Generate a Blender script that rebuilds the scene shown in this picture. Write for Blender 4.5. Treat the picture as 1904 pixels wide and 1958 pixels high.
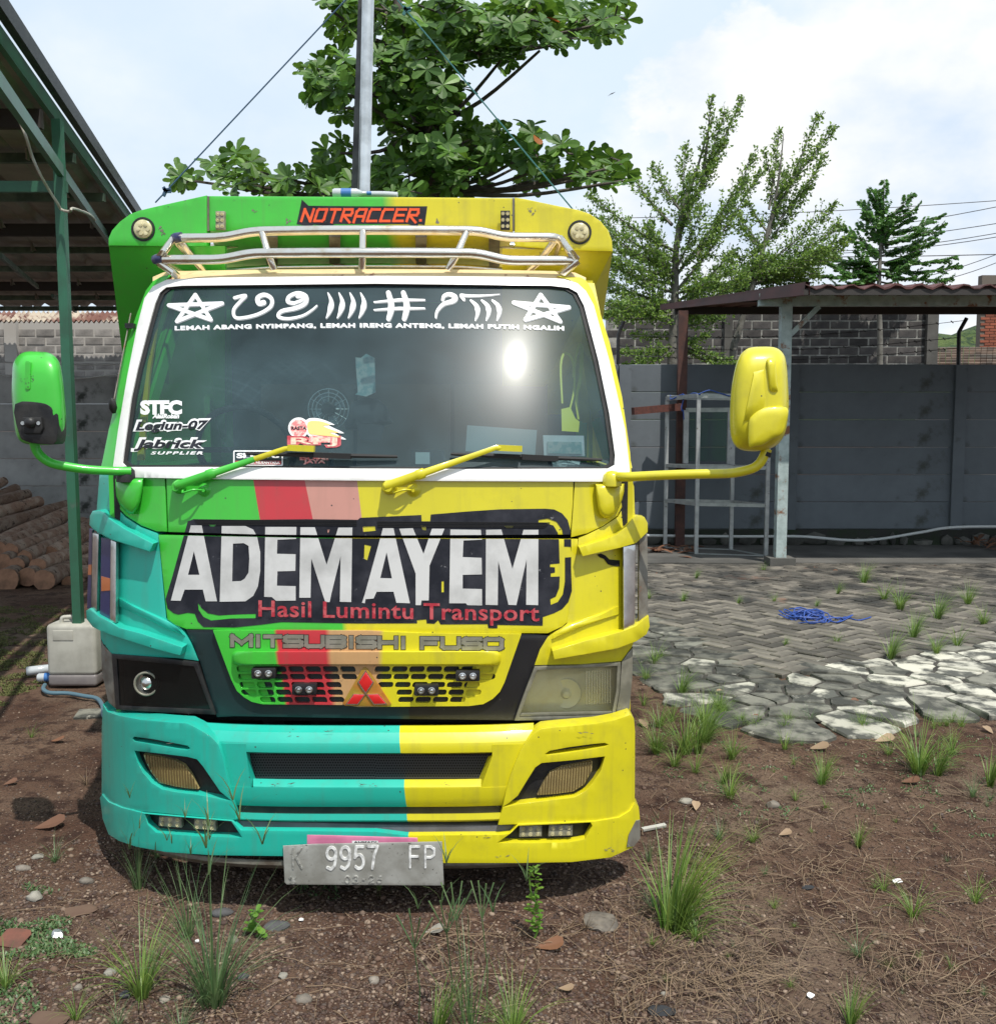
import bpy, bmesh, math, random
import numpy as np
from mathutils import Vector, Matrix, noise
from mathutils.geometry import delaunay_2d_cdt
C = bpy.context
for o in list(bpy.data.objects): bpy.data.objects.remove(o)
R = math.radians
rnd = random.Random(7)
# ------------------------------------------------------------------ camera, light, exposure
EYE, F, CX, CY = 1.75, 1880.0, 952.0, 979.0          # pixels refer to a 1904 x 1958 view of the picture
PITCH = math.atan((979-818)/F)
scn = C.scene
cam = bpy.data.objects.new('camera', bpy.data.cameras.new('camera')); scn.collection.objects.link(cam)
cam.location = (0, 0, EYE); cam.rotation_euler = (math.pi/2-PITCH, 0, 0)
cam.data.sensor_fit = 'HORIZONTAL'; cam.data.sensor_width = 36; cam.data.lens = 36*F/1904
cam.data.clip_start = .05; cam.data.clip_end = 3000
scn.camera = cam
FW = Vector((0, math.cos(PITCH), -math.sin(PITCH))); UP = Vector((0, math.sin(PITCH), math.cos(PITCH)))
E0 = Vector((0, 0, EYE))
def ray(x, y): return Vector(((x-CX)/F, 0, 0)) + FW + UP*(-(y-CY)/F)
def P(x, y, Y):
    d = ray(x, y); return E0 + d*(Y/d.y)
def G(x, y, z=0.0):
    d = ray(x, y); return E0 + d*((z-EYE)/d.z)
XC = -.485
def s_cab(X, Z):
    u = X-XC
    if Z < 1.0: b = 0
    elif Z < 1.58: b = .05*(Z-1)/.58
    else: b = .05+.58*(Z-1.58)+.14*(Z-1.98)**2-.0224
    return 3.53 + b + .11*u*u + .10*min(abs(u), 1.15)**6
def s_bump(X, Z):
    u = X+.455
    return 3.45 + .28*min(abs(u), 1.2)**4
def S(x, y, off=0.0, s=s_cab):
    d = ray(x, y); Y = 3.6
    for _ in range(14):
        p = E0 + d*(Y/d.y); Y = .5*Y+.5*(s(p.x, p.z)-off)
    return E0 + d*(Y/d.y)
# the sun stands where the windscreen mirrors it towards the camera
def sun_dir():
    p = S(985, 690); e = .01
    tx = Vector((e, s_cab(p.x+e, p.z)-s_cab(p.x, p.z), 0)); tz = Vector((0, s_cab(p.x, p.z+e)-s_cab(p.x, p.z), e))
    n = tx.cross(tz).normalized()
    d = (p-E0).normalized()
    return (d-2*d.dot(n)*n).normalized()
SD = sun_dir()
SUN_EL = math.asin(SD.z); SUN_ROT = math.atan2(SD.x, SD.y)
print('sun elevation', math.degrees(SUN_EL), 'rotation', math.degrees(SUN_ROT))
w = bpy.data.worlds.new('World'); scn.world = w; w.use_nodes = True
nt = w.node_tree; nt.nodes.clear(); L = nt.links.new
out = nt.nodes.new('ShaderNodeOutputWorld')
sky = nt.nodes.new('ShaderNodeTexSky'); sky.sky_type = 'NISHITA'; sky.sun_disc = False
sky.sun_elevation = SUN_EL; sky.sun_rotation = SUN_ROT; sky.air_density = 1.0; sky.dust_density = 1.5
b1 = nt.nodes.new('ShaderNodeBackground'); b1.inputs[1].default_value = .12; L(sky.outputs[0], b1.inputs[0])
tc = nt.nodes.new('ShaderNodeTexCoord')
def wm(op, a, b=None, clamp=False):
    n = nt.nodes.new('ShaderNodeMath'); n.operation = op; n.use_clamp = clamp
    for i, v in enumerate((a, b)):
        if v is None: continue
        if isinstance(v, (int, float)): n.inputs[i].default_value = v
        else: L(v, n.inputs[i])
    return n.outputs[0]
def wnoise(scale, detail, rough=.55, zs=1.6):
    mp = nt.nodes.new('ShaderNodeMapping'); mp.inputs['Scale'].default_value = (1, 1, zs); L(tc.outputs['Generated'], mp.inputs[0])
    n = nt.nodes.new('ShaderNodeTexNoise'); n.inputs['Scale'].default_value = scale; n.inputs['Detail'].default_value = detail
    n.inputs['Roughness'].default_value = rough; L(mp.outputs[0], n.inputs['Vector']); return n.outputs[0]
n1 = wnoise(2.2, 7); n2 = wnoise(7, 9, .6); n3 = wnoise(1.3, 3)
def blob(px, py, r0, r1):
    c = ray(px, py).normalized()
    vm = nt.nodes.new('ShaderNodeVectorMath'); vm.operation = 'DOT_PRODUCT'; L(tc.outputs['Generated'], vm.inputs[0]); vm.inputs[1].default_value = c
    ac = wm('ARCCOSINE', vm.outputs['Value'])
    ac = wm('ADD', ac, wm('MULTIPLY', wm('SUBTRACT', n2, .5), .22))
    return wm('DIVIDE', wm('SUBTRACT', R(r1), ac), R(r1-r0), True)
bs = [blob(1400, 190, 4.2, 5.2), blob(1560, 330, 6.5, 7.5), blob(1800, 330, 6, 7), blob(1750, 130, 4, 9), blob(2150, 300, 10, 13), blob(1420, 420, 5, 9)]
m = bs[0]
for q in bs[1:]: m = wm('MAXIMUM', m, q)
gen = wm('MULTIPLY', wm('SUBTRACT', n1, .50), 7, True)           # broken cloud over the whole sky
m = wm('MAXIMUM', m, wm('MULTIPLY', gen, .55))
cr = nt.nodes.new('ShaderNodeMixRGB'); cr.inputs[1].default_value = (.66, .78, .93, 1); cr.inputs[2].default_value = (1.0, 1.0, 1.0, 1)
L(wm('MULTIPLY', wm('SUBTRACT', wnoise(5, 6), .36), 4.0, True), cr.inputs[0])
bc = nt.nodes.new('ShaderNodeBackground'); L(cr.outputs[0], bc.inputs[0]); bc.inputs[1].default_value = .78
bv = nt.nodes.new('ShaderNodeBackground'); bv.inputs[0].default_value = (.76, .885, 1.0, 1); bv.inputs[1].default_value = .78
mv = nt.nodes.new('ShaderNodeMixShader'); L(wm('ADD', .72, wm('MULTIPLY', n3, .30)), mv.inputs[0]); L(b1.outputs[0], mv.inputs[1]); L(bv.outputs[0], mv.inputs[2])
mx = nt.nodes.new('ShaderNodeMixShader'); L(m, mx.inputs[0]); L(mv.outputs[0], mx.inputs[1]); L(bc.outputs[0], mx.inputs[2])
L(mx.outputs[0], out.inputs[0])
sl = bpy.data.lights.new('sun', 'SUN'); sl.energy = 3.5; sl.angle = R(.53); sl.color = (1, .955, .88)
so = bpy.data.objects.new('sun', sl); scn.collection.objects.link(so); so.rotation_euler = (-SD).to_track_quat('-Z', 'Y').to_euler()
vs = scn.view_settings; vs.view_transform = 'Standard'; vs.look = 'None'; vs.gamma = 1; vs.use_curve_mapping = False; vs.exposure = .45
# ------------------------------------------------------------------ materials
M = {}
def mat(name, col, rough=.6, metal=0, col2=None, ns=8, nd=6, lo=.4, hi=.65, bump=0, bs=60, coat=0, spec=None, bd=.01, rust=None):
    if name in M: return M[name]
    m = bpy.data.materials.new(name); m.use_nodes = True; t = m.node_tree; b = t.nodes['Principled BSDF']
    b.inputs['Base Color'].default_value = (*col, 1); b.inputs['Roughness'].default_value = rough; b.inputs['Metallic'].default_value = metal
    if coat: b.inputs['Coat Weight'].default_value = coat; b.inputs['Coat Roughness'].default_value = .15
    if spec is not None: b.inputs['Specular IOR Level'].default_value = spec
    tc = t.nodes.new('ShaderNodeTexCoord')
    def noise_(s, d=6, r=.6):
        n = t.nodes.new('ShaderNodeTexNoise'); n.inputs['Scale'].default_value = s; n.inputs['Detail'].default_value = d; n.inputs['Roughness'].default_value = r
        t.links.new(tc.outputs['Object'], n.inputs['Vector']); return n.outputs[0]
    def ramp(src, a, c):
        mr = t.nodes.new('ShaderNodeMapRange'); mr.inputs[1].default_value = a; mr.inputs[2].default_value = c; t.links.new(src, mr.inputs[0]); return mr.outputs[0]
    cur = None
    if col2:
        mxx = t.nodes.new('ShaderNodeMixRGB'); mxx.inputs[1].default_value = (*col, 1); mxx.inputs[2].default_value = (*col2, 1)
        t.links.new(ramp(noise_(ns, nd), lo, hi), mxx.inputs[0]); cur = mxx.outputs[0]
    if rust:
        (rc, rs, ra, rb) = rust
        m2 = t.nodes.new('ShaderNodeMixRGB'); m2.inputs[2].default_value = (*rc, 1)
        if cur: t.links.new(cur, m2.inputs[1])
        else: m2.inputs[1].default_value = (*col, 1)
        t.links.new(ramp(noise_(rs, 8, .7), ra, rb), m2.inputs[0]); cur = m2.outputs[0]
    if cur: t.links.new(cur, b.inputs['Base Color'])
    if bump:
        bn = t.nodes.new('ShaderNodeBump'); bn.inputs['Strength'].default_value = bump; bn.inputs['Distance'].default_value = bd
        t.links.new(noise_(bs, 8, .65), bn.inputs['Height']); t.links.new(bn.outputs[0], b.inputs['Normal'])
    M[name] = m; return m
def island_mat(name, col, rough, metal=0, var=.35, **k):
    """like mat() but with a random tone for every object copy and every loose piece"""
    m = mat(name, col, rough, metal, **k); t = m.node_tree; b = t.nodes['Principled BSDF']
    g = t.nodes.new('ShaderNodeNewGeometry'); oi = t.nodes.new('ShaderNodeObjectInfo')
    ad = t.nodes.new('ShaderNodeMath'); ad.operation = 'ADD'; t.links.new(g.outputs['Random Per Island'], ad.inputs[0]); t.links.new(oi.outputs['Random'], ad.inputs[1])
    fr = t.nodes.new('ShaderNodeMath'); fr.operation = 'FRACT'; t.links.new(ad.outputs[0], fr.inputs[0])
    mr = t.nodes.new('ShaderNodeMapRange'); mr.inputs[3].default_value = 1-var; mr.inputs[4].default_value = 1+var; t.links.new(fr.outputs[0], mr.inputs[0])
    hs = t.nodes.new('ShaderNodeHueSaturation'); t.links.new(mr.outputs[0], hs.inputs['Value'])
    src = b.inputs['Base Color'].links[0].from_socket if b.inputs['Base Color'].links else None
    if src: t.links.new(src, hs.inputs['Color'])
    else: hs.inputs['Color'].default_value = (*col, 1)
    t.links.new(hs.outputs[0], b.inputs['Base Color']); return m
def leaf_mat(name, col, col2, trans=.35, var=.35, rough=.45):
    m = bpy.data.materials.new(name); m.use_nodes = True; t = m.node_tree; b = t.nodes['Principled BSDF']; o = t.nodes['Material Output']
    g = t.nodes.new('ShaderNodeNewGeometry'); oi = t.nodes.new('ShaderNodeObjectInfo')
    ad = t.nodes.new('ShaderNodeMath'); ad.operation = 'ADD'; t.links.new(g.outputs['Random Per Island'], ad.inputs[0]); t.links.new(oi.outputs['Random'], ad.inputs[1])
    fr = t.nodes.new('ShaderNodeMath'); fr.operation = 'FRACT'; t.links.new(ad.outputs[0], fr.inputs[0])
    mx = t.nodes.new('ShaderNodeMixRGB'); mx.inputs[1].default_value = (*col, 1); mx.inputs[2].default_value = (*col2, 1); t.links.new(fr.outputs[0], mx.inputs[0])
    t.links.new(mx.outputs[0], b.inputs['Base Color']); b.inputs['Roughness'].default_value = rough
    tr = t.nodes.new('ShaderNodeBsdfTranslucent'); hs = t.nodes.new('ShaderNodeHueSaturation'); hs.inputs['Value'].default_value = 1.6; hs.inputs['Hue'].default_value = .485
    t.links.new(mx.outputs[0], hs.inputs['Color']); t.links.new(hs.outputs[0], tr.inputs[0])
    ms = t.nodes.new('ShaderNodeMixShader'); ms.inputs[0].default_value = trans; t.links.new(b.outputs[0], ms.inputs[1]); t.links.new(tr.outputs[0], ms.inputs[2]); t.links.new(ms.outputs[0], o.inputs[0])
    M[name] = m; return m
T0 = Vector((-.47, 3.6, 0))
def zone_mat(name, cols, bounds, surf=s_cab, soft=.0015, rough=.4, chips=.0, dirt=.20, coat=.4):
    """paint job: flat colours side by side; each bound is two pixels (a slanted line)"""
    m = bpy.data.materials.new(name); m.use_nodes = True; t = m.node_tree; b = t.nodes['Principled BSDF']
    tc = t.nodes.new('ShaderNodeTexCoord'); sp = t.nodes.new('ShaderNodeSeparateXYZ'); t.links.new(tc.outputs['Object'], sp.inputs[0])
    def mt(op, a, c, clamp=False):
        n = t.nodes.new('ShaderNodeMath'); n.operation = op; n.use_clamp = clamp
        for i, v in enumerate((a, c)):
            if isinstance(v, (int, float)): n.inputs[i].default_value = v
            else: t.links.new(v, n.inputs[i])
        return n.outputs[0]
    def nz(s, d=6, r=.6):
        n = t.nodes.new('ShaderNodeTexNoise'); n.inputs['Scale'].default_value = s; n.inputs['Detail'].default_value = d; n.inputs['Roughness'].default_value = r
        t.links.new(tc.outputs['Object'], n.inputs['Vector']); return n.outputs[0]
    cur = None
    for i, bd in enumerate(bounds):
        a = S(*bd[0], 0, surf)-T0; c = S(*bd[1], 0, surf)-T0
        sf = bd[2] if len(bd) > 2 else soft
        k = (c.x-a.x)/(c.z-a.z)
        s = mt('SUBTRACT', sp.outputs[0], mt('ADD', mt('MULTIPLY', sp.outputs[2], k), a.x-a.z*k))
        msk = mt('ADD', mt('MULTIPLY', s, 1/sf), .5, True)
        mx = t.nodes.new('ShaderNodeMixRGB'); mx.inputs[2].default_value = (*cols[i+1], 1)
        if cur: t.links.new(cur, mx.inputs[1])
        else: mx.inputs[1].default_value = (*cols[i], 1)
        t.links.new(msk, mx.inputs[0]); cur = mx.outputs[0]
    if cur is None:
        rgb = t.nodes.new('ShaderNodeRGB'); rgb.outputs[0].default_value = (*cols[0], 1); cur = rgb.outputs[0]
    # sun fading, grime and stone chips
    hs = t.nodes.new('ShaderNodeHueSaturation'); t.links.new(cur, hs.inputs['Color'])
    t.links.new(mt('ADD', .88, mt('MULTIPLY', nz(3, 5), .24)), hs.inputs['Value']); cur = hs.outputs[0]
    mx = t.nodes.new('ShaderNodeMixRGB'); mx.inputs[2].default_value = (.10, .085, .06, 1); t.links.new(cur, mx.inputs[1])
    t.links.new(mt('MULTIPLY', mt('MULTIPLY', mt('SUBTRACT', nz(9, 10, .7), .5), 3, True), dirt), mx.inputs[0]); cur = mx.outputs[0]
    mp = t.nodes.new('ShaderNodeMapping'); mp.inputs['Scale'].default_value = (26, 26, 1.6); t.links.new(tc.outputs['Object'], mp.inputs[0])
    sn = t.nodes.new('ShaderNodeTexNoise'); sn.inputs['Scale'].default_value = 1; sn.inputs['Detail'].default_value = 6; t.links.new(mp.outputs[0], sn.inputs['Vector'])
    mx = t.nodes.new('ShaderNodeMixRGB'); mx.inputs[2].default_value = (.12, .10, .07, 1); t.links.new(cur, mx.inputs[1])
    t.links.new(mt('MULTIPLY', mt('MULTIPLY', mt('SUBTRACT', sn.outputs[0], .52), 4, True), .9*dirt), mx.inputs[0]); cur = mx.outputs[0]
    vo = t.nodes.new('ShaderNodeTexVoronoi'); vo.inputs['Scale'].default_value = 22; t.links.new(tc.outputs['Object'], vo.inputs['Vector'])
    spk = mt('MULTIPLY', mt('LESS_THAN', vo.outputs['Distance'], .065), mt('GREATER_THAN', nz(5, 3), .52))
    if chips:
        spk = mt('MAXIMUM', spk, mt('GREATER_THAN', nz(14, 12, .78), 1-chips))
    mx = t.nodes.new('ShaderNodeMixRGB'); mx.inputs[2].default_value = (.04, .035, .03, 1); t.links.new(cur, mx.inputs[1]); t.links.new(spk, mx.inputs[0])
    t.links.new(mx.outputs[0], b.inputs['Base Color'])
    t.links.new(mt('ADD', rough-.1, mt('MULTIPLY', nz(6, 8), .25)), b.inputs['Roughness'])
    bn = t.nodes.new('ShaderNodeBump'); bn.inputs['Strength'].default_value = .12; bn.inputs['Distance'].default_value = .004; t.links.new(nz(18, 5), bn.inputs['Height']); t.links.new(bn.outputs[0], b.inputs['Normal'])
    b.inputs['Coat Weight'].default_value = coat; b.inputs['Coat Roughness'].default_value = .12
    M[name] = m; return m
GREEN, YEL, TEAL, RED, PINK = (.045, .46, .035), (.60, .535, .010), (.014, .41, .315), (.50, .03, .04), (.52, .25, .20)
# ------------------------------------------------------------------ object helpers
def org(p):
    v = Vector((0, 0, 0))
    while p: v = v + p.location; p = p.parent
    return v
def obj(name, verts, faces, m, parent=None, smooth=None, uvcol=None, loc=None):
    me = bpy.data.meshes.new(name)
    if parent is not None: o0 = org(parent)
    elif loc is not None: o0 = Vector(loc)
    elif len(verts):
        a = np.array([tuple(v) for v in verts]); o0 = Vector(((a[:, 0].min()+a[:, 0].max())/2, (a[:, 1].min()+a[:, 1].max())/2, a[:, 2].min()))
    else: o0 = Vector((0, 0, 0))
    me.from_pydata([tuple(Vector(v)-o0) for v in verts], [], faces); me.update()
    if m: me.materials.append(m if not isinstance(m, str) else M[m])
    if smooth is not None:
        me.shade_smooth()
        if smooth < 180: me.set_sharp_from_angle(angle=R(smooth))
    o = bpy.data.objects.new(name, me); scn.collection.objects.link(o)
    if parent is not None: o.parent = parent
    else: o.location = o0
    return o
def tag(o, label=None, cat=None, group=None, kind=None):
    if label: o['label'] = label
    if cat: o['category'] = cat
    if group: o['group'] = group
    if kind: o['kind'] = kind
    return o
def empty(name, loc, label, cat, group=None):
    o = bpy.data.objects.new(name, None); scn.collection.objects.link(o); o.location = loc; o.empty_display_size = .1
    return tag(o, label, cat, group)
def copy_tree(o, parent=None):
    c = o.copy(); scn.collection.objects.link(c)
    if parent: c.parent = parent
    for ch in list(o.children): copy_tree(ch, c)
    return c
class MB:
    def __init__(s): s.v = []; s.f = []
    def add(s, v, f):
        n = len(s.v); s.v += [Vector(q) for q in v]; s.f += [tuple(i+n for i in q) for q in f]; return s
    def box(s, c, d, rot=None):
        c = Vector(c); v = [Vector((x*d[0]/2, y*d[1]/2, z*d[2]/2)) for x in (-1, 1) for y in (-1, 1) for z in (-1, 1)]
        if rot is not None: v = [rot @ q for q in v]
        return s.add([c+q for q in v], [(0, 1, 3, 2), (4, 6, 7, 5), (0, 4, 5, 1), (2, 3, 7, 6), (0, 2, 6, 4), (1, 5, 7, 3)])
    def beam(s, a, b, w, h, up=(0, 0, 1)):
        a = Vector(a); b = Vector(b); d = (b-a); l = d.length; d = d/l; r = d.cross(Vector(up))
        if r.length < 1e-4: r = d.cross(Vector((0, 1, 0)))
        r.normalize(); u = r.cross(d)
        rot = Matrix((r, d, u)).transposed()
        return s.box((a+b)/2, (w, l, h), rot)
    def tube(s, pts, r, n=8, cap=True):
        pts = [Vector(p) for p in pts]; rr = r if isinstance(r, (list, tuple)) else [r]*len(pts)
        v = []; f = []; prev = None
        for i, p in enumerate(pts):
            d = (pts[min(i+1, len(pts)-1)]-pts[max(i-1, 0)]).normalized()
            if prev is None:
                a = d.cross(Vector((0, 0, 1)))
                if a.length < .1: a = d.cross(Vector((1, 0, 0)))
            else: a = prev-d*prev.dot(d)
            a.normalize(); prev = a; b = d.cross(a)
            for k in range(n):
                t = 2*math.pi*k/n; v.append(p+(a*math.cos(t)+b*math.sin(t))*rr[i])
        for i in range(len(pts)-1):
            for k in range(n): f.append((i*n+k, i*n+(k+1) % n, (i+1)*n+(k+1) % n, (i+1)*n+k))
        if cap: f.append(tuple(range(n))[::-1]); f.append(tuple((len(pts)-1)*n+k for k in range(n)))
        return s.add(v, f)
    def lathe(s, c, axis, prof, n=20):
        """prof = [(distance along axis, radius)]"""
        c = Vector(c); d = Vector(axis).normalized(); a = d.cross(Vector((0, 0, 1)))
        if a.length < .1: a = d.cross(Vector((1, 0, 0)))
        a.normalize(); b = d.cross(a); v = []; f = []
        for (t, r) in prof:
            for k in range(n):
                q = 2*math.pi*k/n; v.append(c+d*t+(a*math.cos(q)+b*math.sin(q))*max(r, 1e-4))
        for i in range(len(prof)-1):
            for k in range(n): f.append((i*n+k, i*n+(k+1) % n, (i+1)*n+(k+1) % n, (i+1)*n+k))
        f.append(tuple(range(n))[::-1]); f.append(tuple((len(prof)-1)*n+k for k in range(n)))
        return s.add(v, f)
    def obj(s, name, m, parent=None, smooth=None, **k): return obj(name, s.v, s.f, m, parent, smooth, **k)
def smooth_path(pts, k=6):
    pts = [Vector(p) for p in pts]; o = []
    for i in range(len(pts)-1):
        p0 = pts[max(i-1, 0)]; p1 = pts[i]; p2 = pts[i+1]; p3 = pts[min(i+2, len(pts)-1)]
        for j in range(k):
            t = j/k
            o.append(.5*((2*p1)+(-p0+p2)*t+(2*p0-5*p1+4*p2-p3)*t*t+(-p0+3*p1-3*p2+p3)*t**3))
    return o+[pts[-1]]
def bend(pts, r=.06, k=5):
    pts = [Vector(p) for p in pts]; o = [pts[0]]
    for i in range(1, len(pts)-1):
        a, b, c = pts[i-1], pts[i], pts[i+1]; q = min(r, (a-b).length*.45, (c-b).length*.45)
        s = b+(a-b).normalized()*q; e = b+(c-b).normalized()*q
        for j in range(k+1):
            t = j/k; o.append(s*(1-t)**2+b*2*t*(1-t)+e*t*t)
    return o+[pts[-1]]
# ------------------------------------------------------------------ flat shapes laid on the curved faces of the truck
def area(p): return sum(p[i][0]*p[(i+1) % len(p)][1]-p[(i+1) % len(p)][0]*p[i][1] for i in range(len(p)))/2
def inside(pt, poly):
    x, y = pt; c = False; n = len(poly)
    for i in range(n):
        x1, y1 = poly[i]; x2, y2 = poly[(i+1) % n]
        if (y1 > y) != (y2 > y) and x < (x2-x1)*(y-y1)/(y2-y1)+x1: c = not c
    return c
def dense(p, step):
    o = []
    for i in range(len(p)):
        a, b = p[i], p[(i+1) % len(p)]; k = max(1, int(math.hypot(b[0]-a[0], b[1]-a[1])/step+.5))
        o += [(a[0]+(b[0]-a[0])*j/k, a[1]+(b[1]-a[1])*j/k) for j in range(k)]
    return o
def tri2d(polys, minus=(), clip=(), step=14):
    vs = []; fs = []; kind = []
    for k, group in enumerate((polys, minus, clip)):
        for p in group:
            q = [(float(a), -float(b)) for a, b in p]
            if area(q) < 0: q = q[::-1]
            n = len(vs); vs += [Vector(a) for a in q]; fs.append(list(range(n, n+len(q)))); kind.append(k)
    if step:
        for p in polys:
            xs = [a[0] for a in p]; ys = [a[1] for a in p]
            gx = int((max(xs)-min(xs))/step); gy = int((max(ys)-min(ys))/step)
            for i in range(1, gx+1):
                for j in range(1, gy+1):
                    pt = (min(xs)+i*step-.37*step, min(ys)+j*step-.41*step)
                    if inside(pt, p): vs.append(Vector((pt[0], -pt[1])))
    ov, oe, of, a, b, orf = delaunay_2d_cdt(vs, [], fs, 0, 1e-4)
    keep = []
    for f, of_ in zip(of, orf):
        ks = {kind[i] for i in of_}
        if 0 in ks and 1 not in ks and (not clip or 2 in ks): keep.append(tuple(f))
    used = sorted({i for f in keep for i in f}); mp = {u: i for i, u in enumerate(used)}
    return [(ov[u].x, -ov[u].y) for u in used], [tuple(mp[i] for i in f) for f in keep]
def plate(name, polys, m, parent, off=0, thick=.0, minus=(), clip=(), surf=s_cab, step=14, bevel=0, seg=2, smooth=35, relief=None):
    if isinstance(polys[0][0], (int, float)): polys = [polys]
    if step: polys = [dense(p, step) for p in polys]; minus = [dense(p, step) if len(minus) < 6 else p for p in minus]; clip = [dense(p, step) for p in clip]
    pts, tris = tri2d(polys, minus, clip, step)
    if not tris: print('EMPTY', name); return None
    vv = [S(x, y, off+(relief(x, y) if relief else 0), surf) for x, y in pts]
    if not thick: return obj(name, vv, tris, m, parent, smooth)
    bm = bmesh.new(); bv = [bm.verts.new(v) for v in vv]
    for t in tris:
        try: bm.faces.new([bv[i] for i in t])
        except ValueError: pass
    be = [e for e in bm.edges if e.is_boundary]
    r = bmesh.ops.extrude_edge_only(bm, edges=be)
    nv = {g for g in r['geom'] if isinstance(g, bmesh.types.BMVert)}
    for v in nv: v.co.y += thick
    bmesh.ops.recalc_face_normals(bm, faces=bm.faces[:])
    if sum(f.normal.y*f.calc_area() for f in bm.faces) > 0: bmesh.ops.reverse_faces(bm, faces=bm.faces[:])
    if bevel:
        ed = [e for e in be if e.is_valid]
        bmesh.ops.bevel(bm, geom=ed, offset=bevel, segments=seg, affect='EDGES', profile=.5, clamp_overlap=True)
    o0 = org(parent) if parent else Vector((0, 0, 0))
    for v in bm.verts: v.co -= o0
    me = bpy.data.meshes.new(name); bm.to_mesh(me); bm.free()
    me.materials.append(M[m] if isinstance(m, str) else m); me.shade_smooth(); me.set_sharp_from_angle(angle=R(smooth))
    o = bpy.data.objects.new(name, me); scn.collection.objects.link(o); o.parent = parent
    return o
def rrect(x0, y0, x1, y1, r, k=4, skew=0):
    p = []
    for cx, cy, a in ((x1-r, y0+r, -90), (x1-r, y1-r, 0), (x0+r, y1-r, 90), (x0+r, y0+r, 180)):
        for i in range(k+1):
            t = R(a+90*i/k); px, py = cx+r*math.cos(t), cy+r*math.sin(t); p.append((px+skew*(py-(y0+y1)/2), py))
    return p
def circ(x, y, r, n=24, ry=None): return [(x+r*math.cos(2*math.pi*i/n), y+(ry or r)*math.sin(2*math.pi*i/n)) for i in range(n)]
def curve2(pts, k=5, closed=False):
    pts = list(pts); n = len(pts); o = []
    rng = range(n) if closed else range(n-1)
    for i in rng:
        g = (lambda j: pts[j % n]) if closed else (lambda j: pts[max(0, min(n-1, j))])
        p0, p1, p2, p3 = g(i-1), g(i), g(i+1), g(i+2)
        for j in range(k):
            t = j/k
            o.append(tuple(.5*(2*p1[a]+(-p0[a]+p2[a])*t+(2*p0[a]-5*p1[a]+4*p2[a]-p3[a])*t*t+(-p0[a]+3*p1[a]-3*p2[a]+p3[a])*t**3) for a in (0, 1)))
    return o if closed else o+[pts[-1]]
def strokes(lines, w, ends='round'):
    """polylines in pixels -> list of polygons (their union is the lettering)"""
    out = []
    for ln in lines:
        ww = w
        if isinstance(ln[0], (int, float)) or callable(ln[0]): ww = ln[0]; ln = ln[1:]
        n = len(ln)
        for i in range(n-1):
            a, b = ln[i], ln[i+1]; dx, dy = b[0]-a[0], b[1]-a[1]; l = math.hypot(dx, dy)
            if l < 1e-6: continue
            w0 = ww(i/(n-1))/2 if callable(ww) else ww/2; w1 = ww((i+1)/(n-1))/2 if callable(ww) else ww/2
            dx, dy = dx/l, dy/l
            e0 = 0 if (ends == 'round') else w0
            if ends == 'square':
                a = (a[0]-dx*w0, a[1]-dy*w0); b = (b[0]+dx*w1, b[1]+dy*w1)
            out.append([(a[0]-dy*w0, a[1]+dx*w0), (b[0]-dy*w1, b[1]+dx*w1), (b[0]+dy*w1, b[1]-dx*w1), (a[0]+dy*w0, a[1]-dx*w0)])
            if ends == 'round' and w1 > .3 and i < n-2: out.append(circ(b[0], b[1], w1, 10))
        if ends == 'round':
            for q, tt in ((ln[0], 0), (ln[-1], 1)):
                r = (ww(tt) if callable(ww) else ww)/2
                if r > .3: out.append(circ(q[0], q[1], r, 10))
    return out
def text(name, s, box, m, parent, off=.002, surf=s_cab, bold=0, shear=0, space=1, arc=0, slope=0, split=False):
    cu = bpy.data.curves.new('t', 'FONT'); cu.body = s; cu.offset = bold; cu.space_character = space; cu.resolution_u = 3; cu.shear = shear
    o = bpy.data.objects.new('t', cu); scn.collection.objects.link(o)
    dg = C.evaluated_depsgraph_get(); me = bpy.data.meshes.new_from_object(o.evaluated_get(dg))
    vs = [(v.co.x, v.co.y) for v in me.vertices]; fs = [tuple(p.vertices) for p in me.polygons]
    bpy.data.objects.remove(o); bpy.data.curves.remove(cu); bpy.data.meshes.remove(me)
    xs = [v[0] for v in vs]; ys = [v[1] for v in vs]; x0, x1, y0, y1 = min(xs), max(xs), min(ys), max(ys)
    bx0, by0, bx1, by1 = box; vv = []
    for x, y in vs:
        u = (x-x0)/(x1-x0); px = bx0+(bx1-bx0)*u; py = by1-(by1-by0)*(y-y0)/(y1-y0)+slope*u+arc*(2*u-1)**2
        vv.append(S(px, py, off, surf) if surf else (px, py))
    if not split: return obj(name, vv, fs, m, parent)
    # one object per letter: loose pieces that stand over each other belong together
    par = list(range(len(vv)))
    def find(a):
        while par[a] != a: a = par[a]
        return a
    for q in fs:
        for k in q[1:]: par[find(k)] = find(q[0])
    grp = {}
    for i in range(len(vv)): grp.setdefault(find(i), []).append(i)
    its = sorted([[min(vs[i][0] for i in g), max(vs[i][0] for i in g), set(g)] for g in grp.values()], key=lambda a: a[0]); out = []
    for it in its:
        if out and it[0] < out[-1][1]-.6*min(it[1]-it[0], out[-1][1]-out[-1][0]): out[-1][2] |= it[2]; out[-1][1] = max(out[-1][1], it[1])
        else: out.append(it)
    for it in out:
        ids = sorted(it[2]); mp = {a: b for b, a in enumerate(ids)}
        obj(name, [vv[i] for i in ids], [tuple(mp[k] for k in q) for q in fs if q[0] in it[2]], m, parent)
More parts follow.
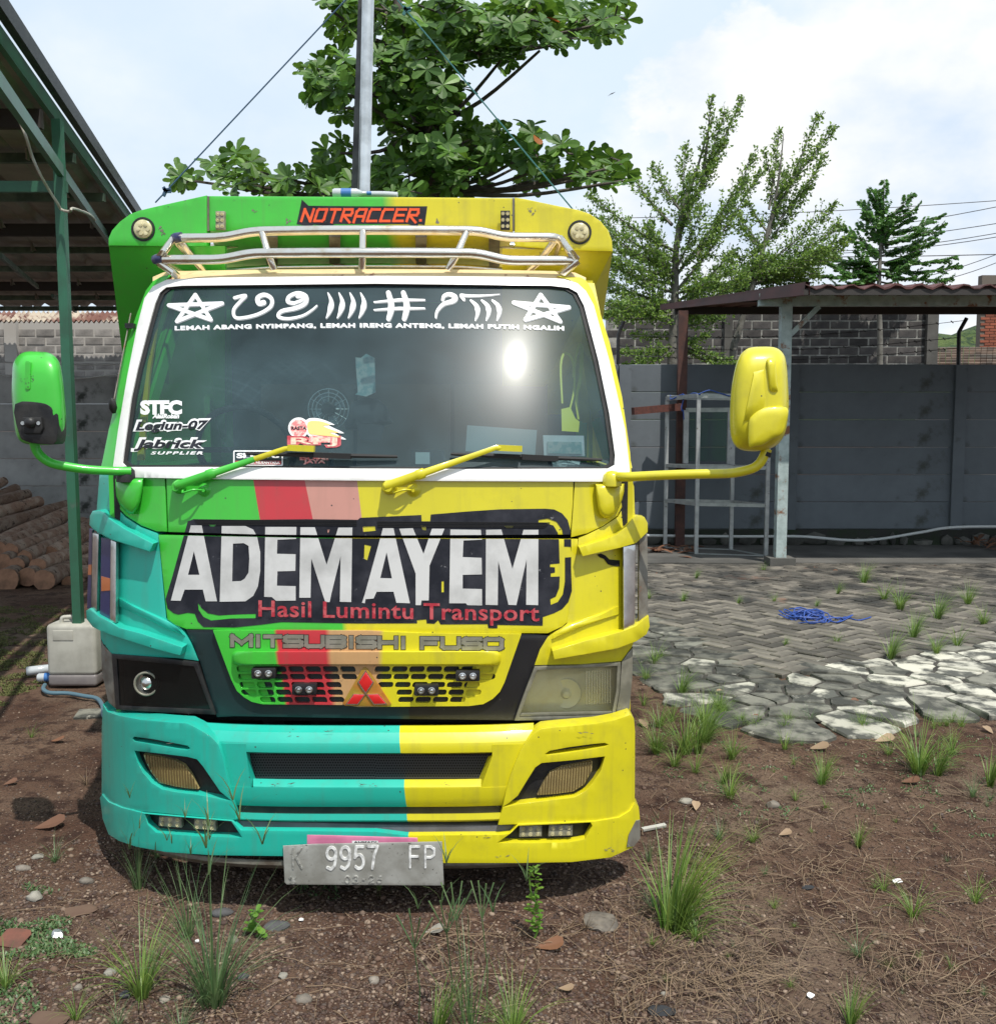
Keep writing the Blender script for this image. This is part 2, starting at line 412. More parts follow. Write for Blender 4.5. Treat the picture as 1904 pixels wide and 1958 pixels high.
def pillow(name, outline, prof, m, parent, surf=s_cab, smooth=50, minus=None):
    """puffed shape: rings of the outline, each scaled about the centre and pushed out"""
    cx = sum(p[0] for p in outline)/len(outline); cy = sum(p[1] for p in outline)/len(outline); n = len(outline); v = []; f = []
    for (s_, d) in prof:
        for (x, y) in outline: v.append(S(cx+(x-cx)*s_, cy+(y-cy)*s_, d, surf))
    for i in range(len(prof)-1):
        for k in range(n): f.append((i*n+k, i*n+(k+1) % n, (i+1)*n+(k+1) % n, (i+1)*n+k))
    f.append(tuple((len(prof)-1)*n+k for k in range(n)))
    if area([(a, -b) for a, b in outline]) < 0: f = [q[::-1] for q in f]
    return obj(name, v, f, m, parent, smooth)
def cv(o, k, pts): return [(o[0]+a*k, o[1]+b*k) for a, b in pts]
qA = lambda *p: cv((163.2, 339.4), .3001, p)
qB = lambda *p: cv((685.4, 339.4), .3001, p)
qC = lambda *p: cv((150.1, 900.8), .2983, p)
qD = lambda *p: cv((685.4, 900.8), .3017, p)
qE = lambda *p: cv((176.2, 1338.1), .2845, p)
qF = lambda *p: cv((685.4, 1338.1), .3017, p)
qL = lambda *p: cv((0, 587.5), .4001, p)
qR = lambda *p: cv((1142.3, 554.8), .4001, p)
qT = lambda *p: cv((326.4, 0), .48, p)
# ================================================================== THE TRUCK
mat('black_plastic', (.012, .012, .014), .45, spec=.35, col2=(.03, .029, .027), ns=12, bump=.15, bs=80)
mat('dark_void', (.006, .006, .007), .9)
mat('rubber', (.012, .012, .012), .7)
mat('white_trim', (.80, .80, .78), .45, col2=(.62, .61, .57), ns=5, lo=.5, hi=.8, coat=.3)
mat('cream', (.72, .56, .30), .5, col2=(.60, .46, .24), ns=6, rust=((.22, .05, .03), 13, .60, .68))
mat('chrome', (.80, .76, .68), .24, 1.0, col2=(.62, .50, .32), ns=14, lo=.5, hi=.8, bump=.05, bs=120)
mat('steel', (.80, .80, .78), .28, 1.0, col2=(.45, .45, .43), ns=7, bump=.05, bs=30)
mat('blue_end', (.03, .035, .11), .35, col2=(.1, .1, .14), ns=30)
mat('sticker_white', (.78, .79, .79), .4, col2=(.66, .67, .67), ns=20)
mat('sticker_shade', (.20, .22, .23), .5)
mat('letter_silver', (.56, .56, .55), .42, col2=(.40, .40, .39), ns=6, lo=.45, hi=.7, rust=((.12, .12, .12), 30, .74, .78))
mat('sticker_black', (.010, .011, .017), .5, spec=.25, col2=(.03, .031, .04), ns=10, rust=((.22, .22, .23), 26, .66, .70))
mat('sticker_black_worn', (.03, .03, .033), .5, col2=(.07, .07, .07), ns=10, rust=((.33, .33, .33), 22, .56, .60))
mat('sticker_yellow', (.75, .70, .02), .4)
mat('sticker_green', (.06, .50, .03), .4)
mat('sticker_red', (.36, .02, .035), .45, col2=(.46, .08, .09), ns=40, lo=.45, hi=.55)
mat('sticker_orange', (.80, .10, .02), .45, col2=(.65, .07, .02), ns=12)
mat('badge_red', (.58, .015, .015), .3, coat=.5)
mat('badge_orange', (.42, .14, .02), .45, col2=(.3, .2, .02), ns=12)
mat('grey_letter', (.22, .215, .17), .4, .3, col2=(.3, .29, .24), ns=20)
mat('led', (.62, .56, .34), .25, col2=(.4, .36, .2), ns=40)
mat('led_body', (.30, .29, .22), .6, col2=(.14, .13, .1), ns=40)
mat('fog_lens', (.40, .31, .13), .22, col2=(.24, .19, .09), ns=9, coat=.6)
mat('fog_rib', (.13, .09, .035), .25, coat=.6)
mat('lamp_rim', (.16, .155, .12), .4, .2, col2=(.25, .24, .19), ns=15)
mat('dirty_metal', (.20, .19, .16), .6, .2, col2=(.10, .08, .06), ns=12, rust=((.2, .07, .02), 14, .6, .7))
mat('seat', (.16, .13, .10), .8); mat('dash', (.13, .15, .15), .6, bump=.1)
mat('reflection_green', (.045, .36, .05), .6)
mat('interior', (.14, .15, .14), .8, col2=(.09, .1, .1), ns=2)
def glass(name, tint, gl, dust, rough=.055, dustcol=(.20, .33, .38), arcs=False):
    m = bpy.data.materials.new(name); m.use_nodes = True; t = m.node_tree; t.nodes.clear(); Lk = t.links.new
    o = t.nodes.new('ShaderNodeOutputMaterial'); tr = t.nodes.new('ShaderNodeBsdfTransparent'); tr.inputs[0].default_value = (*tint, 1)
    g = t.nodes.new('ShaderNodeBsdfGlossy'); g.inputs['Roughness'].default_value = rough
    g2 = t.nodes.new('ShaderNodeBsdfGlossy'); g2.inputs['Roughness'].default_value = .30
    d = t.nodes.new('ShaderNodeBsdfDiffuse'); d.inputs[0].default_value = (*dustcol, 1)
    lw = t.nodes.new('ShaderNodeLayerWeight'); lw.inputs[0].default_value = gl
    m1 = t.nodes.new('ShaderNodeMixShader'); Lk(lw.outputs['Fresnel'], m1.inputs[0]); Lk(tr.outputs[0], m1.inputs[1]); Lk(g.outputs[0], m1.inputs[2])
    m3 = t.nodes.new('ShaderNodeMixShader'); m3.inputs[0].default_value = .02; Lk(m1.outputs[0], m3.inputs[1]); Lk(g2.outputs[0], m3.inputs[2])
    m2 = t.nodes.new('ShaderNodeMixShader'); m2.inputs[0].default_value = dust; Lk(m3.outputs[0], m2.inputs[1]); Lk(d.outputs[0], m2.inputs[2])
    tc = t.nodes.new('ShaderNodeTexCoord')
    n = t.nodes.new('ShaderNodeTexNoise'); n.inputs['Scale'].default_value = 3.5; n.inputs['Detail'].default_value = 8; Lk(tc.outputs['Object'], n.inputs['Vector'])
    fac = t.nodes.new('ShaderNodeMath'); fac.operation = 'MULTIPLY'; fac.inputs[1].default_value = 2*dust; Lk(n.outputs[0], fac.inputs[0]); last = fac.outputs[0]
    if arcs:
        # wiper arcs: dust rings round each wiper pivot
        for px, py in ((345, 930), (745, 930)):
            c = S(px, py)-T0
            vm = t.nodes.new('ShaderNodeVectorMath'); vm.operation = 'DISTANCE'; vm.inputs[1].default_value = c; Lk(tc.outputs['Object'], vm.inputs[0])
            nn = t.nodes.new('ShaderNodeTexNoise'); nn.noise_dimensions = '1D'; nn.inputs['Scale'].default_value = 60; nn.inputs['Detail'].default_value = 6; Lk(vm.outputs['Value'], nn.inputs['W'])
            a = t.nodes.new('ShaderNodeMapRange'); a.inputs[1].default_value = .5; a.inputs[2].default_value = .8; a.inputs[3].default_value = 0; a.inputs[4].default_value = .035; Lk(nn.outputs[0], a.inputs[0])
            lt = t.nodes.new('ShaderNodeMath'); lt.operation = 'LESS_THAN'; lt.inputs[1].default_value = .84; Lk(vm.outputs['Value'], lt.inputs[0])
            mu = t.nodes.new('ShaderNodeMath'); mu.operation = 'MULTIPLY'; mq = t.nodes.new('ShaderNodeMath'); mq.operation = 'MULTIPLY'; mr2 = t.nodes.new('ShaderNodeMapRange'); mr2.inputs[1].default_value = .48; mr2.inputs[2].default_value = .62; Lk(n.outputs[0], mr2.inputs[0]); Lk(a.outputs[0], mq.inputs[0]); Lk(mr2.outputs[0], mq.inputs[1]); Lk(mq.outputs[0], mu.inputs[0]); Lk(lt.outputs[0], mu.inputs[1])
            ad = t.nodes.new('ShaderNodeMath'); ad.operation = 'ADD'; Lk(last, ad.inputs[0]); Lk(mu.outputs[0], ad.inputs[1]); last = ad.outputs[0]
    Lk(last, m2.inputs[0]); Lk(m2.outputs[0], o.inputs[0]); M[name] = m; return m
glass('windscreen_glass', (.50, .62, .64), .13, .13, rough=.095, arcs=True)
glass('lamp_glass', (.92, .92, .82), .2, .10, .05, (.42, .40, .28))
glass('lamp_glass_dark', (.10, .13, .13), .22, .05, .08, (.1, .11, .11))
zone_mat('paint_bonnet', [GREEN, RED, PINK, YEL], [((485, 918), (497, 990)), ((583, 918), (598, 990)), ((683, 918), (692, 990))], rough=.38)
zone_mat('paint_door', [GREEN, YEL], [((640, 1028), (660, 1205), .02)], rough=.36)
zone_mat('paint_grille', [GREEN, RED, (.52, .30, .13), YEL], [((528, 1205), (548, 1345), .012), ((628, 1205), (640, 1345), .02), ((731, 1205), (728, 1345), .02)], rough=.42, chips=.345, dirt=.25)
zone_mat('paint_green', [GREEN], [], rough=.36)
zone_mat('paint_green_worn', [GREEN], [], rough=.4, chips=.375)
zone_mat('paint_yellow', [YEL], [], rough=.36)
zone_mat('paint_yellow_worn', [YEL], [], rough=.42, chips=.335)
zone_mat('paint_teal', [TEAL], [], rough=.38)
zone_mat('paint_bumper', [TEAL, YEL], [((763, 1395), (785, 1600))], surf=s_bump, rough=.36, chips=.325, dirt=.24)
zone_mat('paint_arm', [GREEN, YEL], [((492, 874), (494, 880), .004)], rough=.4)
zone_mat('under_paint', [(.006, .022, .024), (.009, .009, .011)], [((780, 1350), (783, 1370))], rough=.38, dirt=.05, coat=.1)
s_vis = lambda X, Z: 4.4
zone_mat('paint_visor', [GREEN, YEL], [((744, 380), (746, 440), .06)], surf=s_vis, rough=.42, chips=.345, dirt=.25)
truck = empty('parked_truck', T0, 'green, teal and yellow painted truck facing the camera with a steel rack on its roof', 'truck')
part = lambda n: (lambda e: (scn.collection.objects.link(e), setattr(e, 'parent', truck), e)[2])(bpy.data.objects.new(n, None))
# --- cab shell: dark body behind the skins, floor, rear wall
ZS = [.42, .7, 1.0, 1.3, 1.56]
b = MB()
hw = .965
for X in (XC-hw, XC+hw):
    pts = []
    yf = s_cab(X, 1.0)+.03
    b.box((X, (yf+5.15)/2, 1.02), (.03, 5.15-yf, 1.10))
b.box((XC, 4.4, .55), (1.86, 1.45, .03)); b.box((XC, 5.14, 1.02), (1.92, .03, 1.1))
b.obj('cab_floor', 'black_plastic', truck)
plate('dark_backing', [(196, 917), (1207, 922), (1206, 1000), (1205, 1385), (210, 1375), (200, 1000)], 'dark_void', truck, off=-.085, thick=.01)  # sheet coloured black so the gaps between the skins look shaded
# doors each side with window openings
for s, mm in ((-1, 'paint_green'), (1, 'paint_yellow')):
    X0 = XC+s*.985; m = MB()
    yf = s_cab(X0, 1.0)+.02
    m.box((X0, (yf+5.16)/2, 1.08), (.03, 5.16-yf, 1.0)); m.box((X0-s*.01, 5.06, 1.95), (.03, .2, .75))
    X1 = XC+s*.87
    d = m.obj('door', mm, truck)
    f = MB(); f.beam((X0, 3.90, 1.58), (X1, 4.32, 2.36), .05, .05); f.beam((X1, 4.32, 2.36), (X1, 5.1, 2.38), .05, .05)
    f.obj('window_frame', mm, d)
    q = MB(); q.add([(X0, 3.84, 1.60), (X0, 4.96, 1.60), (X1, 4.96, 2.33), (X1, 4.20, 2.33)], [(0, 1, 2, 3)]); q.obj('window', 'lamp_glass', d)
# rear wall of the cab
b = MB(); b.box((XC, 5.14, 1.98), (1.78, .03, .82)); b.obj('rear_wall', 'interior', truck)
# --- roof
rows = []
xs = [292+ (1120-292)*i/40 for i in range(41)]
def roofline(x):
    t = abs(x-705)/440
    return 514+6*t*t+26*max(0, t-.86)/.14*max(0, t-.86)/.14*1.2
v = []; f = []
for i, x in enumerate(xs):
    p0 = S(x, roofline(x)+22, -.01); p1 = S(x, roofline(x), -.01); 
    q = P(x, roofline(x), p0.y+.10)
    v += [p0, P(x, roofline(x)+7, p0.y+.03), q, (q.x, q.y+.3, q.z+.03), (q.x, 5.15, q.z+.03), (q.x, 5.15, q.z-.1)]
for i in range(40):
    for k in range(5): f.append((i*6+k, i*6+k+1, (i+1)*6+k+1, (i+1)*6+k))
obj('roof', v, [q[::-1] for q in f], 'cream', truck, 30)
# --- windscreen, seal, white trim, pillars
GL = [(236, 884), (253, 762), (265, 706), (288, 618), (299, 580), (308, 560), (320, 550), (350, 547), (718, 543), (1050, 547), (1085, 551), (1101, 560), (1114, 585), (1141, 688), (1162, 790), (1173, 870), (1172, 888), (1160, 895), (950, 896), (685, 895), (400, 892), (244, 892)]
TR = [(212, 905), (216, 892), (226, 820), (243, 720), (262, 624), (276, 570), (292, 547), (319, 534), (420, 530), (718, 527), (1000, 529), (1078, 533), (1104, 541), (1120, 556), (1135, 583), (1165, 690), (1195, 820), (1204, 898), (1203, 920), (1153, 921), (685, 919), (400, 916), (259, 913), (216, 911)]
sc = lambda pl, k: [((x-707)*k+707, (y-720)*k+720) for x, y in pl]
plate('windscreen', sc(GL, 1.004), 'windscreen_glass', truck, off=.0, step=16, smooth=180)
plate('windscreen_seal', sc(GL, 1.008), 'rubber', truck, off=.006, thick=.02, minus=[sc(GL, .985)], bevel=.002)
plate('windscreen_trim', TR, 'white_trim', truck, off=.018, thick=.04, minus=[sc(GL, 1.006)], bevel=.008, seg=3, smooth=60)
LP = [(190, 905), (196, 880)] + list(qA((150, 1600), (190, 1440), (225, 1200), (250, 1100), (330, 860), (385, 720), (430, 660), (480, 632), (560, 612))) + [(305, 543), (279, 600), (236, 800), (222, 908)]
plate('pillar', LP, 'paint_green', truck, off=.002, thick=.10, bevel=.012, seg=3, smooth=60)
RP = [(1065, 527), (1110, 530)] + list(qB((1450, 655), (1490, 720), (1530, 830), (1600, 1050), (1680, 1400), (1730, 1750), (1742, 1930))) + [(1192, 918), (1174, 760), (1126, 590), (1090, 535)]
plate('pillar', RP, 'paint_yellow', truck, off=.002, thick=.10, bevel=.012, seg=3, smooth=60)
# --- bonnet strip under the windscreen
BON = [(318, 912), (700, 917), (1096, 917), (1095, 960), (1090, 1022), (700, 1024), (500, 1022), (322, 1017)]
bonnet = plate('bonnet_panel', BON, 'paint_bonnet', truck, off=.005, thick=.02, bevel=.0015)
CL = [(212, 906), (315, 912)] + [(319, 1017)] + list(qC((500, 388), (400, 350), (300, 285), (245, 225), (222, 150), (212, 60)))
plate('corner_panel', CL, 'paint_green', truck, off=.004, thick=.02, bevel=.004)
CR = [(1099, 917), (1203, 917)] + list(qD((1690, 190), (1640, 285), (1550, 348), (1450, 395), (1346, 420)))
plate('corner_panel', CR, 'paint_yellow', truck, off=.004, thick=.02, bevel=.004)
# bulges carrying the mirror arms
bl = list(qC((232, 46), (330, 44), (418, 46), (416, 90), (408, 140), (396, 200), (378, 245), (352, 278), (325, 276), (290, 250), (262, 215), (240, 160), (233, 100)))
pillow('mirror_mount', bl, [(1, 0), (.985, .018), (.94, .030), (.86, .038), (.7, .044), (.3, .048)], 'paint_green', truck, smooth=60)
br = list(qD((1498, 80), (1600, 79), (1686, 78), (1684, 130), (1672, 180), (1652, 228), (1620, 275), (1585, 302), (1555, 300), (1530, 275), (1514, 225), (1504, 150)))
pillow('mirror_mount', br, [(1, 0), (.985, .018), (.94, .030), (.86, .038), (.7, .044), (.3, .048)], 'paint_yellow', truck, smooth=60)
# --- big name panel
DOOR = [(303, 1023), (600, 1029), (1105, 1031), (1095, 1120), (1084, 1190), (1075, 1198), (1047, 1211), (700, 1209), (356, 1203), (335, 1195), (320, 1184)]
plate('name_panel', DOOR, 'paint_door', truck, off=.006, thick=.02, bevel=.0015)
# corner skins
TL = [(190, 908), (212, 906)] + list(qC((212, 60), (222, 150), (245, 235), (300, 295), (400, 360), (503, 398), (512, 408), (562, 945), (640, 990), (680, 1035), (720, 1100), (768, 1217), (640, 1200), (215, 1176), (165, 1110))) + [(193, 1235), (188, 1100), (184, 985)]
plate('cab_corner', TL, 'paint_teal', truck, off=.001, thick=.09, bevel=.004)
TRr = [(1205, 912), (1212, 930)] + list(qD((1752, 300), (1745, 700), (1740, 1100), (1690, 1170), (1665, 1205), (1400, 1225), (1115, 1230), (1150, 1130), (1200, 1050), (1320, 968), (1395, 425), (1450, 402), (1550, 352), (1645, 290), (1695, 190), (1702, 70)))
plate('cab_corner', TRr, 'paint_yellow', truck, off=.001, thick=.09, bevel=.004)
# a faint pressed ridge low on each corner
pillow('corner_ridge', list(qC((235, 800), (560, 950), (640, 1000), (690, 1060), (560, 1010), (240, 860))), [(1, -.002), (.9, .012), (.5, .016)], 'paint_teal', truck)
pillow('corner_ridge', list(qD((1660, 850), (1320, 975), (1230, 1040), (1215, 1070), (1380, 1000), (1660, 905))), [(1, -.002), (.9, .012), (.5, .016)], 'paint_yellow', truck)
plate('torn_hole', list(qD((1512, 530), (1535, 522), (1565, 535), (1590, 560), (1655, 566), (1655, 604), (1610, 600), (1580, 590), (1555, 556), (1530, 548))), 'dark_void', truck, off=.004)
# --- wind deflector fins
def fin(pl, depth, m, name='corner_fin', off=.005):
    return plate(name, pl, m, truck, off=depth, thick=depth+.03, bevel=.006, seg=3, smooth=50, step=16)
fin(list(qC((68, 345), (72, 285), (88, 256), (135, 250), (165, 262), (195, 300), (290, 365), (480, 465), (456, 520), (330, 480), (210, 442), (140, 405), (92, 375))), .055, 'paint_teal')
fin(list(qC((48, 895), (70, 882), (130, 930), (200, 965), (262, 1005), (400, 1040), (668, 1130), (652, 1184), (500, 1145), (265, 1072), (160, 1035), (90, 1000), (52, 950))), .055, 'paint_teal')
fin(list(qD((1398, 485), (1560, 435), (1640, 400), (1700, 350), (1735, 300), (1760, 285), (1812, 292), (1832, 330), (1832, 385), (1760, 455), (1660, 485), (1550, 510), (1420, 540))), .055, 'paint_yellow_worn')
fin(list(qD((1228, 1140), (1440, 1075), (1660, 1020), (1760, 980), (1800, 945), (1838, 918), (1845, 985), (1825, 1035), (1760, 1080), (1640, 1125), (1420, 1165), (1240, 1195))), .055, 'paint_yellow_worn')
for pl, m, of in ((qC((205, 440), (240, 455), (238, 975), (200, 965)), 'steel', .045), (qC((90, 395), (128, 405), (116, 900), (80, 880)), 'steel', .035),
                  (qD((1678, 480), (1755, 465), (1752, 985), (1680, 1020)), 'steel', .045), (qD((1778, 430), (1830, 395), (1835, 930), (1775, 955)), 'dirty_metal', .03)):
    plate('side_strip', list(pl), m, truck, off=of, thick=.03, bevel=.003)
mat('navy', (.015, .022, .10), .3, coat=.5); mat('amber', (.45, .14, .05), .3)
pn = plate('deflector_panel', list(qC((145, 425), (206, 440), (200, 965), (138, 935))), 'navy', truck, off=.03, thick=.02)
plate('reflector', list(qC((145, 675), (204, 690), (204, 765), (146, 770))), 'amber', pn, off=.033, thick=.003)
pn = plate('deflector_panel', list(qC((68, 370), (88, 380), (80, 880), (55, 880))), 'navy', truck, off=.02, thick=.02)
plate('reflector', list(qC((64, 600), (84, 600), (82, 665), (60, 665))), 'amber', pn, off=.023, thick=.003)
# --- lettering on the name panel (flat film, cut by the seam between the two panels)
cl = [BON, DOOR]
BL = list(qC((700, 322), (735, 308), (1100, 312), (1480, 308), (1790, 312))) + list(qD((10, 296), (398, 278), (400, 318), (455, 318), (458, 275), (700, 255), (900, 242), (1180, 238), (1240, 243), (1290, 268), (1325, 310), (1345, 380), (1348, 440), (1347, 620), (1352, 760), (1330, 830), (1290, 875), (1240, 900), (1168, 925), (1167, 980), (880, 975), (880, 997), (822, 995), (818, 970), (520, 972), (505, 945), (480, 968), (432, 965), (430, 940), (370, 945), (372, 965), (0, 966))) + list(qC((1300, 968), (1170, 985), (1000, 1003), (800, 1000), (765, 965), (745, 915), (700, 908), (640, 920), (610, 912), (570, 880), (558, 820), (600, 680), (650, 500), (690, 360)))
def cutb(*pp): return [list(p) for p in pp]
yel_in = cutb(qD((1140, 308), (1200, 300), (1255, 320), (1290, 370), (1303, 440), (1303, 478), (1345, 480), (1350, 545), (1308, 548), (1308, 700), (1295, 780), (1262, 830), (1218, 848), (1215, 812), (1250, 795), (1272, 740), (1275, 668), (1218, 670), (1218, 648), (1245, 642), (1244, 610), (1214, 608), (1214, 590), (1274, 585), (1270, 440), (1262, 390), (1235, 345), (1180, 328), (1140, 325)))
yel_in += cutb(qD((38, 465), (80, 475), (55, 565), (35, 555)), qD((526, 698), (541, 698), (541, 768), (526, 768)), qC((1592, 373), (1612, 373), (1600, 400)), qD((25, 352), (105, 348), (110, 378), (30, 385)), qD((395, 345), (430, 348), (428, 375), (405, 372)), qD((920, 345), (985, 342), (975, 360), (935, 360)))
gr_in = cutb(qC((765, 845), (790, 880), (830, 912), (900, 925), (1138, 915), (1138, 943), (980, 945), (850, 958), (800, 935), (770, 890)), qC((830, 340), (890, 338), (870, 355), (845, 355)))
bn_ = plate('name_backing', [BL], 'sticker_black', truck, off=.0075, minus=yel_in+gr_in, clip=cl, step=14)
nl = [list(qC((720, 348), (790, 348), (888, 835), (815, 835), (797, 760), (680, 760), (655, 832), (592, 830))),
      list(qC((918, 352), (1070, 352), (1120, 375), (1145, 420), (1165, 520), (1165, 640), (1150, 740), (1120, 800), (1070, 835), (905, 838))),
      list(qC((1197, 358), (1397, 358), (1395, 435), (1275, 440), (1272, 530), (1392, 533), (1390, 640), (1275, 643), (1272, 735), (1392, 738), (1392, 830), (1265, 832), (1240, 808), (1190, 806))),
      list(qC((1422, 360), (1515, 360), (1590, 600), (1665, 362), (1755, 362), (1748, 840), (1675, 838), (1680, 545), (1620, 790), (1610, 840), (1582, 840), (1565, 790), (1492, 560), (1487, 812), (1415, 812))),
      list(qD((155, 362), (222, 362), (326, 838), (240, 835), (222, 765), (115, 765), (95, 808), (45, 812), (40, 838), (22, 835), (40, 780))),
      list(qD((258, 365), (345, 362), (412, 525), (465, 365), (545, 365), (450, 600), (445, 820), (400, 820), (395, 850), (362, 850), (362, 650))),
      list(qD((582, 370), (775, 372), (782, 435), (665, 440), (660, 545), (780, 550), (782, 655), (660, 658), (660, 745), (782, 748), (783, 852), (690, 850), (680, 838), (575, 838))),
      list(qD((808, 372), (905, 370), (975, 620), (1045, 372), (1140, 372), (1138, 850), (1062, 848), (1065, 560), (1000, 850), (950, 848), (885, 570), (882, 850), (805, 848)))]
nh = [list(qC((740, 515), (775, 665), (702, 665))), list(qC((990, 465), (1060, 462), (1090, 480), (1095, 560), (1090, 650), (1065, 690), (1040, 705), (985, 707))), list(qD((178, 515), (212, 680), (138, 678)))]
for i, p in enumerate(nl):
    plate('letter', [p], 'letter_silver', truck, off=.0095, minus=nh, clip=cl, step=14)
text('letter_backing', 'Hasil Lumintu Transport', (489, 1146, 1036, 1193), 'sticker_black', truck, off=.0090, bold=.055, slope=9, space=1.04, split=True)
text('motto_letter', 'Hasil Lumintu Transport', (494, 1148, 1031, 1189), 'sticker_red', truck, off=.0108, bold=.016, slope=9, space=1.05, split=True)
# vent slots under the bonnet edge
for a, c in (((740, 308), (1790, 322)), ):
    for k in range(4):
        plate('vent_slot', list(qC((a[0]+k*6, a[1]+3+k*9), (1780, c[1]-7+k*10), (1782, c[1]-3+k*10), (a[0]+8+k*6, a[1]+8+k*9))), 'dark_void', bonnet, off=.011, thick=.004)
for k in range(4):
    plate('vent_slot', list(qD((118, 318+k*10), (1215-k*10, 326+k*9), (1210-k*10, 331+k*9), (118, 323+k*10))), 'dark_void', bonnet, off=.011, thick=.004)
# --- grille surround, badge panel with cut holes
plate('grille_surround', list(qC((690, 1017), (1400, 1017))) + list(qD((1100, 1035), (1212, 1042), (1160, 1130), (1110, 1240), (985, 1580), (300, 1572))) + list(qC((1000, 1572), (888, 1578), (780, 1225), (740, 1120))), 'under_paint', truck, off=.0, thick=.03, bevel=.006)
GP = list(qC((862, 1022), (1400, 1022), (1849, 1024))) + list(qD((400, 1028), (1032, 1033), (960, 1240), (925, 1340), (895, 1400), (850, 1445), (790, 1478), (700, 1490), (0, 1496))) + list(qC((1700, 1500), (1180, 1496), (1110, 1480), (1060, 1450), (1015, 1410), (980, 1340), (920, 1180)))
holes = []
rowsz = [(1280, 450, 950), (1294.5, 453, 948), (1310, 458, 940), (1324.5, 465, 930), (1338.5, 476, 916)]
for r, (y, xa, xb) in enumerate(rowsz):
    o_ = (0, 3, 6, 9, 12)[r]; x = 451+o_
    while x < 950-o_:
        c = x+16
        if xa-4 < c-14 and c+14 < xb+4 and abs(c-699) > 14+ (y-1278)*.62:
            holes.append(rrect(c-14.6, y-5.8, c+14.6, y+5.8, 4.6, 3, skew=.25*(1 if c < 700 else -1)))
        x += 33.0
grille = plate('grille_panel', GP, 'paint_grille', truck, off=.018, thick=.02, minus=holes, bevel=.0018, seg=1, step=12)
pillow('grille_ridge', rrect(443, 1245, 958, 1272, 10, 4, skew=0), [(1, .017), (.99, .040), (.97, .050), (.93, .054), (.85, .055)], 'paint_grille', grille)
plate('recess_mesh', [(452, 1268), (492, 1270), (520, 1345), (490, 1340), (468, 1320)], 'paint_green', grille, off=.006)
plate('recess_mesh', [(905, 1272), (950, 1272), (935, 1310), (915, 1342), (880, 1346)], 'paint_yellow', grille, off=.006)
# badge letters
def badge(s_, x0, x1, y0, y1, mm, off, wd, slope):
    W = {'M': 1.25, 'I': .30, 'T': 1, 'S': 1.1, 'U': 1.1, 'B': 1.1, 'H': 1.1, 'F': 1.05, 'O': 1.1, ' ': .45}
    GLY = {'M': [[(0, 1), (0, 0), (.5, .75), (1, 0), (1, 1)]], 'I': [[(.5, 0), (.5, 1)]], 'T': [[(0, 0), (1, 0)], [(.5, 0), (.5, 1)]],
           'S': [[(1, 0), (.12, 0), (0, .12), (0, .38), (.12, .5), (.88, .5), (1, .62), (1, .88), (.88, 1), (0, 1)]], 'U': [[(0, 0), (0, .85), (.12, 1), (.88, 1), (1, .85), (1, 0)]],
           'B': [[(0, .5), (.88, .5), (1, .4), (1, .1), (.88, 0), (0, 0), (0, 1), (.88, 1), (1, .9), (1, .6), (.88, .5)]], 'H': [[(0, 0), (0, 1)], [(1, 0), (1, 1)], [(0, .5), (1, .5)]],
           'F': [[(1, 0), (0, 0), (0, 1)], [(0, .52), (.85, .52)]], 'O': [[(.12, 0), (.88, 0), (1, .12), (1, .88), (.88, 1), (.12, 1), (0, .88), (0, .12), (.12, 0)]]}
    tot = sum(W[c]+.32 for c in s_)-.32; k = (x1-x0)/tot; x = x0
    for c in s_:
        wc = W[c]*k
        if c != ' ':
            ln = [[(x+a*wc, y0+b_*(y1-y0)+slope*(x-x0)) for a, b_ in l] for l in GLY[c]]
            plate('badge_letter', strokes(ln, wd, 'square'), mm, grille, off=off, step=0)
        x += wc+.32*k
badge('MITSUBISHI FUSO', 444, 959, 1216.5, 1234, 'black_plastic', .0192, 10, .0125)
badge('MITSUBISHI FUSO', 444, 959, 1216.5, 1234, 'grey_letter', .0204, 7.6, .0125)
# emblem
tri = [(697, 1276), (703, 1280), (748, 1347), (744, 1351), (660, 1350), (655, 1345), (692, 1280)]
em = plate('emblem', tri, 'badge_orange', truck, off=.026, thick=.02, bevel=.003)
def rh(c, a, w_, h_):
    t = R(a); d = (math.sin(t), math.cos(t)); n_ = (d[1], -d[0])
    return [(c[0], c[1]), (c[0]+d[0]*h_/2+n_[0]*w_/2, c[1]+d[1]*h_/2+n_[1]*w_/2), (c[0]+d[0]*h_, c[1]+d[1]*h_), (c[0]+d[0]*h_/2-n_[0]*w_/2, c[1]+d[1]*h_/2-n_[1]*w_/2)]
for pl in ([(699, 1284), (713, 1305), (699, 1326), (685, 1305)], [(697, 1329), (684, 1347), (662, 1347), (676, 1328)], [(702, 1329), (723, 1328), (738, 1346), (715, 1347)]):
    cx = sum(p[0] for p in pl)/4; cy = sum(p[1] for p in pl)/4
    q = plate('diamond_rim', [((x-cx)*1.12+cx, (y-cy)*1.12+cy) for x, y in pl], 'chrome', em, off=.030, thick=.006)
    plate('diamond', [((x-cx)*.93+cx, (y-cy)*.93+cy) for x, y in pl], 'badge_red', em, off=.034, thick=.005, bevel=.001)
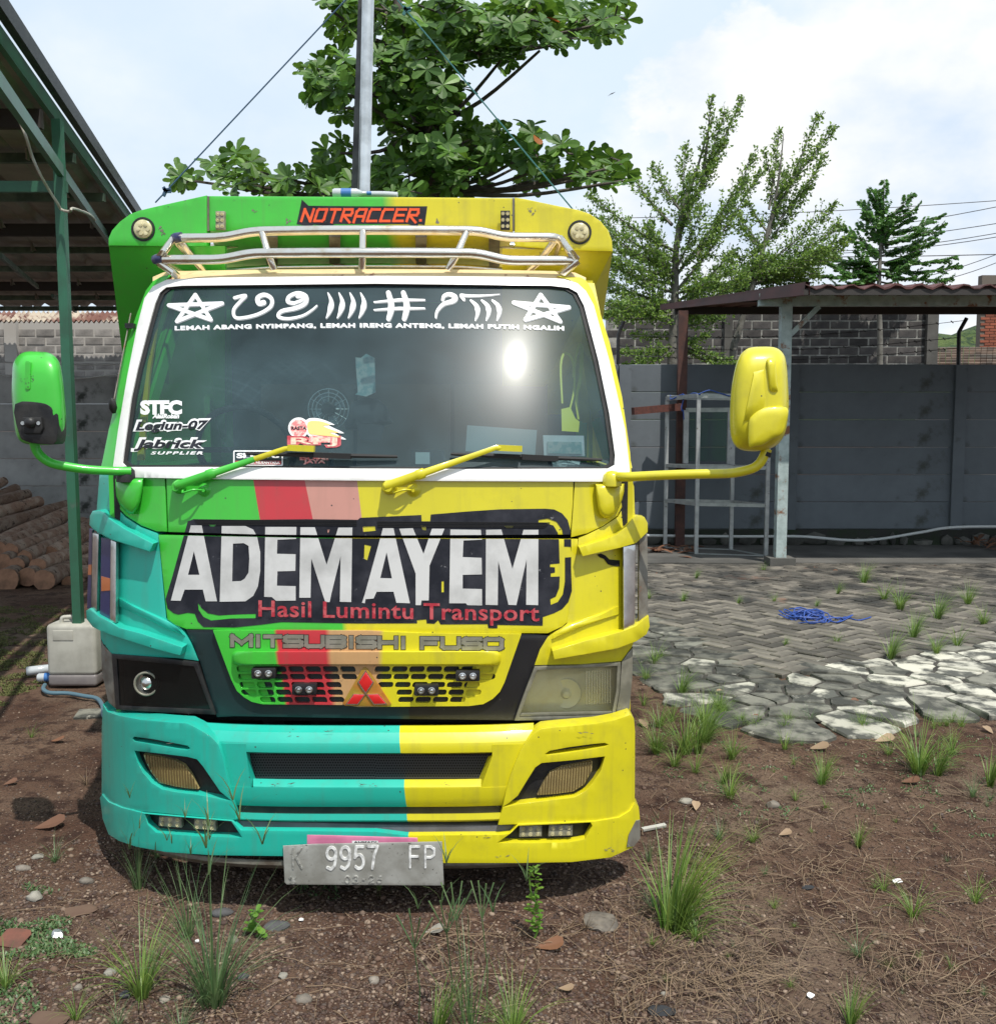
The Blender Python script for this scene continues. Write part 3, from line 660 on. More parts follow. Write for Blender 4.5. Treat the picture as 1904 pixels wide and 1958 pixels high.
# spot lamps on the grille
def podlamp(cx, cy, w_, h_, n_=2):
    p = plate('spot_lamp', rrect(cx-w_/2, cy-h_/2, cx+w_/2, cy+h_/2, 3), 'black_plastic', truck, off=.05, thick=.03, bevel=.003)
    for k in range(n_):
        c = S(cx+(k-(n_-1)/2)*w_*.44, cy, .05); MB().lathe(c, (0, -1, 0), [(-.004, .013), (.004, .013), (.005, .0105), (.001, .009), (.004, .005), (.006, 0)], 16).obj('lens', 'steel', p, 40)
    return p
for q in (qC((1185, 1298)), qC((1445, 1402)), qD((430, 1392)), qD((692, 1300))): podlamp(q[0][0], q[0][1], 46, 20)
# --- headlamps
def rib(m, pl, n_, sf, off, dep): pass
HLp = list(qC((212, 1174), (500, 1196), (762, 1228), (800, 1340), (878, 1562), (600, 1552), (240, 1530)))
hl = plate('headlamp', HLp, 'black_plastic', truck, off=.012, thick=.05, minus=[list(qC((245, 1205), (740, 1252), (845, 1530), (262, 1505)))], bevel=.005)
tag(hl, 'smoked dark headlamp with a round projector')
plate('reflector_bowl', list(qC((245, 1205), (740, 1252), (845, 1530), (262, 1505))), 'interior', hl, off=-.03)
c = S(286, 1303, -.02)
MB().lathe(c, (0, -1, 0), [(0, .036), (.03, .048), (.036, .047), (.036, .040), (.02, .034), (.02, .030), (.034, .022), (.04, .012), (.043, 0)], 28).obj('projector', 'steel', hl, 40)
MB().tube([c+Vector((.043*math.cos(a_*math.pi/14), -.038, .043*math.sin(a_*math.pi/14))) for a_ in range(29)], .0045, 8).obj('light_ring', 'lamp_rim', hl, 60)
plate('lens', list(qC((245, 1205), (740, 1252), (845, 1530), (262, 1505))), 'lamp_glass_dark', hl, off=.008, smooth=180)
plate('indicator_lamp', list(qC((142, 1075), (160, 1120), (212, 1172), (242, 1528), (190, 1485), (150, 1300))), 'dirty_metal', truck, off=.006, thick=.05, bevel=.006)
HR = list(qD((1115, 1243), (1400, 1232), (1662, 1214), (1652, 1400), (1622, 1566), (1300, 1578), (988, 1582), (1050, 1410)))
HRi = list(qD((1132, 1262), (1400, 1250), (1640, 1235), (1632, 1400), (1604, 1545), (1300, 1556), (1018, 1560), (1075, 1410)))
mat('lamp_rim', (.16, .155, .12), .4, .2, col2=(.25, .24, .19), ns=15)
mat('lamp_bowl', (.78, .75, .56), .35, .25, col2=(.66, .56, .28), ns=4, lo=.5, hi=.7, bump=.15, bs=8)
hr = plate('headlamp', HR, 'lamp_rim', truck, off=.014, thick=.05, minus=[HRi], bevel=.005)
tag(hr, 'clear headlamp with a hazy ribbed lens')
plate('reflector_bowl', HRi, 'lamp_bowl', hr, off=-.045)
c = S(1082, 1326, -.044); MB().lathe(c, (0, -1, 0), [(0, .060), (.006, .056), (.003, .04), (.002, .022), (.008, .018), (.022, .012), (.024, 0)], 28).obj('bulb_cup', 'lamp_bowl', hr, 40)
def ribs(name, region, x0, x1, dx, y0, y1, m, par, off, w_=.5, surf=s_cab, slant=0):
    pl = []
    x = x0
    while x < x1: pl.append([(x-slant, y0), (x+dx*w_-slant, y0), (x+dx*w_+slant, y1), (x+slant, y1)]); x += dx
    plate(name, pl, m, par, off=off, thick=.003, clip=[region], step=0, surf=surf, bevel=.0)
glass('rib_glass', (.80, .80, .66), .4, .30, .1, (.40, .39, .28))
plate('lens', HRi, 'lamp_glass', hr, off=.010, smooth=180)
ribs('lens_ribs', [(1118, 1284), (1170, 1280), (1168, 1345), (1120, 1348)], 1110, 1180, 5.0, 1270, 1375, 'rib_glass', hr, .012)
plate('lens_sill', list(qD((1030, 1535), (1606, 1522), (1600, 1543), (1022, 1556))), 'lamp_rim', hr, off=.013, thick=.004, bevel=.001)
plate('indicator_lamp', list(qD((1668, 1210), (1700, 1165), (1738, 1118), (1735, 1300), (1718, 1500), (1700, 1530), (1628, 1562), (1655, 1400))), 'lamp_rim', truck, off=.006, thick=.05, bevel=.006)
# --- bumper
sb = s_bump
BT = list(qE((75, 28), (100, 78), (180, 105), (320, 128), (520, 145), (720, 156), (1200, 168), (1904, 180))) + list(qF((250, 176), (700, 182), (1000, 180), (1250, 170), (1500, 150), (1620, 128), (1722, 96), (1745, 120), (1750, 200), (1750, 655)))
top = [p for p in BT]
bumper = bpy.data.objects.new('bumper', None); scn.collection.objects.link(bumper); bumper.parent = truck
# central section: relief defined by height bands, following the bow of the bumper
bands = [(1390, -.055), (1399, -.004), (1401, .0), (1420, .028), (1422, .030), (1438, .030)]
def bandoff(y, b):
    if y <= b[0][0]: return b[0][1]
    for (y0, o0), (y1, o1) in zip(b, b[1:]):
        if y <= y1: return o0+(o1-o0)*(y-y0)/(y1-y0)
    return b[-1][1]
def cpx(px, ymid):   # picture row at this column of the height that shows at row ymid in the middle
    z = S(704, ymid, 0, sb).z; lo, hi = ymid-80, ymid+20
    for _ in range(16):
        mid = (lo+hi)/2
        if S(px, mid, 0, sb).z > z: lo = mid
        else: hi = mid
    return (lo+hi)/2
def loft(name, xs, bands, m, par, ys_only=None, smooth=25, xslant=None):
    v = []; f = []; n_ = len(bands)
    for x in xs:
        for (y, o_) in bands:
            xx = x+(xslant(x, y) if xslant else 0); v.append(S(xx, cpx(xx, y), o_, sb))
    for i in range(len(xs)-1):
        for k in range(n_-1): f.append((i*n_+k, i*n_+k+1, (i+1)*n_+k+1, (i+1)*n_+k))
    return obj(name, v, f, m, par, smooth)
lin = lambda a, b, n_: [a+(b-a)*i/n_ for i in range(n_+1)]
o1 = loft('upper_beam', lin(392, 1020, 40), [(1386, -.16), (1388, -.03), (1399, -.006), (1401, 0), (1421, .026), (1422.5, .027), (1437, .028), (1440, .028), (1441, .02), (1442, -.03)], 'paint_bumper', bumper)
o3 = loft('lower_bevel', lin(484, 920, 30), [(1490, -.03), (1491, .004), (1506, .0305), (1508, .0308)], 'paint_bumper', bumper)
o2 = loft('lower_beam', lin(436, 972, 40), [(1507.5, .02), (1508, .031), (1528, .031), (1540, .024), (1543, .02), (1544, -.02)], 'paint_bumper', bumper)
# side cheeks of the recess
for pl, pm in (([(446, 1441), (470, 1443), (489, 1492), (478, 1508), (462, 1500)], 0), ([(934, 1446), (975, 1444), (960, 1509), (920, 1508), (918, 1490)], 1)):
    pass
def quad3(name, pts, m, par, smooth=None):
    v = [S(x, y, o_, sb) for x, y, o_ in pts]; return obj(name, v, [tuple(range(len(v)))], m, par)
quad3('recess_cheek', [(470, 1441, .028), (476, 1443, -.02), (489, 1490, -.02), (481, 1507, .030)], 'paint_bumper', bumper)
quad3('recess_cheek', [(941, 1445, .028), (918, 1508, .030), (915, 1490, -.02), (933, 1446, -.02)], 'paint_bumper', bumper)
plate('beam_side', [(392, 1421), (470, 1423), (471, 1441), (481, 1509), (440, 1509), (430, 1470), (415, 1440)], 'paint_bumper', bumper, off=.0288, thick=.04, surf=sb)
plate('beam_side', [(941, 1424), (1020, 1423), (990, 1450), (978, 1509), (918, 1509), (941, 1446)], 'paint_bumper', bumper, off=.0288, thick=.04, surf=sb)
mh = []
MP = [(472, 1440), (940, 1444), (922, 1494), (488, 1492)]
mesh_back = plate('mesh_back', MP, 'dark_void', bumper, off=-.028, surf=sb)
for r in range(10):
    y = 1443.5+r*5.0
    for c_ in range(96): mh.append(circ(474+c_*5+(r % 2)*2.5, y+ (1 if c_ > 48 else 0), 1.7, 6))
mat('mesh_metal', (.05, .05, .055), .45, .3)
plate('mesh_grille', MP, 'mesh_metal', bumper, off=-.018, minus=mh, surf=sb, step=0)
# cutouts
FL = list(qE((283, 343), (450, 362), (640, 385), (705, 402), (745, 450), (800, 530), (860, 618), (940, 683), (700, 638), (560, 622), (470, 603), (400, 560), (340, 490), (305, 420)))
FR = list(qF((1562, 360), (1535, 450), (1490, 520), (1440, 580), (1370, 618), (1200, 640), (1010, 662), (912, 682), (960, 650), (1010, 608), (1060, 525), (1120, 430), (1160, 402), (1350, 385)))
SL_ = list(qE((270, 262), (282, 249), (420, 268), (560, 295), (640, 310), (662, 328), (640, 338), (560, 328), (400, 300), (285, 280)))
SR_ = list(qF((1178, 346), (1210, 325), (1330, 302), (1480, 282), (1560, 275), (1587, 285), (1560, 298), (1450, 318), (1330, 335), (1195, 352)))
DL = list(qE((352, 768), (600, 790), (935, 818), (1010, 928), (700, 918), (430, 895), (372, 838)))
DR = list(qF((1012, 800), (1250, 790), (1470, 778), (1482, 800), (1435, 885), (1330, 905), (1100, 910), (878, 908), (960, 850)))
WL = list(qE((75, 28), (100, 78), (180, 105), (320, 128), (520, 145), (720, 156), (800, 160), (840, 200), (760, 215)))
wingL = list(qE((72, 30), (100, 80), (180, 108), (320, 134), (520, 152), (640, 160), (700, 190), (760, 225), (800, 250), (850, 305), (880, 400), (905, 520), (932, 640), (950, 700), (968, 808), (820, 795), (600, 775), (350, 752), (200, 725), (110, 690), (64, 645), (64, 200)))
wingR = list(qF((1722, 96), (1620, 130), (1500, 153), (1250, 175), (1160, 184), (1110, 215), (1070, 262), (1030, 320), (1000, 390), (965, 480), (935, 580), (912, 690), (884, 795), (1010, 790), (1250, 780), (1500, 768), (1650, 745), (1720, 700), (1750, 655), (1752, 200), (1745, 120)))
wl = plate('wing_panel', wingL, 'paint_bumper', bumper, off=.052, thick=.09, minus=[FL, SL_], surf=sb, bevel=.009, seg=3, smooth=50)
wr = plate('wing_panel', wingR, 'paint_bumper', bumper, off=.052, thick=.09, minus=[FR, SR_], surf=sb, bevel=.009, seg=3, smooth=50)
for p_, w_ in ((FL, wl), (SL_, wl), (FR, wr), (SR_, wr)):
    plate('recess', p_, 'black_plastic', w_, off=.012, surf=sb)
lL = list(qE((345, 368), (450, 384), (560, 410), (620, 442), (670, 510), (715, 602), (640, 597), (560, 585), (450, 558), (395, 485), (362, 420)))
lR = list(qF((1212, 462), (1290, 427), (1380, 408), (1482, 390), (1478, 450), (1430, 538), (1360, 583), (1250, 598), (1132, 606), (1165, 540)))
for p_, w_, sl_ in ((lL, wl, 2), (lR, wr, -2)):
    fl = plate('fog_lamp', p_, 'fog_lens', truck, off=.030, thick=.03, surf=sb, bevel=.004)
    xs_ = [q[0] for q in p_]; ys_ = [q[1] for q in p_]
    ribs('lens_ribs', p_, min(xs_), max(xs_), 5.2, min(ys_), max(ys_), 'fog_rib', fl, .0332, .5, sb, sl_)
# groove and ledges between beam and skirt
loft('groove', lin(445, 968, 30), [(1540, .012), (1545, .010), (1557, .010)], 'black_plastic', bumper)
loft('ledge', lin(452, 960, 30), [(1556, .0), (1557, .040), (1569, .044), (1571, .038), (1573, .0)], 'paint_bumper', bumper)
mat('grey_strip', (.075, .075, .09), .5, col2=(.13, .13, .15), ns=8)
plate('grey_strip', [(440, 1572)]+list(qE((935, 815), (1904, 840)))+list(qF((300, 798), (1015, 795), (930, 860), (300, 862)))+list(qE((1900, 888), (990, 880))), 'grey_strip', bumper, off=.030, thick=.04, surf=sb, bevel=.004)
skirt = list(qE((52, 660), (66, 638), (110, 690), (200, 728), (350, 765), (600, 787), (940, 815), (1000, 880), (1904, 888))) + list(qF((300, 862), (890, 858), (960, 850), (1012, 792), (1250, 783), (1500, 772), (1650, 748), (1720, 705), (1750, 655), (1775, 680), (1783, 760), (1785, 880), (1740, 935), (1600, 1000), (1350, 1030), (1000, 1036), (545, 1036), (0, 1040))) + list(qE((1280, 1052), (800, 1046), (500, 1025), (300, 990), (180, 950), (110, 905), (70, 800)))
sk = plate('skirt', skirt, 'paint_bumper', bumper, off=.062, thick=.08, minus=[DL, DR], surf=sb, bevel=.010, seg=3, smooth=50)
for p_ in (DL, DR): plate('recess', p_, 'black_plastic', sk, off=.02, surf=sb)
plate('corner_guard', list(qF((1758, 770), (1783, 765), (1785, 880), (1745, 930), (1700, 935), (1712, 860))), 'dirty_metal', bumper, off=.068, thick=.01, surf=sb)
loft('bumper_bar', lin(250, 1170, 40), [(1646, .045), (1648, .05), (1656, .05), (1660, .03), (1662, -.05)], 'dirty_metal', bumper)
def ledpod(pl, cols, rws, par_name='led_lamp', surf=sb, off=.045, r=.0072, bm_='led_body'):
    xs_ = [q[0] for q in pl]; p = plate(par_name, pl, bm_, truck, off=off, thick=.025, surf=surf, bevel=.002)
    (x0, y0), (x1, y1), (x2, y2), (x3, y3) = pl
    m = MB()
    for i in range(cols):
        for j in range(rws):
            u = (i+.5)/cols; v_ = (j+.5)/rws
            x = (x0*(1-u)+x1*u)*(1-v_)+(x3*(1-u)+x2*u)*v_; y = (y0*(1-u)+y1*u)*(1-v_)+(y3*(1-u)+y2*u)*v_
            q = MB().lathe(S(x, y, off, surf), (0, -1, 0), [(-.002, r), (.003, r), (.003, r*.75), (0, r*.55), (.004, r*.3), (.005, 0)], 12); q.obj('led', 'led', p, 40)
    return p
ledpod(list(qE((450, 785), (600, 792), (602, 862), (446, 850))), 3, 2); ledpod(list(qE((685, 802), (828, 812), (832, 882), (682, 868))), 3, 2)
ledpod(list(qF((1020, 802), (1162, 800), (1160, 868), (1018, 872))), 3, 2); ledpod(list(qF((1208, 798), (1358, 796), (1355, 862), (1202, 868))), 3, 2)
for k, (x, y, r, n_) in enumerate(((560, 1411, 16, 7), (630, 1398, 10, 4), (540, 1500, 22, 7), (700, 1502, 26, 7), (845, 1500, 12, 4), (1120, 1402, 14, 6), (1165, 1625, 9, 5), (330, 1420, 8, 3), (640, 1600, 8, 3), (925, 1600, 10, 3), (960, 1638, 14, 4))):
    rr = random.Random(k+60); pl = []
    for j in range(n_):
        cx, cy = x+rr.uniform(-r, r), y+rr.uniform(-3.5, 3.5); L_ = rr.uniform(2, 7); a = rr.uniform(-.5, .5); w_ = rr.uniform(.35, .9)
        pl.append([(cx-L_*math.cos(a), cy-L_*math.sin(a)), (cx, cy-w_), (cx+L_*math.cos(a), cy+L_*math.sin(a)), (cx, cy+w_)])
    plate('scrape', pl, 'dirty_metal', bumper, off=.064 if y > 1590 or x > 1030 or x < 380 else (.012 if y < 1415 else .0325), surf=sb, step=0)
# little stub on the bumper
c = S(354, 1386, -.05, sb); MB().lathe(c, (0, 0, 1), [(0, .013), (.03, .013), (.032, .011), (.036, 0)], 12).obj('tie_stub', 'steel', truck, 40)
# number plates
s_pl = lambda X, Z: 3.372+.10*(X+.45)**2
mat('plate_alu', (.42, .42, .39), .5, .35, col2=(.28, .275, .245), ns=9, rust=((.04, .035, .03), 60, .63, .66), bump=.25, bs=12, bd=.006)
mat('plate_paint', (.80, .80, .78), .5, col2=(.4, .4, .39), ns=60); mat('pink', (.62, .20, .33), .5, col2=(.5, .15, .26), ns=9)
mat('stamp', (.62, .62, .58), .45, .5, col2=(.2, .2, .18), ns=80)
pk = plate('pink_card', [(587, 1597), (798, 1603), (800, 1640), (587, 1640)], 'pink', truck, off=.0, thick=.004, surf=lambda X, Z: 3.382+.1*(X+.45)**2, bevel=.001)
plate('card_print', [(673, 1608), (723, 1608), (723, 1616), (673, 1616)], 'sticker_white', pk, off=.0012, surf=lambda X, Z: 3.382+.1*(X+.45)**2)
text('print_line', 'AHMADI', (676, 1609, 720, 1613), 'sticker_black', pk, off=.0022, surf=lambda X, Z: 3.382+.1*(X+.45)**2, bold=.04)
np_ = plate('number_plate', [(541, 1618), (600, 1614.5), (700, 1612.5), (845, 1610), (848.5, 1692), (845, 1694), (700, 1693), (548, 1692), (544, 1688)], 'plate_alu', truck, off=.0, thick=.003, surf=s_pl, bevel=.0012)
def glyph(lines, x0, y0, w_, h_, wd, m, off=.003):
    ln = [[(x0+a*w_, y0+b_*h_) for a, b_ in l] for l in lines]
    return plate('plate_digit', strokes(ln, wd), m, np_, off=off, thick=.003, surf=s_pl, step=0, bevel=.0006, seg=1)
ar = lambda cx, cy, rx, ry, a0, a1, n_=10: [(cx+rx*math.cos(R(a0+(a1-a0)*i/n_)), cy+ry*math.sin(R(a0+(a1-a0)*i/n_))) for i in range(n_+1)]
G9 = [ar(.5, .27, .45, .27, 0, 360, 16), [(.95, .27), (.93, .6), (.8, .85), (.45, 1), (.1, .92)]]
G5 = [[(.9, 0), (.2, 0), (.12, .42)]+ar(.48, .68, .47, .32, 215, 495, 12)]
G7 = [[(.02, 0), (.95, 0), (.6, .45), (.45, 1)]]
GK = [[(0, 0), (0, 1)], [(.95, 0), (.05, .55)], [(.3, .42), (1, 1)]]
GF = [[(1, 0), (0, 0), (0, 1)], [(0, .48), (.85, .48)]]
GP_ = [[(0, 1), (0, 0), (.6, 0), (.95, .12), (.95, .4), (.6, .52), (0, .52)]]
G0 = [ar(.5, .5, .45, .5, 0, 360, 14)]
G3 = [ar(.45, .27, .45, .26, 200, 450, 10)+ar(.45, .74, .5, .27, 270, 520, 10)]
G2 = [ar(.48, .28, .45, .28, 190, 380, 8)+[(.05, 1), (1, 1)]]
G6 = [[(.85, .05), (.4, .1), (.08, .5)]+ar(.5, .7, .43, .3, 190, 550, 14)]
glyph(GK, 560, 1623, 17, 38, 3.2, 'stamp'); 
for i, g_ in enumerate((G9, G9, G5, G7)): glyph(g_, 624+i*26.5, 1621-i*.6, 19, 42, 5.2, 'plate_paint')
glyph(GF, 784, 1620, 17, 39, 4.2, 'plate_paint'); glyph(GP_, 813, 1620, 18, 39, 4.2, 'plate_paint')
for g_, x in ((G0, 659), (G3, 675), (G2, 705), (G6, 720)): glyph(g_, x, 1676, 10, 13, 2, 'stamp')
glyph([[(0, 0), (1, 0)]], 694, 1683, 2, 1, 2.6, 'stamp')
plate('crest', curve2([(556, 1676), (560, 1680), (566, 1678), (563, 1684), (566, 1688), (560, 1691), (554, 1688), (557, 1684), (552, 1679)], 3, True), 'stamp', np_, off=.0035, thick=.002, surf=s_pl, step=0)
# --- wipers
def wiper(piv, elbow, tip, b0, b1, m, wash, sx):
    w_ = part('wiper')
    a = S(*piv, .055); e = S(*elbow, .060); t_ = S(*tip, .050)
    q = MB(); rw = .016
    v = [a+Vector((0, 0, 0))]
    ax = (e-a).normalized(); n_ = Vector((0, -1, 0)); sd = ax.cross(n_).normalized()
    rings = [(a-ax*.02, .012), (a, .017), (a+ax*.10, .017), (a+ax*.105, .020), (a+ax*.13, .020), (a+ax*.135, .0145), (a.lerp(e, .75), .011), (e, .010), (t_, .011)]
    vs_ = []; fs_ = []
    for (c, r_) in rings:
        for k in range(8):
            tt = 2*math.pi*(k+.5)/8; vs_.append(c+sd*math.cos(tt)*r_+n_*math.sin(tt)*r_*.6)
    for i in range(len(rings)-1):
        for k in range(8): fs_.append((i*8+k, (i+1)*8+k, (i+1)*8+(k+1) % 8, i*8+(k+1) % 8))
    fs_ += [tuple(range(8)), tuple((len(rings)-1)*8+k for k in range(8))[::-1]]
    bm = bmesh.new(); bb = [bm.verts.new(x) for x in vs_]; [bm.faces.new([bb[i] for i in f_]) for f_ in fs_]; bmesh.ops.recalc_face_normals(bm, faces=bm.faces[:])
    vs_ = [x.co.copy() for x in bm.verts]; fs_ = [tuple(v_.index for v_ in f_.verts) for f_ in bm.faces]; bm.free()
    obj('arm', vs_, fs_, m, w_, 50)
    c0 = t_; q = MB(); q.beam(t_-Vector((.045, 0, 0)), t_+Vector((.05, 0, -.004)), .03, .022); q.obj('blade_clip', m, w_)
    bx = MB(); A_ = S(*b0, .02); B_ = S(*b1, .02); pts_ = [A_, A_.lerp(B_, .25)+Vector((0, -.012, 0)), A_.lerp(B_, .5)+Vector((0, -.016, 0)), A_.lerp(B_, .75)+Vector((0, -.012, 0)), B_]
    bx.tube(smooth_path(pts_, 4), [.006+.004*math.sin(math.pi*i/16) for i in range(17)], 6); bx.beam(A_.lerp(B_, .46)+Vector((0, -.02, 0)), A_.lerp(B_, .70)+Vector((0, -.018, -.002)), .024, .02)
    bx.obj('blade', 'rubber', w_, 40)
    MB().lathe(S(piv[0], piv[1]+4, .0), (0, -1, 0), [(0, .03), (.02, .026), (.045, .02), (.06, .014)], 16).obj('pivot', m, w_, 40)
    # washer nozzle and its little hose
    c = S(*wash, 0); q = MB().lathe(c, (0, -1, 0), [(0, .026), (.008, .026), (.010, .018), (.014, .016), (.018, .008), (.03, .006)], 18)
    q.tube(smooth_path([c+Vector((0, -.02, 0)), c+Vector((-.03, -.05, .004)), c+Vector((-.07, -.045, -.006)), S(piv[0]+8, piv[1]+6, .04)], 5), .004, 6)
    q.obj('washer_nozzle', m, w_, 50)
wiper((345, 926), (545, 858), (575, 856), (470, 867), (760, 873), 'paint_arm', (393, 937), 1)
wiper((745, 927), (948, 856), (972, 856), (862, 868), (1150, 879), 'paint_yellow_worn', (791, 937), 1)
# --- mirrors
def mirror(outline, depthY, m, armpts, armm, r_, pane, foot):
    mi = part('wing_mirror')
    sf = lambda X, Z: depthY
    ol = curve2(outline, 5, True)
    pillow('housing', ol, [(.90, -.03), (.97, -.02), (1, 0), (1.0, .035), (.97, .075), (.89, .105), (.76, .125), (.55, .134), (.25, .137)], m, mi, surf=sf, smooth=70)
    pillow('mirror_glass', ol, [(.90, -.032), (.6, -.032)], 'steel', mi, surf=sf)
    MB().tube(bend(armpts, .10, 6), r_, 12).obj('arm', armm, mi, 60)
    return mi
mL = mirror(list(qL((110, 216), (190, 212), (245, 222), (282, 260), (298, 330), (310, 440), (316, 530), (312, 600), (292, 640), (250, 656), (160, 658), (105, 645), (78, 610), (66, 540), (56, 420), (58, 330), (66, 262))), 3.62, 'paint_green_worn',
            [S(250, 901, .04), P(226, 901, 3.66), P(160, 898, 3.62), P(95, 886, 3.58), P(70, 866, 3.57), P(62, 835, 3.56)], 'paint_green', .0165, None, None)
s_ml = lambda X, Z: 3.62
bp = curve2(list(qL((70, 462), (195, 455), (245, 480), (252, 515), (272, 515), (270, 640), (215, 655), (120, 640), (88, 600))), 3, True)
bk = plate('bracket_cover', bp, 'black_plastic', mL, off=.138, thick=.07, surf=s_ml, bevel=.006)
plate('bracket', list(qL((105, 525), (195, 525), (205, 575), (190, 605), (115, 605), (98, 575))), 'rubber', mL, off=.150, thick=.02, surf=s_ml, bevel=.006)
MB().lathe(P(58.5, 808, 3.47), (0, -1, 0), [(0, .02), (.012, .018), (.018, .01), (.019, 0)], 16).obj('knuckle', 'black_plastic', mL, 60)
plate('rib', rrect(48, 690, 58, 745, 4.5, 4), 'paint_green_worn', mL, off=.1385, thick=.03, surf=s_ml, bevel=.004)
q = MB()
for x, y in ((45, 809), (75, 809)): q.lathe(P(x, y, 3.475), (0, -1, 0), [(0, .007), (.008, .007), (.008, 0)], 8)
q.obj('bolt', 'steel', mL)
mR = mirror(list(qR((700, 290), (740, 272), (840, 272), (885, 300), (902, 350), (910, 450), (913, 560), (905, 640), (888, 700), (850, 745), (780, 768), (710, 768), (665, 750), (638, 700), (632, 600), (638, 480), (655, 380), (675, 320))), 3.58, 'paint_yellow_worn',
            [S(1176, 911, .045), P(1195, 912, 3.64), P(1300, 907, 3.60), P(1405, 905, 3.57), P(1450, 893, 3.55), P(1467, 858, 3.55)], 'paint_yellow_worn', .0175, None, None)
s_mr = lambda X, Z: 3.58
pillow('bracket_cover', curve2(list(qR((722, 745), (720, 640), (735, 600), (790, 562), (905, 562), (900, 640), (880, 690), (830, 715), (790, 740), (750, 748))), 4, True), [(1, .120), (.99, .141), (.93, .146), (.6, .150), (.2, .151)], 'paint_yellow_worn', mR, surf=s_mr, smooth=60)
pillow('rib', rrect(1468, 684, 1485, 752, 7, 4, skew=.1), [(1, .128), (.9, .140), (.6, .146)], 'paint_yellow_worn', mR, surf=s_mr)
pillow('rib', [(1440, 705), (1462, 700), (1466, 760), (1462, 800), (1418, 812), (1424, 780)], [(1, .125), (.8, .141), (.3, .148)], 'paint_yellow_worn', mR, surf=s_mr)
MB().tube([P(1463, 872, 3.55), P(1466, 864, 3.55)], .0185, 12).obj('joint', 'rubber', mR, 60)
for (x, y, par, m) in ((241, 903, mL, 'black_plastic'), (1170, 911, mR, 'paint_yellow_worn')):
    MB().lathe(S(x, y+8, .035), (0, 0, 1), [(-.02, .036), (.0, .036), (.022, .032), (.034, .02), (.038, 0)], 18).obj('arm_socket', m, par, 60)
# aerial clipped on the left pillar
a = part('aerial'); MB().tube([S(*qA((180, 1430))[0], .05), S(*qA((290, 865))[0], .04)], .0032, 6).obj('rod', 'dirty_metal', a, 60)
MB().lathe(S(*qA((182, 1500))[0], .02), (0, -.3, 1), [(0, .008), (.02, .016), (.05, .014), (.06, .006)], 10).obj('foot', 'black_plastic', a, 50)
MB().box(S(*qA((287, 945))[0], .035), (.035, .03, .02)).obj('clip', 'black_plastic', a)
# --- roof rack
rack = part('roof_rack')
r_ = .0195
yU = lambda x: 4.14+.10*((x-704)/400)**2; yL = lambda x: 4.00+.12*((x-704)/400)**2
U = [P(x, y, yU(x)) for x, y in ((331, 455), (427, 454), (484, 442), (600, 440), (700, 439.5), (800, 440), (916, 441), (964, 453), (1072, 454))]
Lw = [P(x, y, yL(x)) for x, y in ((295, 496), (424, 496), (481, 484), (600, 483), (700, 483), (800, 483), (913, 484), (967, 498), (1102, 498))]
bU = [P(x, y, 4.62) for x, y in ((352, 480), (493, 461), (704, 458), (908, 459), (1045, 481))]
bL = [P(x, y, 4.60) for x, y in ((385, 520), (530, 511), (704, 509), (880, 510), (1035, 522))]
MB().tube(bend([U[0]+Vector((.02, .30, -.06))]+U+[U[-1]+Vector((-.02, .30, -.06))], .05), r_, 12).obj('rail', 'chrome', rack, 60)
MB().tube(bend([Lw[0]+Vector((.10, .30, -.06))]+Lw+[Lw[-1]+Vector((-.10, .30, -.06))], .05), r_, 12).obj('rail', 'chrome', rack, 60)
MB().tube(bend(bU, .05), r_*.8, 10).obj('rail', 'chrome', rack, 60); MB().tube(bend(bL, .05), r_*.7, 10).obj('rail', 'chrome', rack, 60)
for k, (x0, y0, x1, y1) in enumerate(((501, 444, 524, 512), (694, 441, 692, 511), (892, 444, 857, 512))):
    MB().tube([P(x0, y0, yU(x0)), P((x0+x1)/2, (y0+y1)/2+6, yL(x0)+.02), P(x1, y1+2, yL(x0)+.05)], .015, 8).obj('post', 'chrome', rack, 60)
for pl in ((P(331, 456, yU(331)), P(312, 484, 4.09), P(300, 495, yL(295))), (P(300, 498, yL(295)), P(330, 520, 4.12), P(338, 527, 4.16)), (P(345, 460, yU(331)+.02), P(375, 500, 4.3), P(392, 520, 4.45)),
           (P(1072, 456, yU(1072)), P(1092, 484, 4.09), P(1102, 495, yL(1102))), (P(1104, 498, yL(1102)), P(1078, 522, 4.12), P(1072, 527, 4.16)), (P(1060, 460, yU(1072)+.02), P(1030, 500, 4.3), P(1008, 518, 4.45))):
    MB().tube(pl, .016, 8).obj('post', 'chrome', rack, 60)
for x, y, s_ in ((331, 455, U[0]), (295, 496, Lw[0])): MB().lathe(s_+Vector((.012, -.004, 0)), (-1, .3, -.1), [(-.03, .0205), (0, .0215), (.014, .018), (.022, .008), (.024, 0)], 14).obj('end_cap', 'blue_end', rack, 60)
# --- cargo body: visor, wings, walls
cargo = part('cargo_body')
VC = [(399, 374), (560, 375), (744, 376), (981, 378), (981, 441), (399, 441)]
plate('visor_panel', VC, 'paint_visor', cargo, off=0, thick=.04, surf=s_vis, bevel=.004)
VL = [(395, 373)] + list(qA((600, 150), (430, 188), (340, 210), (285, 232), (220, 280), (170, 335), (148, 385), (148, 432))) + [(300, 470), (395, 470)]
VR = [(984, 377)] + list(qB((1060, 135), (1250, 175), (1400, 205), (1470, 228), (1540, 275), (1590, 335), (1614, 400), (1619, 470))) + [(1075, 478), (984, 470)]
plate('visor_wing', VL, 'paint_green', cargo, off=.012, thick=.06, surf=s_vis, bevel=.004)
plate('visor_wing', VR, 'paint_yellow', cargo, off=.012, thick=.06, surf=s_vis, bevel=.004)
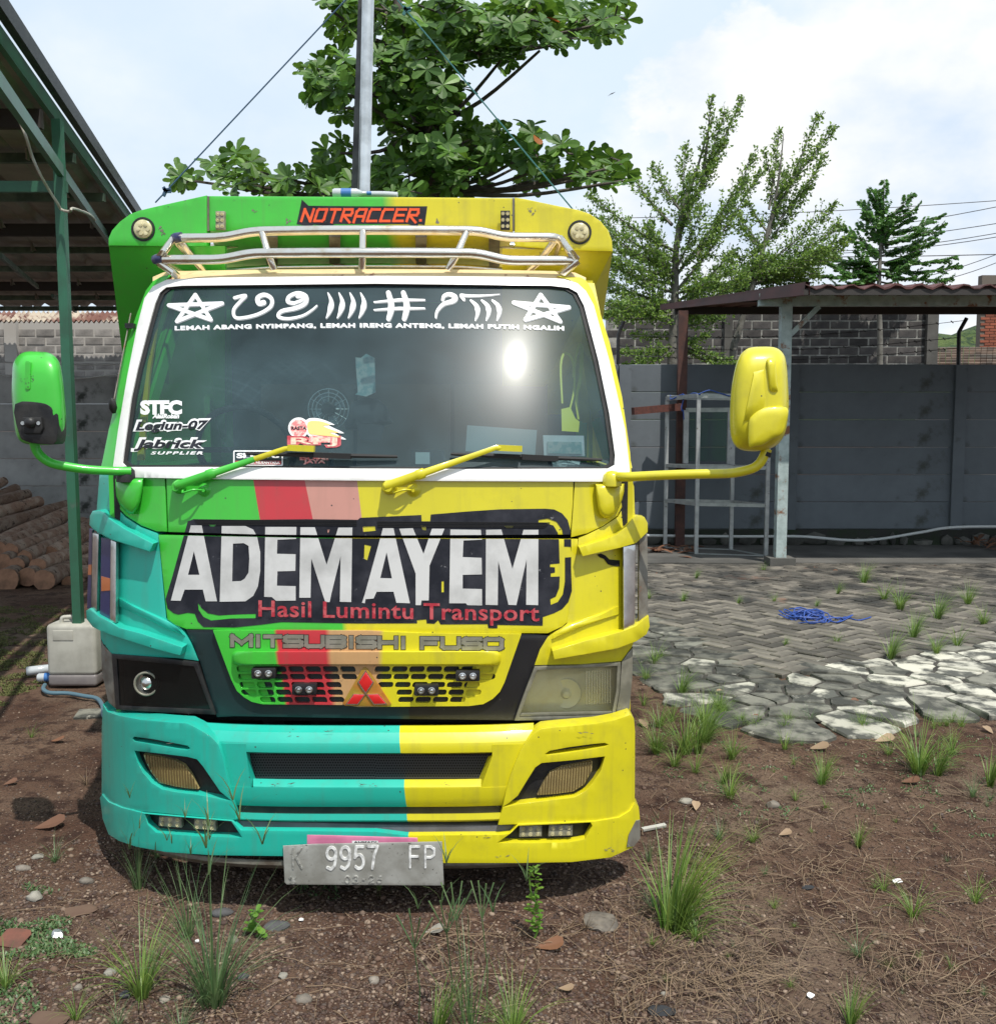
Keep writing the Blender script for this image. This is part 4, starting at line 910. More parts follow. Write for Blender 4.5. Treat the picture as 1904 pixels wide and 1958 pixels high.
# flanks sloping back under the crease
def slab(name, q, m, par, th=.03):
    v = [Vector(x) for x in q]; w2 = [x+Vector((0, th, 0)) for x in v]; n_ = len(v)
    f = [tuple(range(n_))[::-1]]+[tuple(range(n_, 2*n_))]+[(i, (i+1) % n_, (i+1) % n_+n_, i+n_) for i in range(n_)]
    return obj(name, v+w2, f, m, par)
slab('visor_flank', [P(208, 469, 4.40), P(430, 470, 4.40), P(430, 900, 5.3), P(262, 900, 5.3), P(232, 620, 4.86)], 'paint_green', cargo)
slab('visor_flank', [P(1171, 479, 4.40), P(1152, 612, 4.86), P(1128, 900, 5.3), P(960, 900, 5.3), P(960, 475, 4.40)], 'paint_yellow', cargo)
slab('visor_underside', [P(399, 442, 4.43), P(981, 442, 4.43), P(960, 520, 4.95), P(430, 520, 4.95)], 'paint_visor', cargo)
for x in (520, 640, 805, 945): MB().beam(P(x, 446, 4.42), P(x, 520, 4.9), .05, .03).obj('visor_rib', 'dirty_metal', cargo)
b = MB(); x0, x1 = P(262, 700, 5.2).x, P(1112, 700, 5.2).x
for x in (x0, x1): b.box((x, 7.1, 1.7), (.05, 3.9, 1.8))
b.box(((x0+x1)/2, 9.04, 1.7), (x1-x0, .05, 1.76)); b.box(((x0+x1)/2, 7.1, .82), (x1-x0, 3.9, .08)); b.box(((x0+x1)/2, 5.17, 1.7), (x1-x0, .05, 1.76))
b.obj('cargo_walls', 'paint_green', cargo)
for x, y in ((274, 438), (1108, 444)):
    q = MB().lathe(P(x, y, 4.388), (0, -1, 0), [(-.01, .052), (.004, .052), (.005, .044), (-.006, .042)], 28).obj('lamp_socket', 'black_plastic', cargo, 40)
    q = MB().lathe(P(x, y, 4.386), (0, -1, 0), [(-.01, .040), (.008, .040), (.012, .034), (.014, .015), (.014, 0)], 28)
    for k in range(6): q.lathe(P(x, y, 4.373)+Vector((.021*math.cos(k*1.047), 0, .021*math.sin(k*1.047))), (0, -1, 0), [(0, .009), (.004, .008), (.005, 0)], 10)
    q.obj('round_lamp', 'led', cargo, 50)
for x0_, y0_, x1_, y1_ in ((412, 403, 429, 438), (957, 402, 975, 438)):
    ledpod([(x0_, y0_), (x1_, y0_), (x1_, y1_), (x0_, y1_)], 2, 3, 'marker_lamp', s_vis, .045, .0075, 'led_body' if x0_ < 500 else 'black_plastic')
for x, y, m_ in ((397, 374, 0), (982.5, 378, 0)):
    plate('seam_strip', [(x-2.5, y), (x+3, y+1), (x+3, 441), (x-2, 441)], 'dirty_metal', cargo, off=.004, thick=.01, surf=s_vis)
# worn scrapes on the visor
def scrape(x, y, r, sd, m='dirty_metal', par=cargo, surf=s_vis, off=.0012, n_=9):
    rr = random.Random(sd); pl = []
    for k in range(n_):
        a = rr.uniform(0, 6.28); d = rr.uniform(0, r); s_ = rr.uniform(.8, 2.6); cx, cy = x+d*math.cos(a), y+d*math.sin(a)
        pl.append([(cx+s_*rr.uniform(.4, 1.2)*math.cos(t_), cy+s_*rr.uniform(.5, 1.4)*math.sin(t_)) for t_ in (0, 1, 2, 3, 4, 5)])
    plate('scrape', pl, m, par, off=off, surf=surf, step=0)
scrape(310, 441, 9, 1, off=.0135, n_=16); scrape(1015, 403, 9, 2, off=.0135, n_=14); scrape(836, 423, 5, 3, n_=6); scrape(550, 424, 6, 4, n_=7); scrape(486, 404, 5, 5, n_=4)
# NOTRACCER
NG = {'N': [[(0, 1), (0, 0), (1, 1), (1, 0)]], 'O': [[(0, .12), (0, 1), (.85, 1), (1, .85), (1, 0), (.12, 0), (0, .12)]], 'T': [[(0, 0), (1, 0)], [(.5, 0), (.5, 1.1)]], 'R': [[(0, 1), (0, 0), (.9, 0), (1, .3), (.9, .5), (.1, .5), (1, 1.1)]],
      'A': [[(0, 1.1), (0, .2), (.2, 0), (1, 0), (1, 1)], [(0, .6), (1, .6)]], 'C': [[(1, 0), (.12, 0), (0, .2), (0, 1), (1, 1)]], 'E': [[(1, 0), (0, 0), (0, 1), (1, 1)], [(0, .5), (.9, .5)]], '.': [[(.1, .95), (.2, .95)]]}
OL = [(567, 428), (572, 406), (577, 381), (590, 393), (700, 394), (817, 394), (812, 430), (800, 428), (798, 434), (780, 428), (640, 428), (632, 432), (600, 429), (592, 433)]
plate('visor_sticker', OL, 'sticker_black', cargo, off=.0015, surf=s_vis, step=0)
x = 576
for ch in 'NOTRACCER.':
    wd = 17 if ch != '.' else 4
    ln = [[(x+a*wd+(1-b_)*7, 400+b_*22) for a, b_ in l] for l in NG[ch]]
    plate('sticker_letter', strokes(ln, 4.9, 'square'), 'sticker_orange', cargo, off=.003, surf=s_vis, step=0)
    x += wd+8.2
# --- windscreen film
wf = plate('sun_strip', [(306, 553), (718, 548), (1060, 551), (1068, 640), (718, 636), (345, 641), (322, 625)], None, truck) if False else None
o5 = lambda cx, cy, rx, ry, rot=0: [(cx+rx*math.cos(R(-90+144*i+rot)), cy+ry*math.sin(R(-90+144*i+rot))) for i in range(6)]
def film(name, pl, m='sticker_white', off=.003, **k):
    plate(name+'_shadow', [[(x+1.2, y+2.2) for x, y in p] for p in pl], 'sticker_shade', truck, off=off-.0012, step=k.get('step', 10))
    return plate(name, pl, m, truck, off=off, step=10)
def star(P5):
    out = []
    for i in range(5):
        a, b_ = P5[i], P5[(i+1) % 5]; out.append(curve2([a, ((a[0]+b_[0])/2, (a[1]+b_[1])/2), b_], 3))
    return out
A5 = list(qA((700, 745), (800, 905), (530, 812), (872, 800), (582, 915)))
wst = lambda t: 8.5
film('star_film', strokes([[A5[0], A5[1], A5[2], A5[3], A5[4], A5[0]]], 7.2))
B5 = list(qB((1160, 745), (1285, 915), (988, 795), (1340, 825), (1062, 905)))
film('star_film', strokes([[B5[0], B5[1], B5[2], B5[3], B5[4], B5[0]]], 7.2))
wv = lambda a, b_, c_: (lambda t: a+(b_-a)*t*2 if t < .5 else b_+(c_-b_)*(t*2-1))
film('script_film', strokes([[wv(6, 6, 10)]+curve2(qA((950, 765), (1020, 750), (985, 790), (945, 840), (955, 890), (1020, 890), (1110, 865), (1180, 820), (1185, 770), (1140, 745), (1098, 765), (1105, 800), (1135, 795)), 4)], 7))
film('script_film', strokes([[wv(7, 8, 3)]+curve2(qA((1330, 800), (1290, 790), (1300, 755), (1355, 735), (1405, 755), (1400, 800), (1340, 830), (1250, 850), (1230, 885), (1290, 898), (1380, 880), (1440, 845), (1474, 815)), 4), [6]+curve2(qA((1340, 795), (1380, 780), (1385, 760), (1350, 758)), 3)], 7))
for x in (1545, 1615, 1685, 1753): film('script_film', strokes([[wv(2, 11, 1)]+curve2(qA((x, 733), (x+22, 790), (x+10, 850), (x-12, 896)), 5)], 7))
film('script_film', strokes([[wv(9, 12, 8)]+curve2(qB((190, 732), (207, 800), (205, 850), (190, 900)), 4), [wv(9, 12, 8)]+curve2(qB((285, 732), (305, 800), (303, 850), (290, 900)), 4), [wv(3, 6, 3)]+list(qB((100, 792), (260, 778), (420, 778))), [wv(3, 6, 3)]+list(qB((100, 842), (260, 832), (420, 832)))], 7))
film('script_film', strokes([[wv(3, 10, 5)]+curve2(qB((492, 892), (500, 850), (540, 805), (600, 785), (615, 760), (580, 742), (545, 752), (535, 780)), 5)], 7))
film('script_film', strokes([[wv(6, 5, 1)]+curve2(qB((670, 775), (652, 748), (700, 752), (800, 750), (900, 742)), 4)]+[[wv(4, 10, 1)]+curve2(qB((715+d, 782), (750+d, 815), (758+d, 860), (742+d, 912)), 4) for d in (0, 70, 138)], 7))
text('motto_film', 'LEMAH ABANG NYIMPANG, LEMAH IRENG ANTENG, LEMAH PUTIH NGALIH', (335, 619, 1079, 629), 'sticker_shade', truck, off=.0018, bold=.045, arc=5.5, space=1.12)  # grey offset copy, painted as the shadow of the lettering
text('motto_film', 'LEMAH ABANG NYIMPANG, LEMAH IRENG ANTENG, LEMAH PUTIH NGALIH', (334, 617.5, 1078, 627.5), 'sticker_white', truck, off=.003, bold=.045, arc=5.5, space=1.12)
text('club_film', 'STFC', (268, 765, 348, 793), 'sticker_white', truck, off=.003, bold=.06, space=.95)
text('club_film', 'AlasRoban', (291, 791, 343, 800), 'sticker_white', truck, off=.0036, bold=.05, shear=.25)
text('club_film', 'Legiun-07', (254, 802, 404, 831), 'sticker_white', truck, off=.003, bold=.10, shear=.25, slope=-3)
text('club_film', 'Legiun-07', (259, 806, 399, 828), 'sticker_black', truck, off=.0045, bold=.035, shear=.25, slope=-3)
text('club_film', 'Jabrick', (250, 836, 396, 864), 'sticker_white', truck, off=.003, bold=.10, shear=.25)
text('club_film', 'Jabrick', (256, 840, 390, 862), 'sticker_black', truck, off=.0045, bold=.035, shear=.25)
text('club_film', 'SUPPLIER', (288, 863, 388, 869), 'sticker_white', truck, off=.003, bold=.04, shear=.25, space=1.3)
st = plate('round_sticker', circ(571, 818, 20, 28), 'sticker_white', truck, off=.003, step=0)
mat('sticker_pink', (.66, .16, .16), .5, col2=(.7, .45, .4), ns=70, lo=.45, hi=.55); mat('flame', (.75, .50, .16), .5); mat('cream_print', (.70, .55, .42), .5, col2=(.55, .25, .2), ns=60)
plate('ball', circ(571, 818, 16, 24), 'sticker_pink', st, off=.0042, step=0); text('ball_print', 'RASTA', (557, 815, 586, 822), 'sticker_black', st, off=.0054, bold=.04)
plate('flame_edge', curve2([(585, 803), (610, 800), (640, 812), (628, 813), (658, 828), (640, 828), (662, 840), (640, 838), (600, 835), (588, 830)], 3, True), 'sticker_white', st, off=.003, step=0)
plate('flame', curve2([(589, 807), (610, 805), (632, 812), (618, 815), (648, 827), (630, 827), (652, 836), (630, 834), (600, 831), (590, 827)], 3, True), 'flame', st, off=.0042, step=0)
plate('flame_red', [(592, 832), (640, 836), (636, 846), (590, 846)], 'sticker_pink', st, off=.0042, step=0)
text('sticker_word', 'RPJ', (549, 833, 652, 856), 'sticker_red', st, off=.0034, bold=.09); text('sticker_word', 'RPJ', (556, 836.5, 645, 853.5), 'cream_print', st, off=.0046, bold=.02)
text('sticker_word', 'BUMI', (573, 871, 628, 880), 'sticker_pink', st, off=.003, bold=.05); text('sticker_word', 'JAYA', (580, 879, 622, 888), 'sticker_pink', st, off=.003, bold=.05)
fr = plate('number_sticker', rrect(446, 861, 541, 891, 3), 'sticker_white', truck, off=.003, minus=[rrect(448.5, 863.5, 538.5, 888.5, 2)], step=0)
text('sticker_word', 'SLJ-078', (452, 866, 534, 879), 'sticker_white', fr, off=.003, bold=.05); plate('red_strip', [(450, 881), (537, 881), (537, 888), (450, 888)], 'sticker_red', fr, off=.003, step=0)
text('sticker_word', 'DRIVER NUSANTARA', (462, 882, 535, 887), 'sticker_white', fr, off=.0042, bold=.03)
# --- inside the cab
b = MB(); b.box((XC, 4.02, 1.40), (1.80, .46, .26)); b.obj('dashboard', 'dash', truck)
for x in (-.46, .02, .5):
    s_ = part('cab_seat'); MB().box((XC+x, 4.62, 1.18), (.46, .5, .16)).obj('cushion', 'seat', s_); q = MB().box((XC+x, 4.92, 1.60), (.46, .14, .72), Matrix.Rotation(R(-10), 3, 'X')); q.obj('backrest', 'seat', s_)
sw = part('steering_wheel'); c = P(470, 860, 4.15)
pts_ = [c+Matrix.Rotation(R(-62), 3, 'X') @ Vector((.20*math.cos(t_*math.pi/14), .20*math.sin(t_*math.pi/14), 0)) for t_ in range(29)]
MB().tube(pts_, .014, 8).obj('rim', 'rubber', sw, 60); MB().tube([c, c+Vector((0, -.12, -.3))], .03, 8).tube([pts_[0], pts_[14]], .014, 6).obj('column', 'rubber', sw)
fan = part('cooling_fan'); c = P(628, 782, 4.0); fd = Vector((0, -1, .1))
q = MB()
for rr in (.05, .066, .082): q.tube([c+Vector((rr*math.cos(a), 0, rr*math.sin(a))) for a in [k*math.pi/12 for k in range(25)]], .0022, 5)
for k in range(12): q.tube([c, c+Vector((.082*math.cos(k*.5236), .01, .082*math.sin(k*.5236)))], .0018, 5)
q.obj('guard', 'steel', fan); MB().lathe(c, (0, -1, 0), [(-.03, .03), (0, .03), (.008, .022), (.01, 0)], 16).obj('motor', 'black_plastic', fan, 40); MB().tube([c+Vector((0, .02, -.02)), c+Vector((0, .05, -.3))], .012, 6).obj('stalk', 'black_plastic', fan)
q = MB()
for k in range(4): q.box(c+Vector((.04*math.cos(k*1.57+.4), .01, .04*math.sin(k*1.57+.4))), (.05, .004, .03), Matrix.Rotation(-(k*1.57+.4), 3, 'Y'))
q.obj('blade', 'sticker_shade', fan)
mat('teal_print', (.26, .42, .42), .6, col2=(.5, .55, .52), ns=40, lo=.45, hi=.55); mat('paper', (.55, .60, .58), .7); mat('cloth_dark', (.02, .022, .025), .9); mat('clear_box', (.32, .38, .38), .3, coat=.4)
o = slab('hanging_ornament', [P(x, y, 4.05) for x, y in [(679, 754), (684, 750), (679, 683), (690, 684), (700, 676), (716, 684), (718, 750), (700, 758)][::-1]], 'teal_print', None, .012); tag(o, 'patterned teal ornament hanging in the middle of the windscreen', 'ornament')
q = MB().lathe(P(705, 800, 4.12)+Vector((0, 0, -.03)), (-.15, .1, 1), [(0, .10), (.03, .095), (.07, .085), (.10, .06), (.115, .02), (.118, 0)], 20); q.v = [Vector((v_.x, P(705, 800, 4.12).y+(v_.y-P(705, 800, 4.12).y)*.8, v_.z)) for v_ in q.v]
q.add([P(678, 800, 4.05), P(735, 815, 4.05), P(728, 842, 4.02), P(690, 842, 4.02)], [(0, 1, 2, 3)]); tag(q.obj('black_cap', 'cloth_dark', None, 50), 'black cap hanging below the teal ornament behind the windscreen', 'cap')
tag(MB().box(P(958, 842, 3.86), (.27, .10, .10), Matrix.Rotation(R(4), 3, 'Y')).obj('clear_box', 'clear_box', None), 'pale clear plastic box lying on the dashboard', 'box')
nb = MB().box(P(817, 876, 3.80), (.13, .02, .062), Matrix.Rotation(R(2), 3, 'Y')).obj('picture_card', 'cloth_dark', None); tag(nb, 'small dark framed card leaning on the dashboard', 'card'); MB().box(P(808, 876, 3.787), (.055, .006, .045)).obj('photo', 'paper', nb)
fr = slab('framed_paper', [P(x, y, 3.78) for x, y in ((1038, 832), (1116, 833), (1118, 872), (1040, 871))][::-1], 'sticker_white', None, .004); tag(fr, 'white framed pale paper standing at the right of the dashboard', 'paper')
slab('sheet', [P(x, y, 3.776) for x, y in ((1046, 844), (1111, 845), (1113, 868), (1047, 867))][::-1], 'teal_print', fr, .002)
q = MB(); rr = random.Random(3)
for k in range(7): q.box(P(1080+rr.uniform(-22, 22), 886+rr.uniform(-3, 3), 3.80), (.05, .03, .02), Matrix.Rotation(rr.uniform(-1, 1), 3, 'Y') @ Matrix.Rotation(rr.uniform(-1, 1), 3, 'X'))
tag(q.obj('crumpled_paper', 'paper', None), 'crumpled pale paper on the dashboard under the framed sheet', 'paper')
s_in = lambda X, Z: s_cab(X, Z)+.22
plate('painted_loops', strokes([[wv(3, 5, 3)]+curve2([(1075, 770), (1072, 700), (1080, 675), (1095, 690), (1098, 740), (1090, 780)], 4), [wv(3, 7, 4)]+curve2([(1095, 720), (1105, 665), (1112, 665), (1110, 720), (1102, 760), (1106, 800)], 4)], 5)+[[(1073, 782), (1090, 778), (1100, 800), (1108, 806), (1106, 826), (1074, 824)]], 'sticker_yellow', truck, off=0, surf=s_in, step=0)
plate('inner_trim', [(262, 880), (270, 780), (296, 600), (306, 572), (318, 556), (300, 620), (285, 720), (274, 880)], 'paint_yellow', truck, off=-.05, thick=.02)
slab('mirror_reflection_panel', [P(291, 650, 4.3), P(318, 672, 4.3), P(322, 735, 4.3), P(289, 722, 4.3)][::-1], 'reflection_green', truck, .01)  # green slab added in place of a reflection in the glass
MB().box((XC, 4.75, 2.40), (1.6, .7, .02)).obj('headliner', 'interior', truck)
# wheels and chassis
mat('tyre', (.02, .02, .02), .85)
for x in (-.80, .80):
    for y in (4.35, 7.9):
        wl_ = part('wheel'); MB().lathe((XC+x-.11, y, .40), (1, 0, 0), [(0, .22), (0, .37), (.03, .40), (.19, .40), (.22, .37), (.22, .22)], 32).obj('tyre', 'tyre', wl_, 40); MB().lathe((XC+x-.09, y, .40), (1, 0, 0), [(0, .0), (0, .22), (.18, .22), (.18, 0)], 20).obj('rim', 'dirty_metal', wl_, 40)
b = MB()
for x in (-.38, .38): b.box((XC+x, 6.3, .66), (.08, 5.2, .18))
b.box((XC, 4.35, .42), (1.5, .1, .1)); b.box((XC, 4.2, .60), (.5, .9, .35)); b.obj('chassis', 'black_plastic', truck)
# ================================================================== THE YARD
mat('concrete', (.16, .155, .14), .9, col2=(.09, .088, .08), ns=2.5, bump=.4, bs=25)
def soil_mat():
    m = bpy.data.materials.new('soil'); m.use_nodes = True; t = m.node_tree; b = t.nodes['Principled BSDF']; b.inputs['Roughness'].default_value = .95; b.inputs['Specular IOR Level'].default_value = .2
    tc = t.nodes.new('ShaderNodeTexCoord')
    def nz(s, d=8, r=.6):
        n = t.nodes.new('ShaderNodeTexNoise'); n.inputs['Scale'].default_value = s; n.inputs['Detail'].default_value = d; n.inputs['Roughness'].default_value = r; t.links.new(tc.outputs['Object'], n.inputs['Vector']); return n.outputs[0]
    def rg(a, lo, hi, o0=0, o1=1):
        n = t.nodes.new('ShaderNodeMapRange'); n.inputs[1].default_value = lo; n.inputs[2].default_value = hi; n.inputs[3].default_value = o0; n.inputs[4].default_value = o1; t.links.new(a, n.inputs[0]); return n.outputs[0]
    def mix(f, a, c):
        n = t.nodes.new('ShaderNodeMixRGB'); t.links.new(f, n.inputs[0])
        for i, v in ((1, a), (2, c)):
            if isinstance(v, tuple): n.inputs[i].default_value = (*v, 1)
            else: t.links.new(v, n.inputs[i])
        return n.outputs[0]
    c = mix(rg(nz(1.3), .38, .62), (.078, .040, .026), (.140, .088, .060))
    c = mix(rg(nz(.5, 5), .52, .66), c, (.165, .120, .086))
    c = mix(rg(nz(9), .50, .62), c, (.046, .024, .017))
    vo = t.nodes.new('ShaderNodeTexVoronoi'); vo.inputs['Scale'].default_value = 75; t.links.new(tc.outputs['Object'], vo.inputs['Vector'])
    sp = t.nodes.new('ShaderNodeSeparateColor'); t.links.new(vo.outputs['Color'], sp.inputs[0])
    cr = t.nodes.new('ShaderNodeValToRGB'); cr.color_ramp.interpolation = 'CONSTANT'; e = cr.color_ramp.elements
    for i, (p, q) in enumerate(((0, (.035, .020, .015)), (.25, (.07, .042, .03)), (.5, (.10, .068, .048)), (.72, (.05, .03, .022)), (.86, (.17, .125, .09)), (.95, (.26, .21, .16)))):
        el = e[i] if i < 2 else e.new(p); el.position = p; el.color = (*q, 1)
    t.links.new(sp.outputs[0], cr.inputs[0])
    ms = t.nodes.new('ShaderNodeMath'); ms.operation = 'MULTIPLY'; t.links.new(rg(nz(2.3, 4), .40, .60, .15, .75), ms.inputs[0]); t.links.new(rg(vo.outputs['Distance'], .25, .55, 1, 0), ms.inputs[1])
    c = mix(ms.outputs[0], c, cr.outputs[0]); t.links.new(c, b.inputs['Base Color'])
    ad = t.nodes.new('ShaderNodeMath'); ad.operation = 'MULTIPLY_ADD'; t.links.new(rg(vo.outputs['Distance'], 0, .5, 1, 0), ad.inputs[0]); ad.inputs[1].default_value = .35; t.links.new(nz(28, 10, .7), ad.inputs[2])
    bn = t.nodes.new('ShaderNodeBump'); bn.inputs['Strength'].default_value = 1; bn.inputs['Distance'].default_value = .022; t.links.new(ad.outputs[0], bn.inputs['Height']); t.links.new(bn.outputs[0], b.inputs['Normal']); M['soil'] = m
soil_mat()
# ground sheet: fine near the camera, coarse to the horizon
def axis(a, b, fine0, fine1, st):
    o = []; x = a
    g = st*2
    l = [fine0]
    while l[-1] > a: l.append(l[-1]-g); g *= 1.35
    r = [fine1]; g = st*2
    while r[-1] < b: r.append(r[-1]+g); g *= 1.35
    n_ = int((fine1-fine0)/st); return sorted(l[1:])+[fine0+(fine1-fine0)*i/n_ for i in range(n_+1)]+r[1:]
gx = axis(-400, 400, -4.2, 4.4, .045); gy = axis(-30, 900, 2.3, 7.2, .045)
def gz(x, y):
    if y > 30 or abs(x) > 30: return 0
    d = noise.noise(Vector((x*.8, y*.8, 0)))*.025+noise.noise(Vector((x*4, y*4, 3)))*.010+noise.noise(Vector((x*13, y*13, 5)))*.006
    k = 1 if y < 5.6 else max(0, (7.2-y)/1.6) if x > .3 else max(.3, 1-(y-5.6)/6)
    return d*k-.004
vv = [(x, y, gz(x, y)) for y in gy for x in gx]; nx = len(gx)
ff = [(j*nx+i, j*nx+i+1, (j+1)*nx+i+1, (j+1)*nx+i) for j in range(len(gy)-1) for i in range(nx-1)]
tag(obj('ground', vv, ff, 'soil', None, 180), kind='structure')
# mossy strip of ground in front of the log pile
# ---- paving: herringbone of concrete blocks
island_mat('paver', (.135, .120, .098), .9, var=.55, col2=(.028, .027, .024), ns=1.9, lo=.40, hi=.60, bump=.5, bs=50, bd=.004, rust=((.16, .075, .045), 1.1, .60, .72))
mat('joint', (.014, .013, .010), .95)
c0 = Vector((1.9, 6.80, 0)); dl = Vector((-.52, 2.1, 0)).normalized(); dr_ = Vector((1.0, .50, 0)).normalized()
pav_poly = [c0, c0+dl*5.9, Vector((c0+dl*5.9).to_tuple())+Vector((9, 0, 0)), c0+dr_*7.4]
ppx = [(p.x, p.y) for p in pav_poly]
paving = obj('paving', [(p.x, p.y, .012) for p in pav_poly], [(3, 2, 1, 0)][::-1] if False else [(0, 3, 2, 1)], 'joint', None)
tag(paving, kind='structure')
ang = R(38); ca, sa = math.cos(ang), math.sin(ang); bw = .115; cells = []
for i in range(-130, 130):
    for j in range(-130, 130):
        # herringbone: horizontal brick on (i,j),(i+1,j) when (i-j)%4==0, vertical on (i,j),(i,j+1) when (i-j)%4==2... (rows shift by one)
        k = (i-j) % 4
        if k == 0: cx, cy, rot = (i+1)*bw, (j+.5)*bw, 0
        elif k == 3: cx, cy, rot = (i+.5)*bw, (j)*bw+bw*0, 1
        else: continue
        if rot: cy = (j+1)*bw-0*bw
        X = 3+cx*ca-cy*sa; Y = 9+cx*sa+cy*ca
        if inside((X, Y), ppx): cells.append((Y+abs(X)*.1, X, Y, rot))
cells.sort()
def brick_mesh(name, d, m, ch=.006):
    x, y, z = d[0]/2, d[1]/2, d[2]
    v = [(-x, -y, 0), (x, -y, 0), (x, y, 0), (-x, y, 0), (-x, -y, z-ch), (x, -y, z-ch), (x, y, z-ch), (-x, y, z-ch), (-x+ch, -y+ch, z), (x-ch, -y+ch, z), (x-ch, y-ch, z), (-x+ch, y-ch, z)]
    f = [(8, 9, 10, 11)]+[(a, (a+1) % 4, (a+1) % 4+4, a+4) for a in range(4)]+[(a+4, (a+1) % 4+4, (a+1) % 4+8, a+8) for a in range(4)]
    me = bpy.data.meshes.new(name); me.from_pydata(v, [], f); me.materials.append(M[m]); me.update(); return me
pm = brick_mesh('paving_brick', (bw*2-.013, bw-.013, .05), 'paver', .008)
rr = random.Random(5); rest = MB(); po = org(paving)
for n_, (q, X, Y, rot) in enumerate(cells):
    a = ang+(math.pi/2 if rot else 0)+rr.gauss(0, .012); z = rr.uniform(-.006, .006)+.012*noise.noise(Vector((X, Y, 0)))
    tilt = Matrix.Rotation(rr.gauss(0, .012), 4, 'X') @ Matrix.Rotation(rr.gauss(0, .012), 4, 'Y')
    mw = Matrix.Translation((X, Y, z-.022)) @ Matrix.Rotation(a, 4, 'Z') @ tilt
    if n_ < 300:
        o = bpy.data.objects.new('paving_brick', pm); scn.collection.objects.link(o); o.parent = paving; o.matrix_local = Matrix.Translation(-po) @ mw
    else: rest.add([mw @ v.co for v in pm.vertices], [tuple(p.vertices) for p in pm.polygons])
tag(rest.obj('far_paving_bricks', 'paver', paving), kind='stuff')
# ---- cracked concrete border: uneven slabs with dark gaps
island_mat('slab_white', (.46, .44, .37), .85, var=.22, col2=(.07, .07, .06), ns=5, lo=.44, hi=.56, bump=1, bs=22, bd=.006)
island_mat('slab_grey', (.15, .145, .12), .9, var=.3, col2=(.04, .04, .034), ns=5, lo=.42, hi=.56, bump=1, bs=22, rust=((.36, .34, .29), 7, .60, .68), bd=.006)
mat('bed', (.055, .050, .042), .95, col2=(.022, .02, .016), ns=9, bump=.8, bs=30)
edge = empty('concrete_edging', (1.9, 6.3, 0), None, None); edge['kind'] = 'structure'
def Gp(pl): return [G(x, y) for x, y in pl]
outer = [(1195, 1195), (1215, 1225), (1290, 1290), (1365, 1340), (1420, 1372), (1500, 1385), (1600, 1382), (1700, 1368), (1800, 1352), (1904, 1340), (1980, 1335)]
inner = [(1230, 1175), (1262, 1200), (1330, 1234), (1400, 1266), (1450, 1292), (1478, 1306), (1540, 1298), (1640, 1276), (1720, 1258), (1830, 1240), (1980, 1225)]
band = [G(x, y).to_2d() for x, y in outer]+[G(x, y).to_2d() for x, y in inner[::-1]]
rr = random.Random(11); seeds = []
for _t in range(9000):
    x = rr.uniform(1190, 1990); p = G(x, rr.uniform(1170, 1392)).to_2d()
    if inside(p, band) and all((p-q).length > (.24 if p.x > 2.4 else .17) for q in seeds): seeds.append(p)
def clip_half(poly, m_, n_):
    o = []
    for i in range(len(poly)):
        a, b = poly[i], poly[(i+1) % len(poly)]; da, db = (a-m_).dot(n_), (b-m_).dot(n_)
        if da <= 0: o.append(a)
        if (da < 0) != (db < 0) and abs(da-db) > 1e-9: o.append(a+(b-a)*(da/(da-db)))
    return o
for s_ in seeds:
    poly = [s_+Vector((math.cos(t_*.785+.3), math.sin(t_*.785+.3)))*.42 for t_ in range(8)]
    for q in seeds:
        if q is s_ or (q-s_).length > 1: continue
        d = (q-s_); n_ = d.normalized(); poly = clip_half(poly, s_+d/2-n_*rr.uniform(.003, .013), n_)
    # keep it within the band
    poly = [p if inside(p, band) else s_.lerp(p, .86) for p in poly]
    if len(poly) < 3: continue
    # rough outline
    pts = []
    for i in range(len(poly)):
        a, b = poly[i], poly[(i+1) % len(poly)]
        for t_ in (0, .25, .5, .75): 
            p = a.lerp(b, t_); w_ = noise.noise(Vector((p.x*9, p.y*9, 2)))*.03; pts.append(p+(s_-p)*.03+Vector((w_, w_*.6)))
    h = rr.uniform(.014, .026); n_ = len(pts); tl = (rr.gauss(0, .015), rr.gauss(0, .015))
    zz = lambda p: h+(p.x-s_.x)*tl[0]+(p.y-s_.y)*tl[1]
    v = [(p.x, p.y, -.02) for p in pts]+[(p.x, p.y, zz(p)-.012) for p in pts]+[(*(p.lerp(s_, .05)), zz(p)) for p in pts]+[(s_.x, s_.y, h+.002)]
    f = [(i, (i+1) % n_, (i+1) % n_+n_, i+n_) for i in range(n_)]+[(i+n_, (i+1) % n_+n_, (i+1) % n_+2*n_, i+2*n_) for i in range(n_)]+[(i+2*n_, (i+1) % n_+2*n_, 3*n_) for i in range(n_)]
    if area([tuple(p) for p in pts]) < 0: f = [q[::-1] for q in f]
    obj('concrete_piece', v, f, 'slab_white' if rr.random() < min(.9, max(.10, (s_.x-1.7)*.75)) else 'slab_grey', edge, 30)
zz_ = [(p.x, p.y, .012+i*0) for i, p in enumerate(band)]
pts_, tr_ = tri2d([[(p.x*100, -p.y*100) for p in band]], step=0)
obj('mortar_bed', [(x/100, -y/100, .010) for x, y in pts_], tr_, 'bed', edge)
# plain concrete strip along the foot of the wall
mat('old_concrete', (.115, .11, .10), .95, col2=(.055, .053, .048), ns=1.2, nd=9, lo=.38, hi=.62, bump=.5, bs=18)
b = MB(); b.box((6.2, 13.5, .012), (12, 2.2, .06)); tag(b.obj('wall_foot_pavement', 'old_concrete', None), kind='structure')
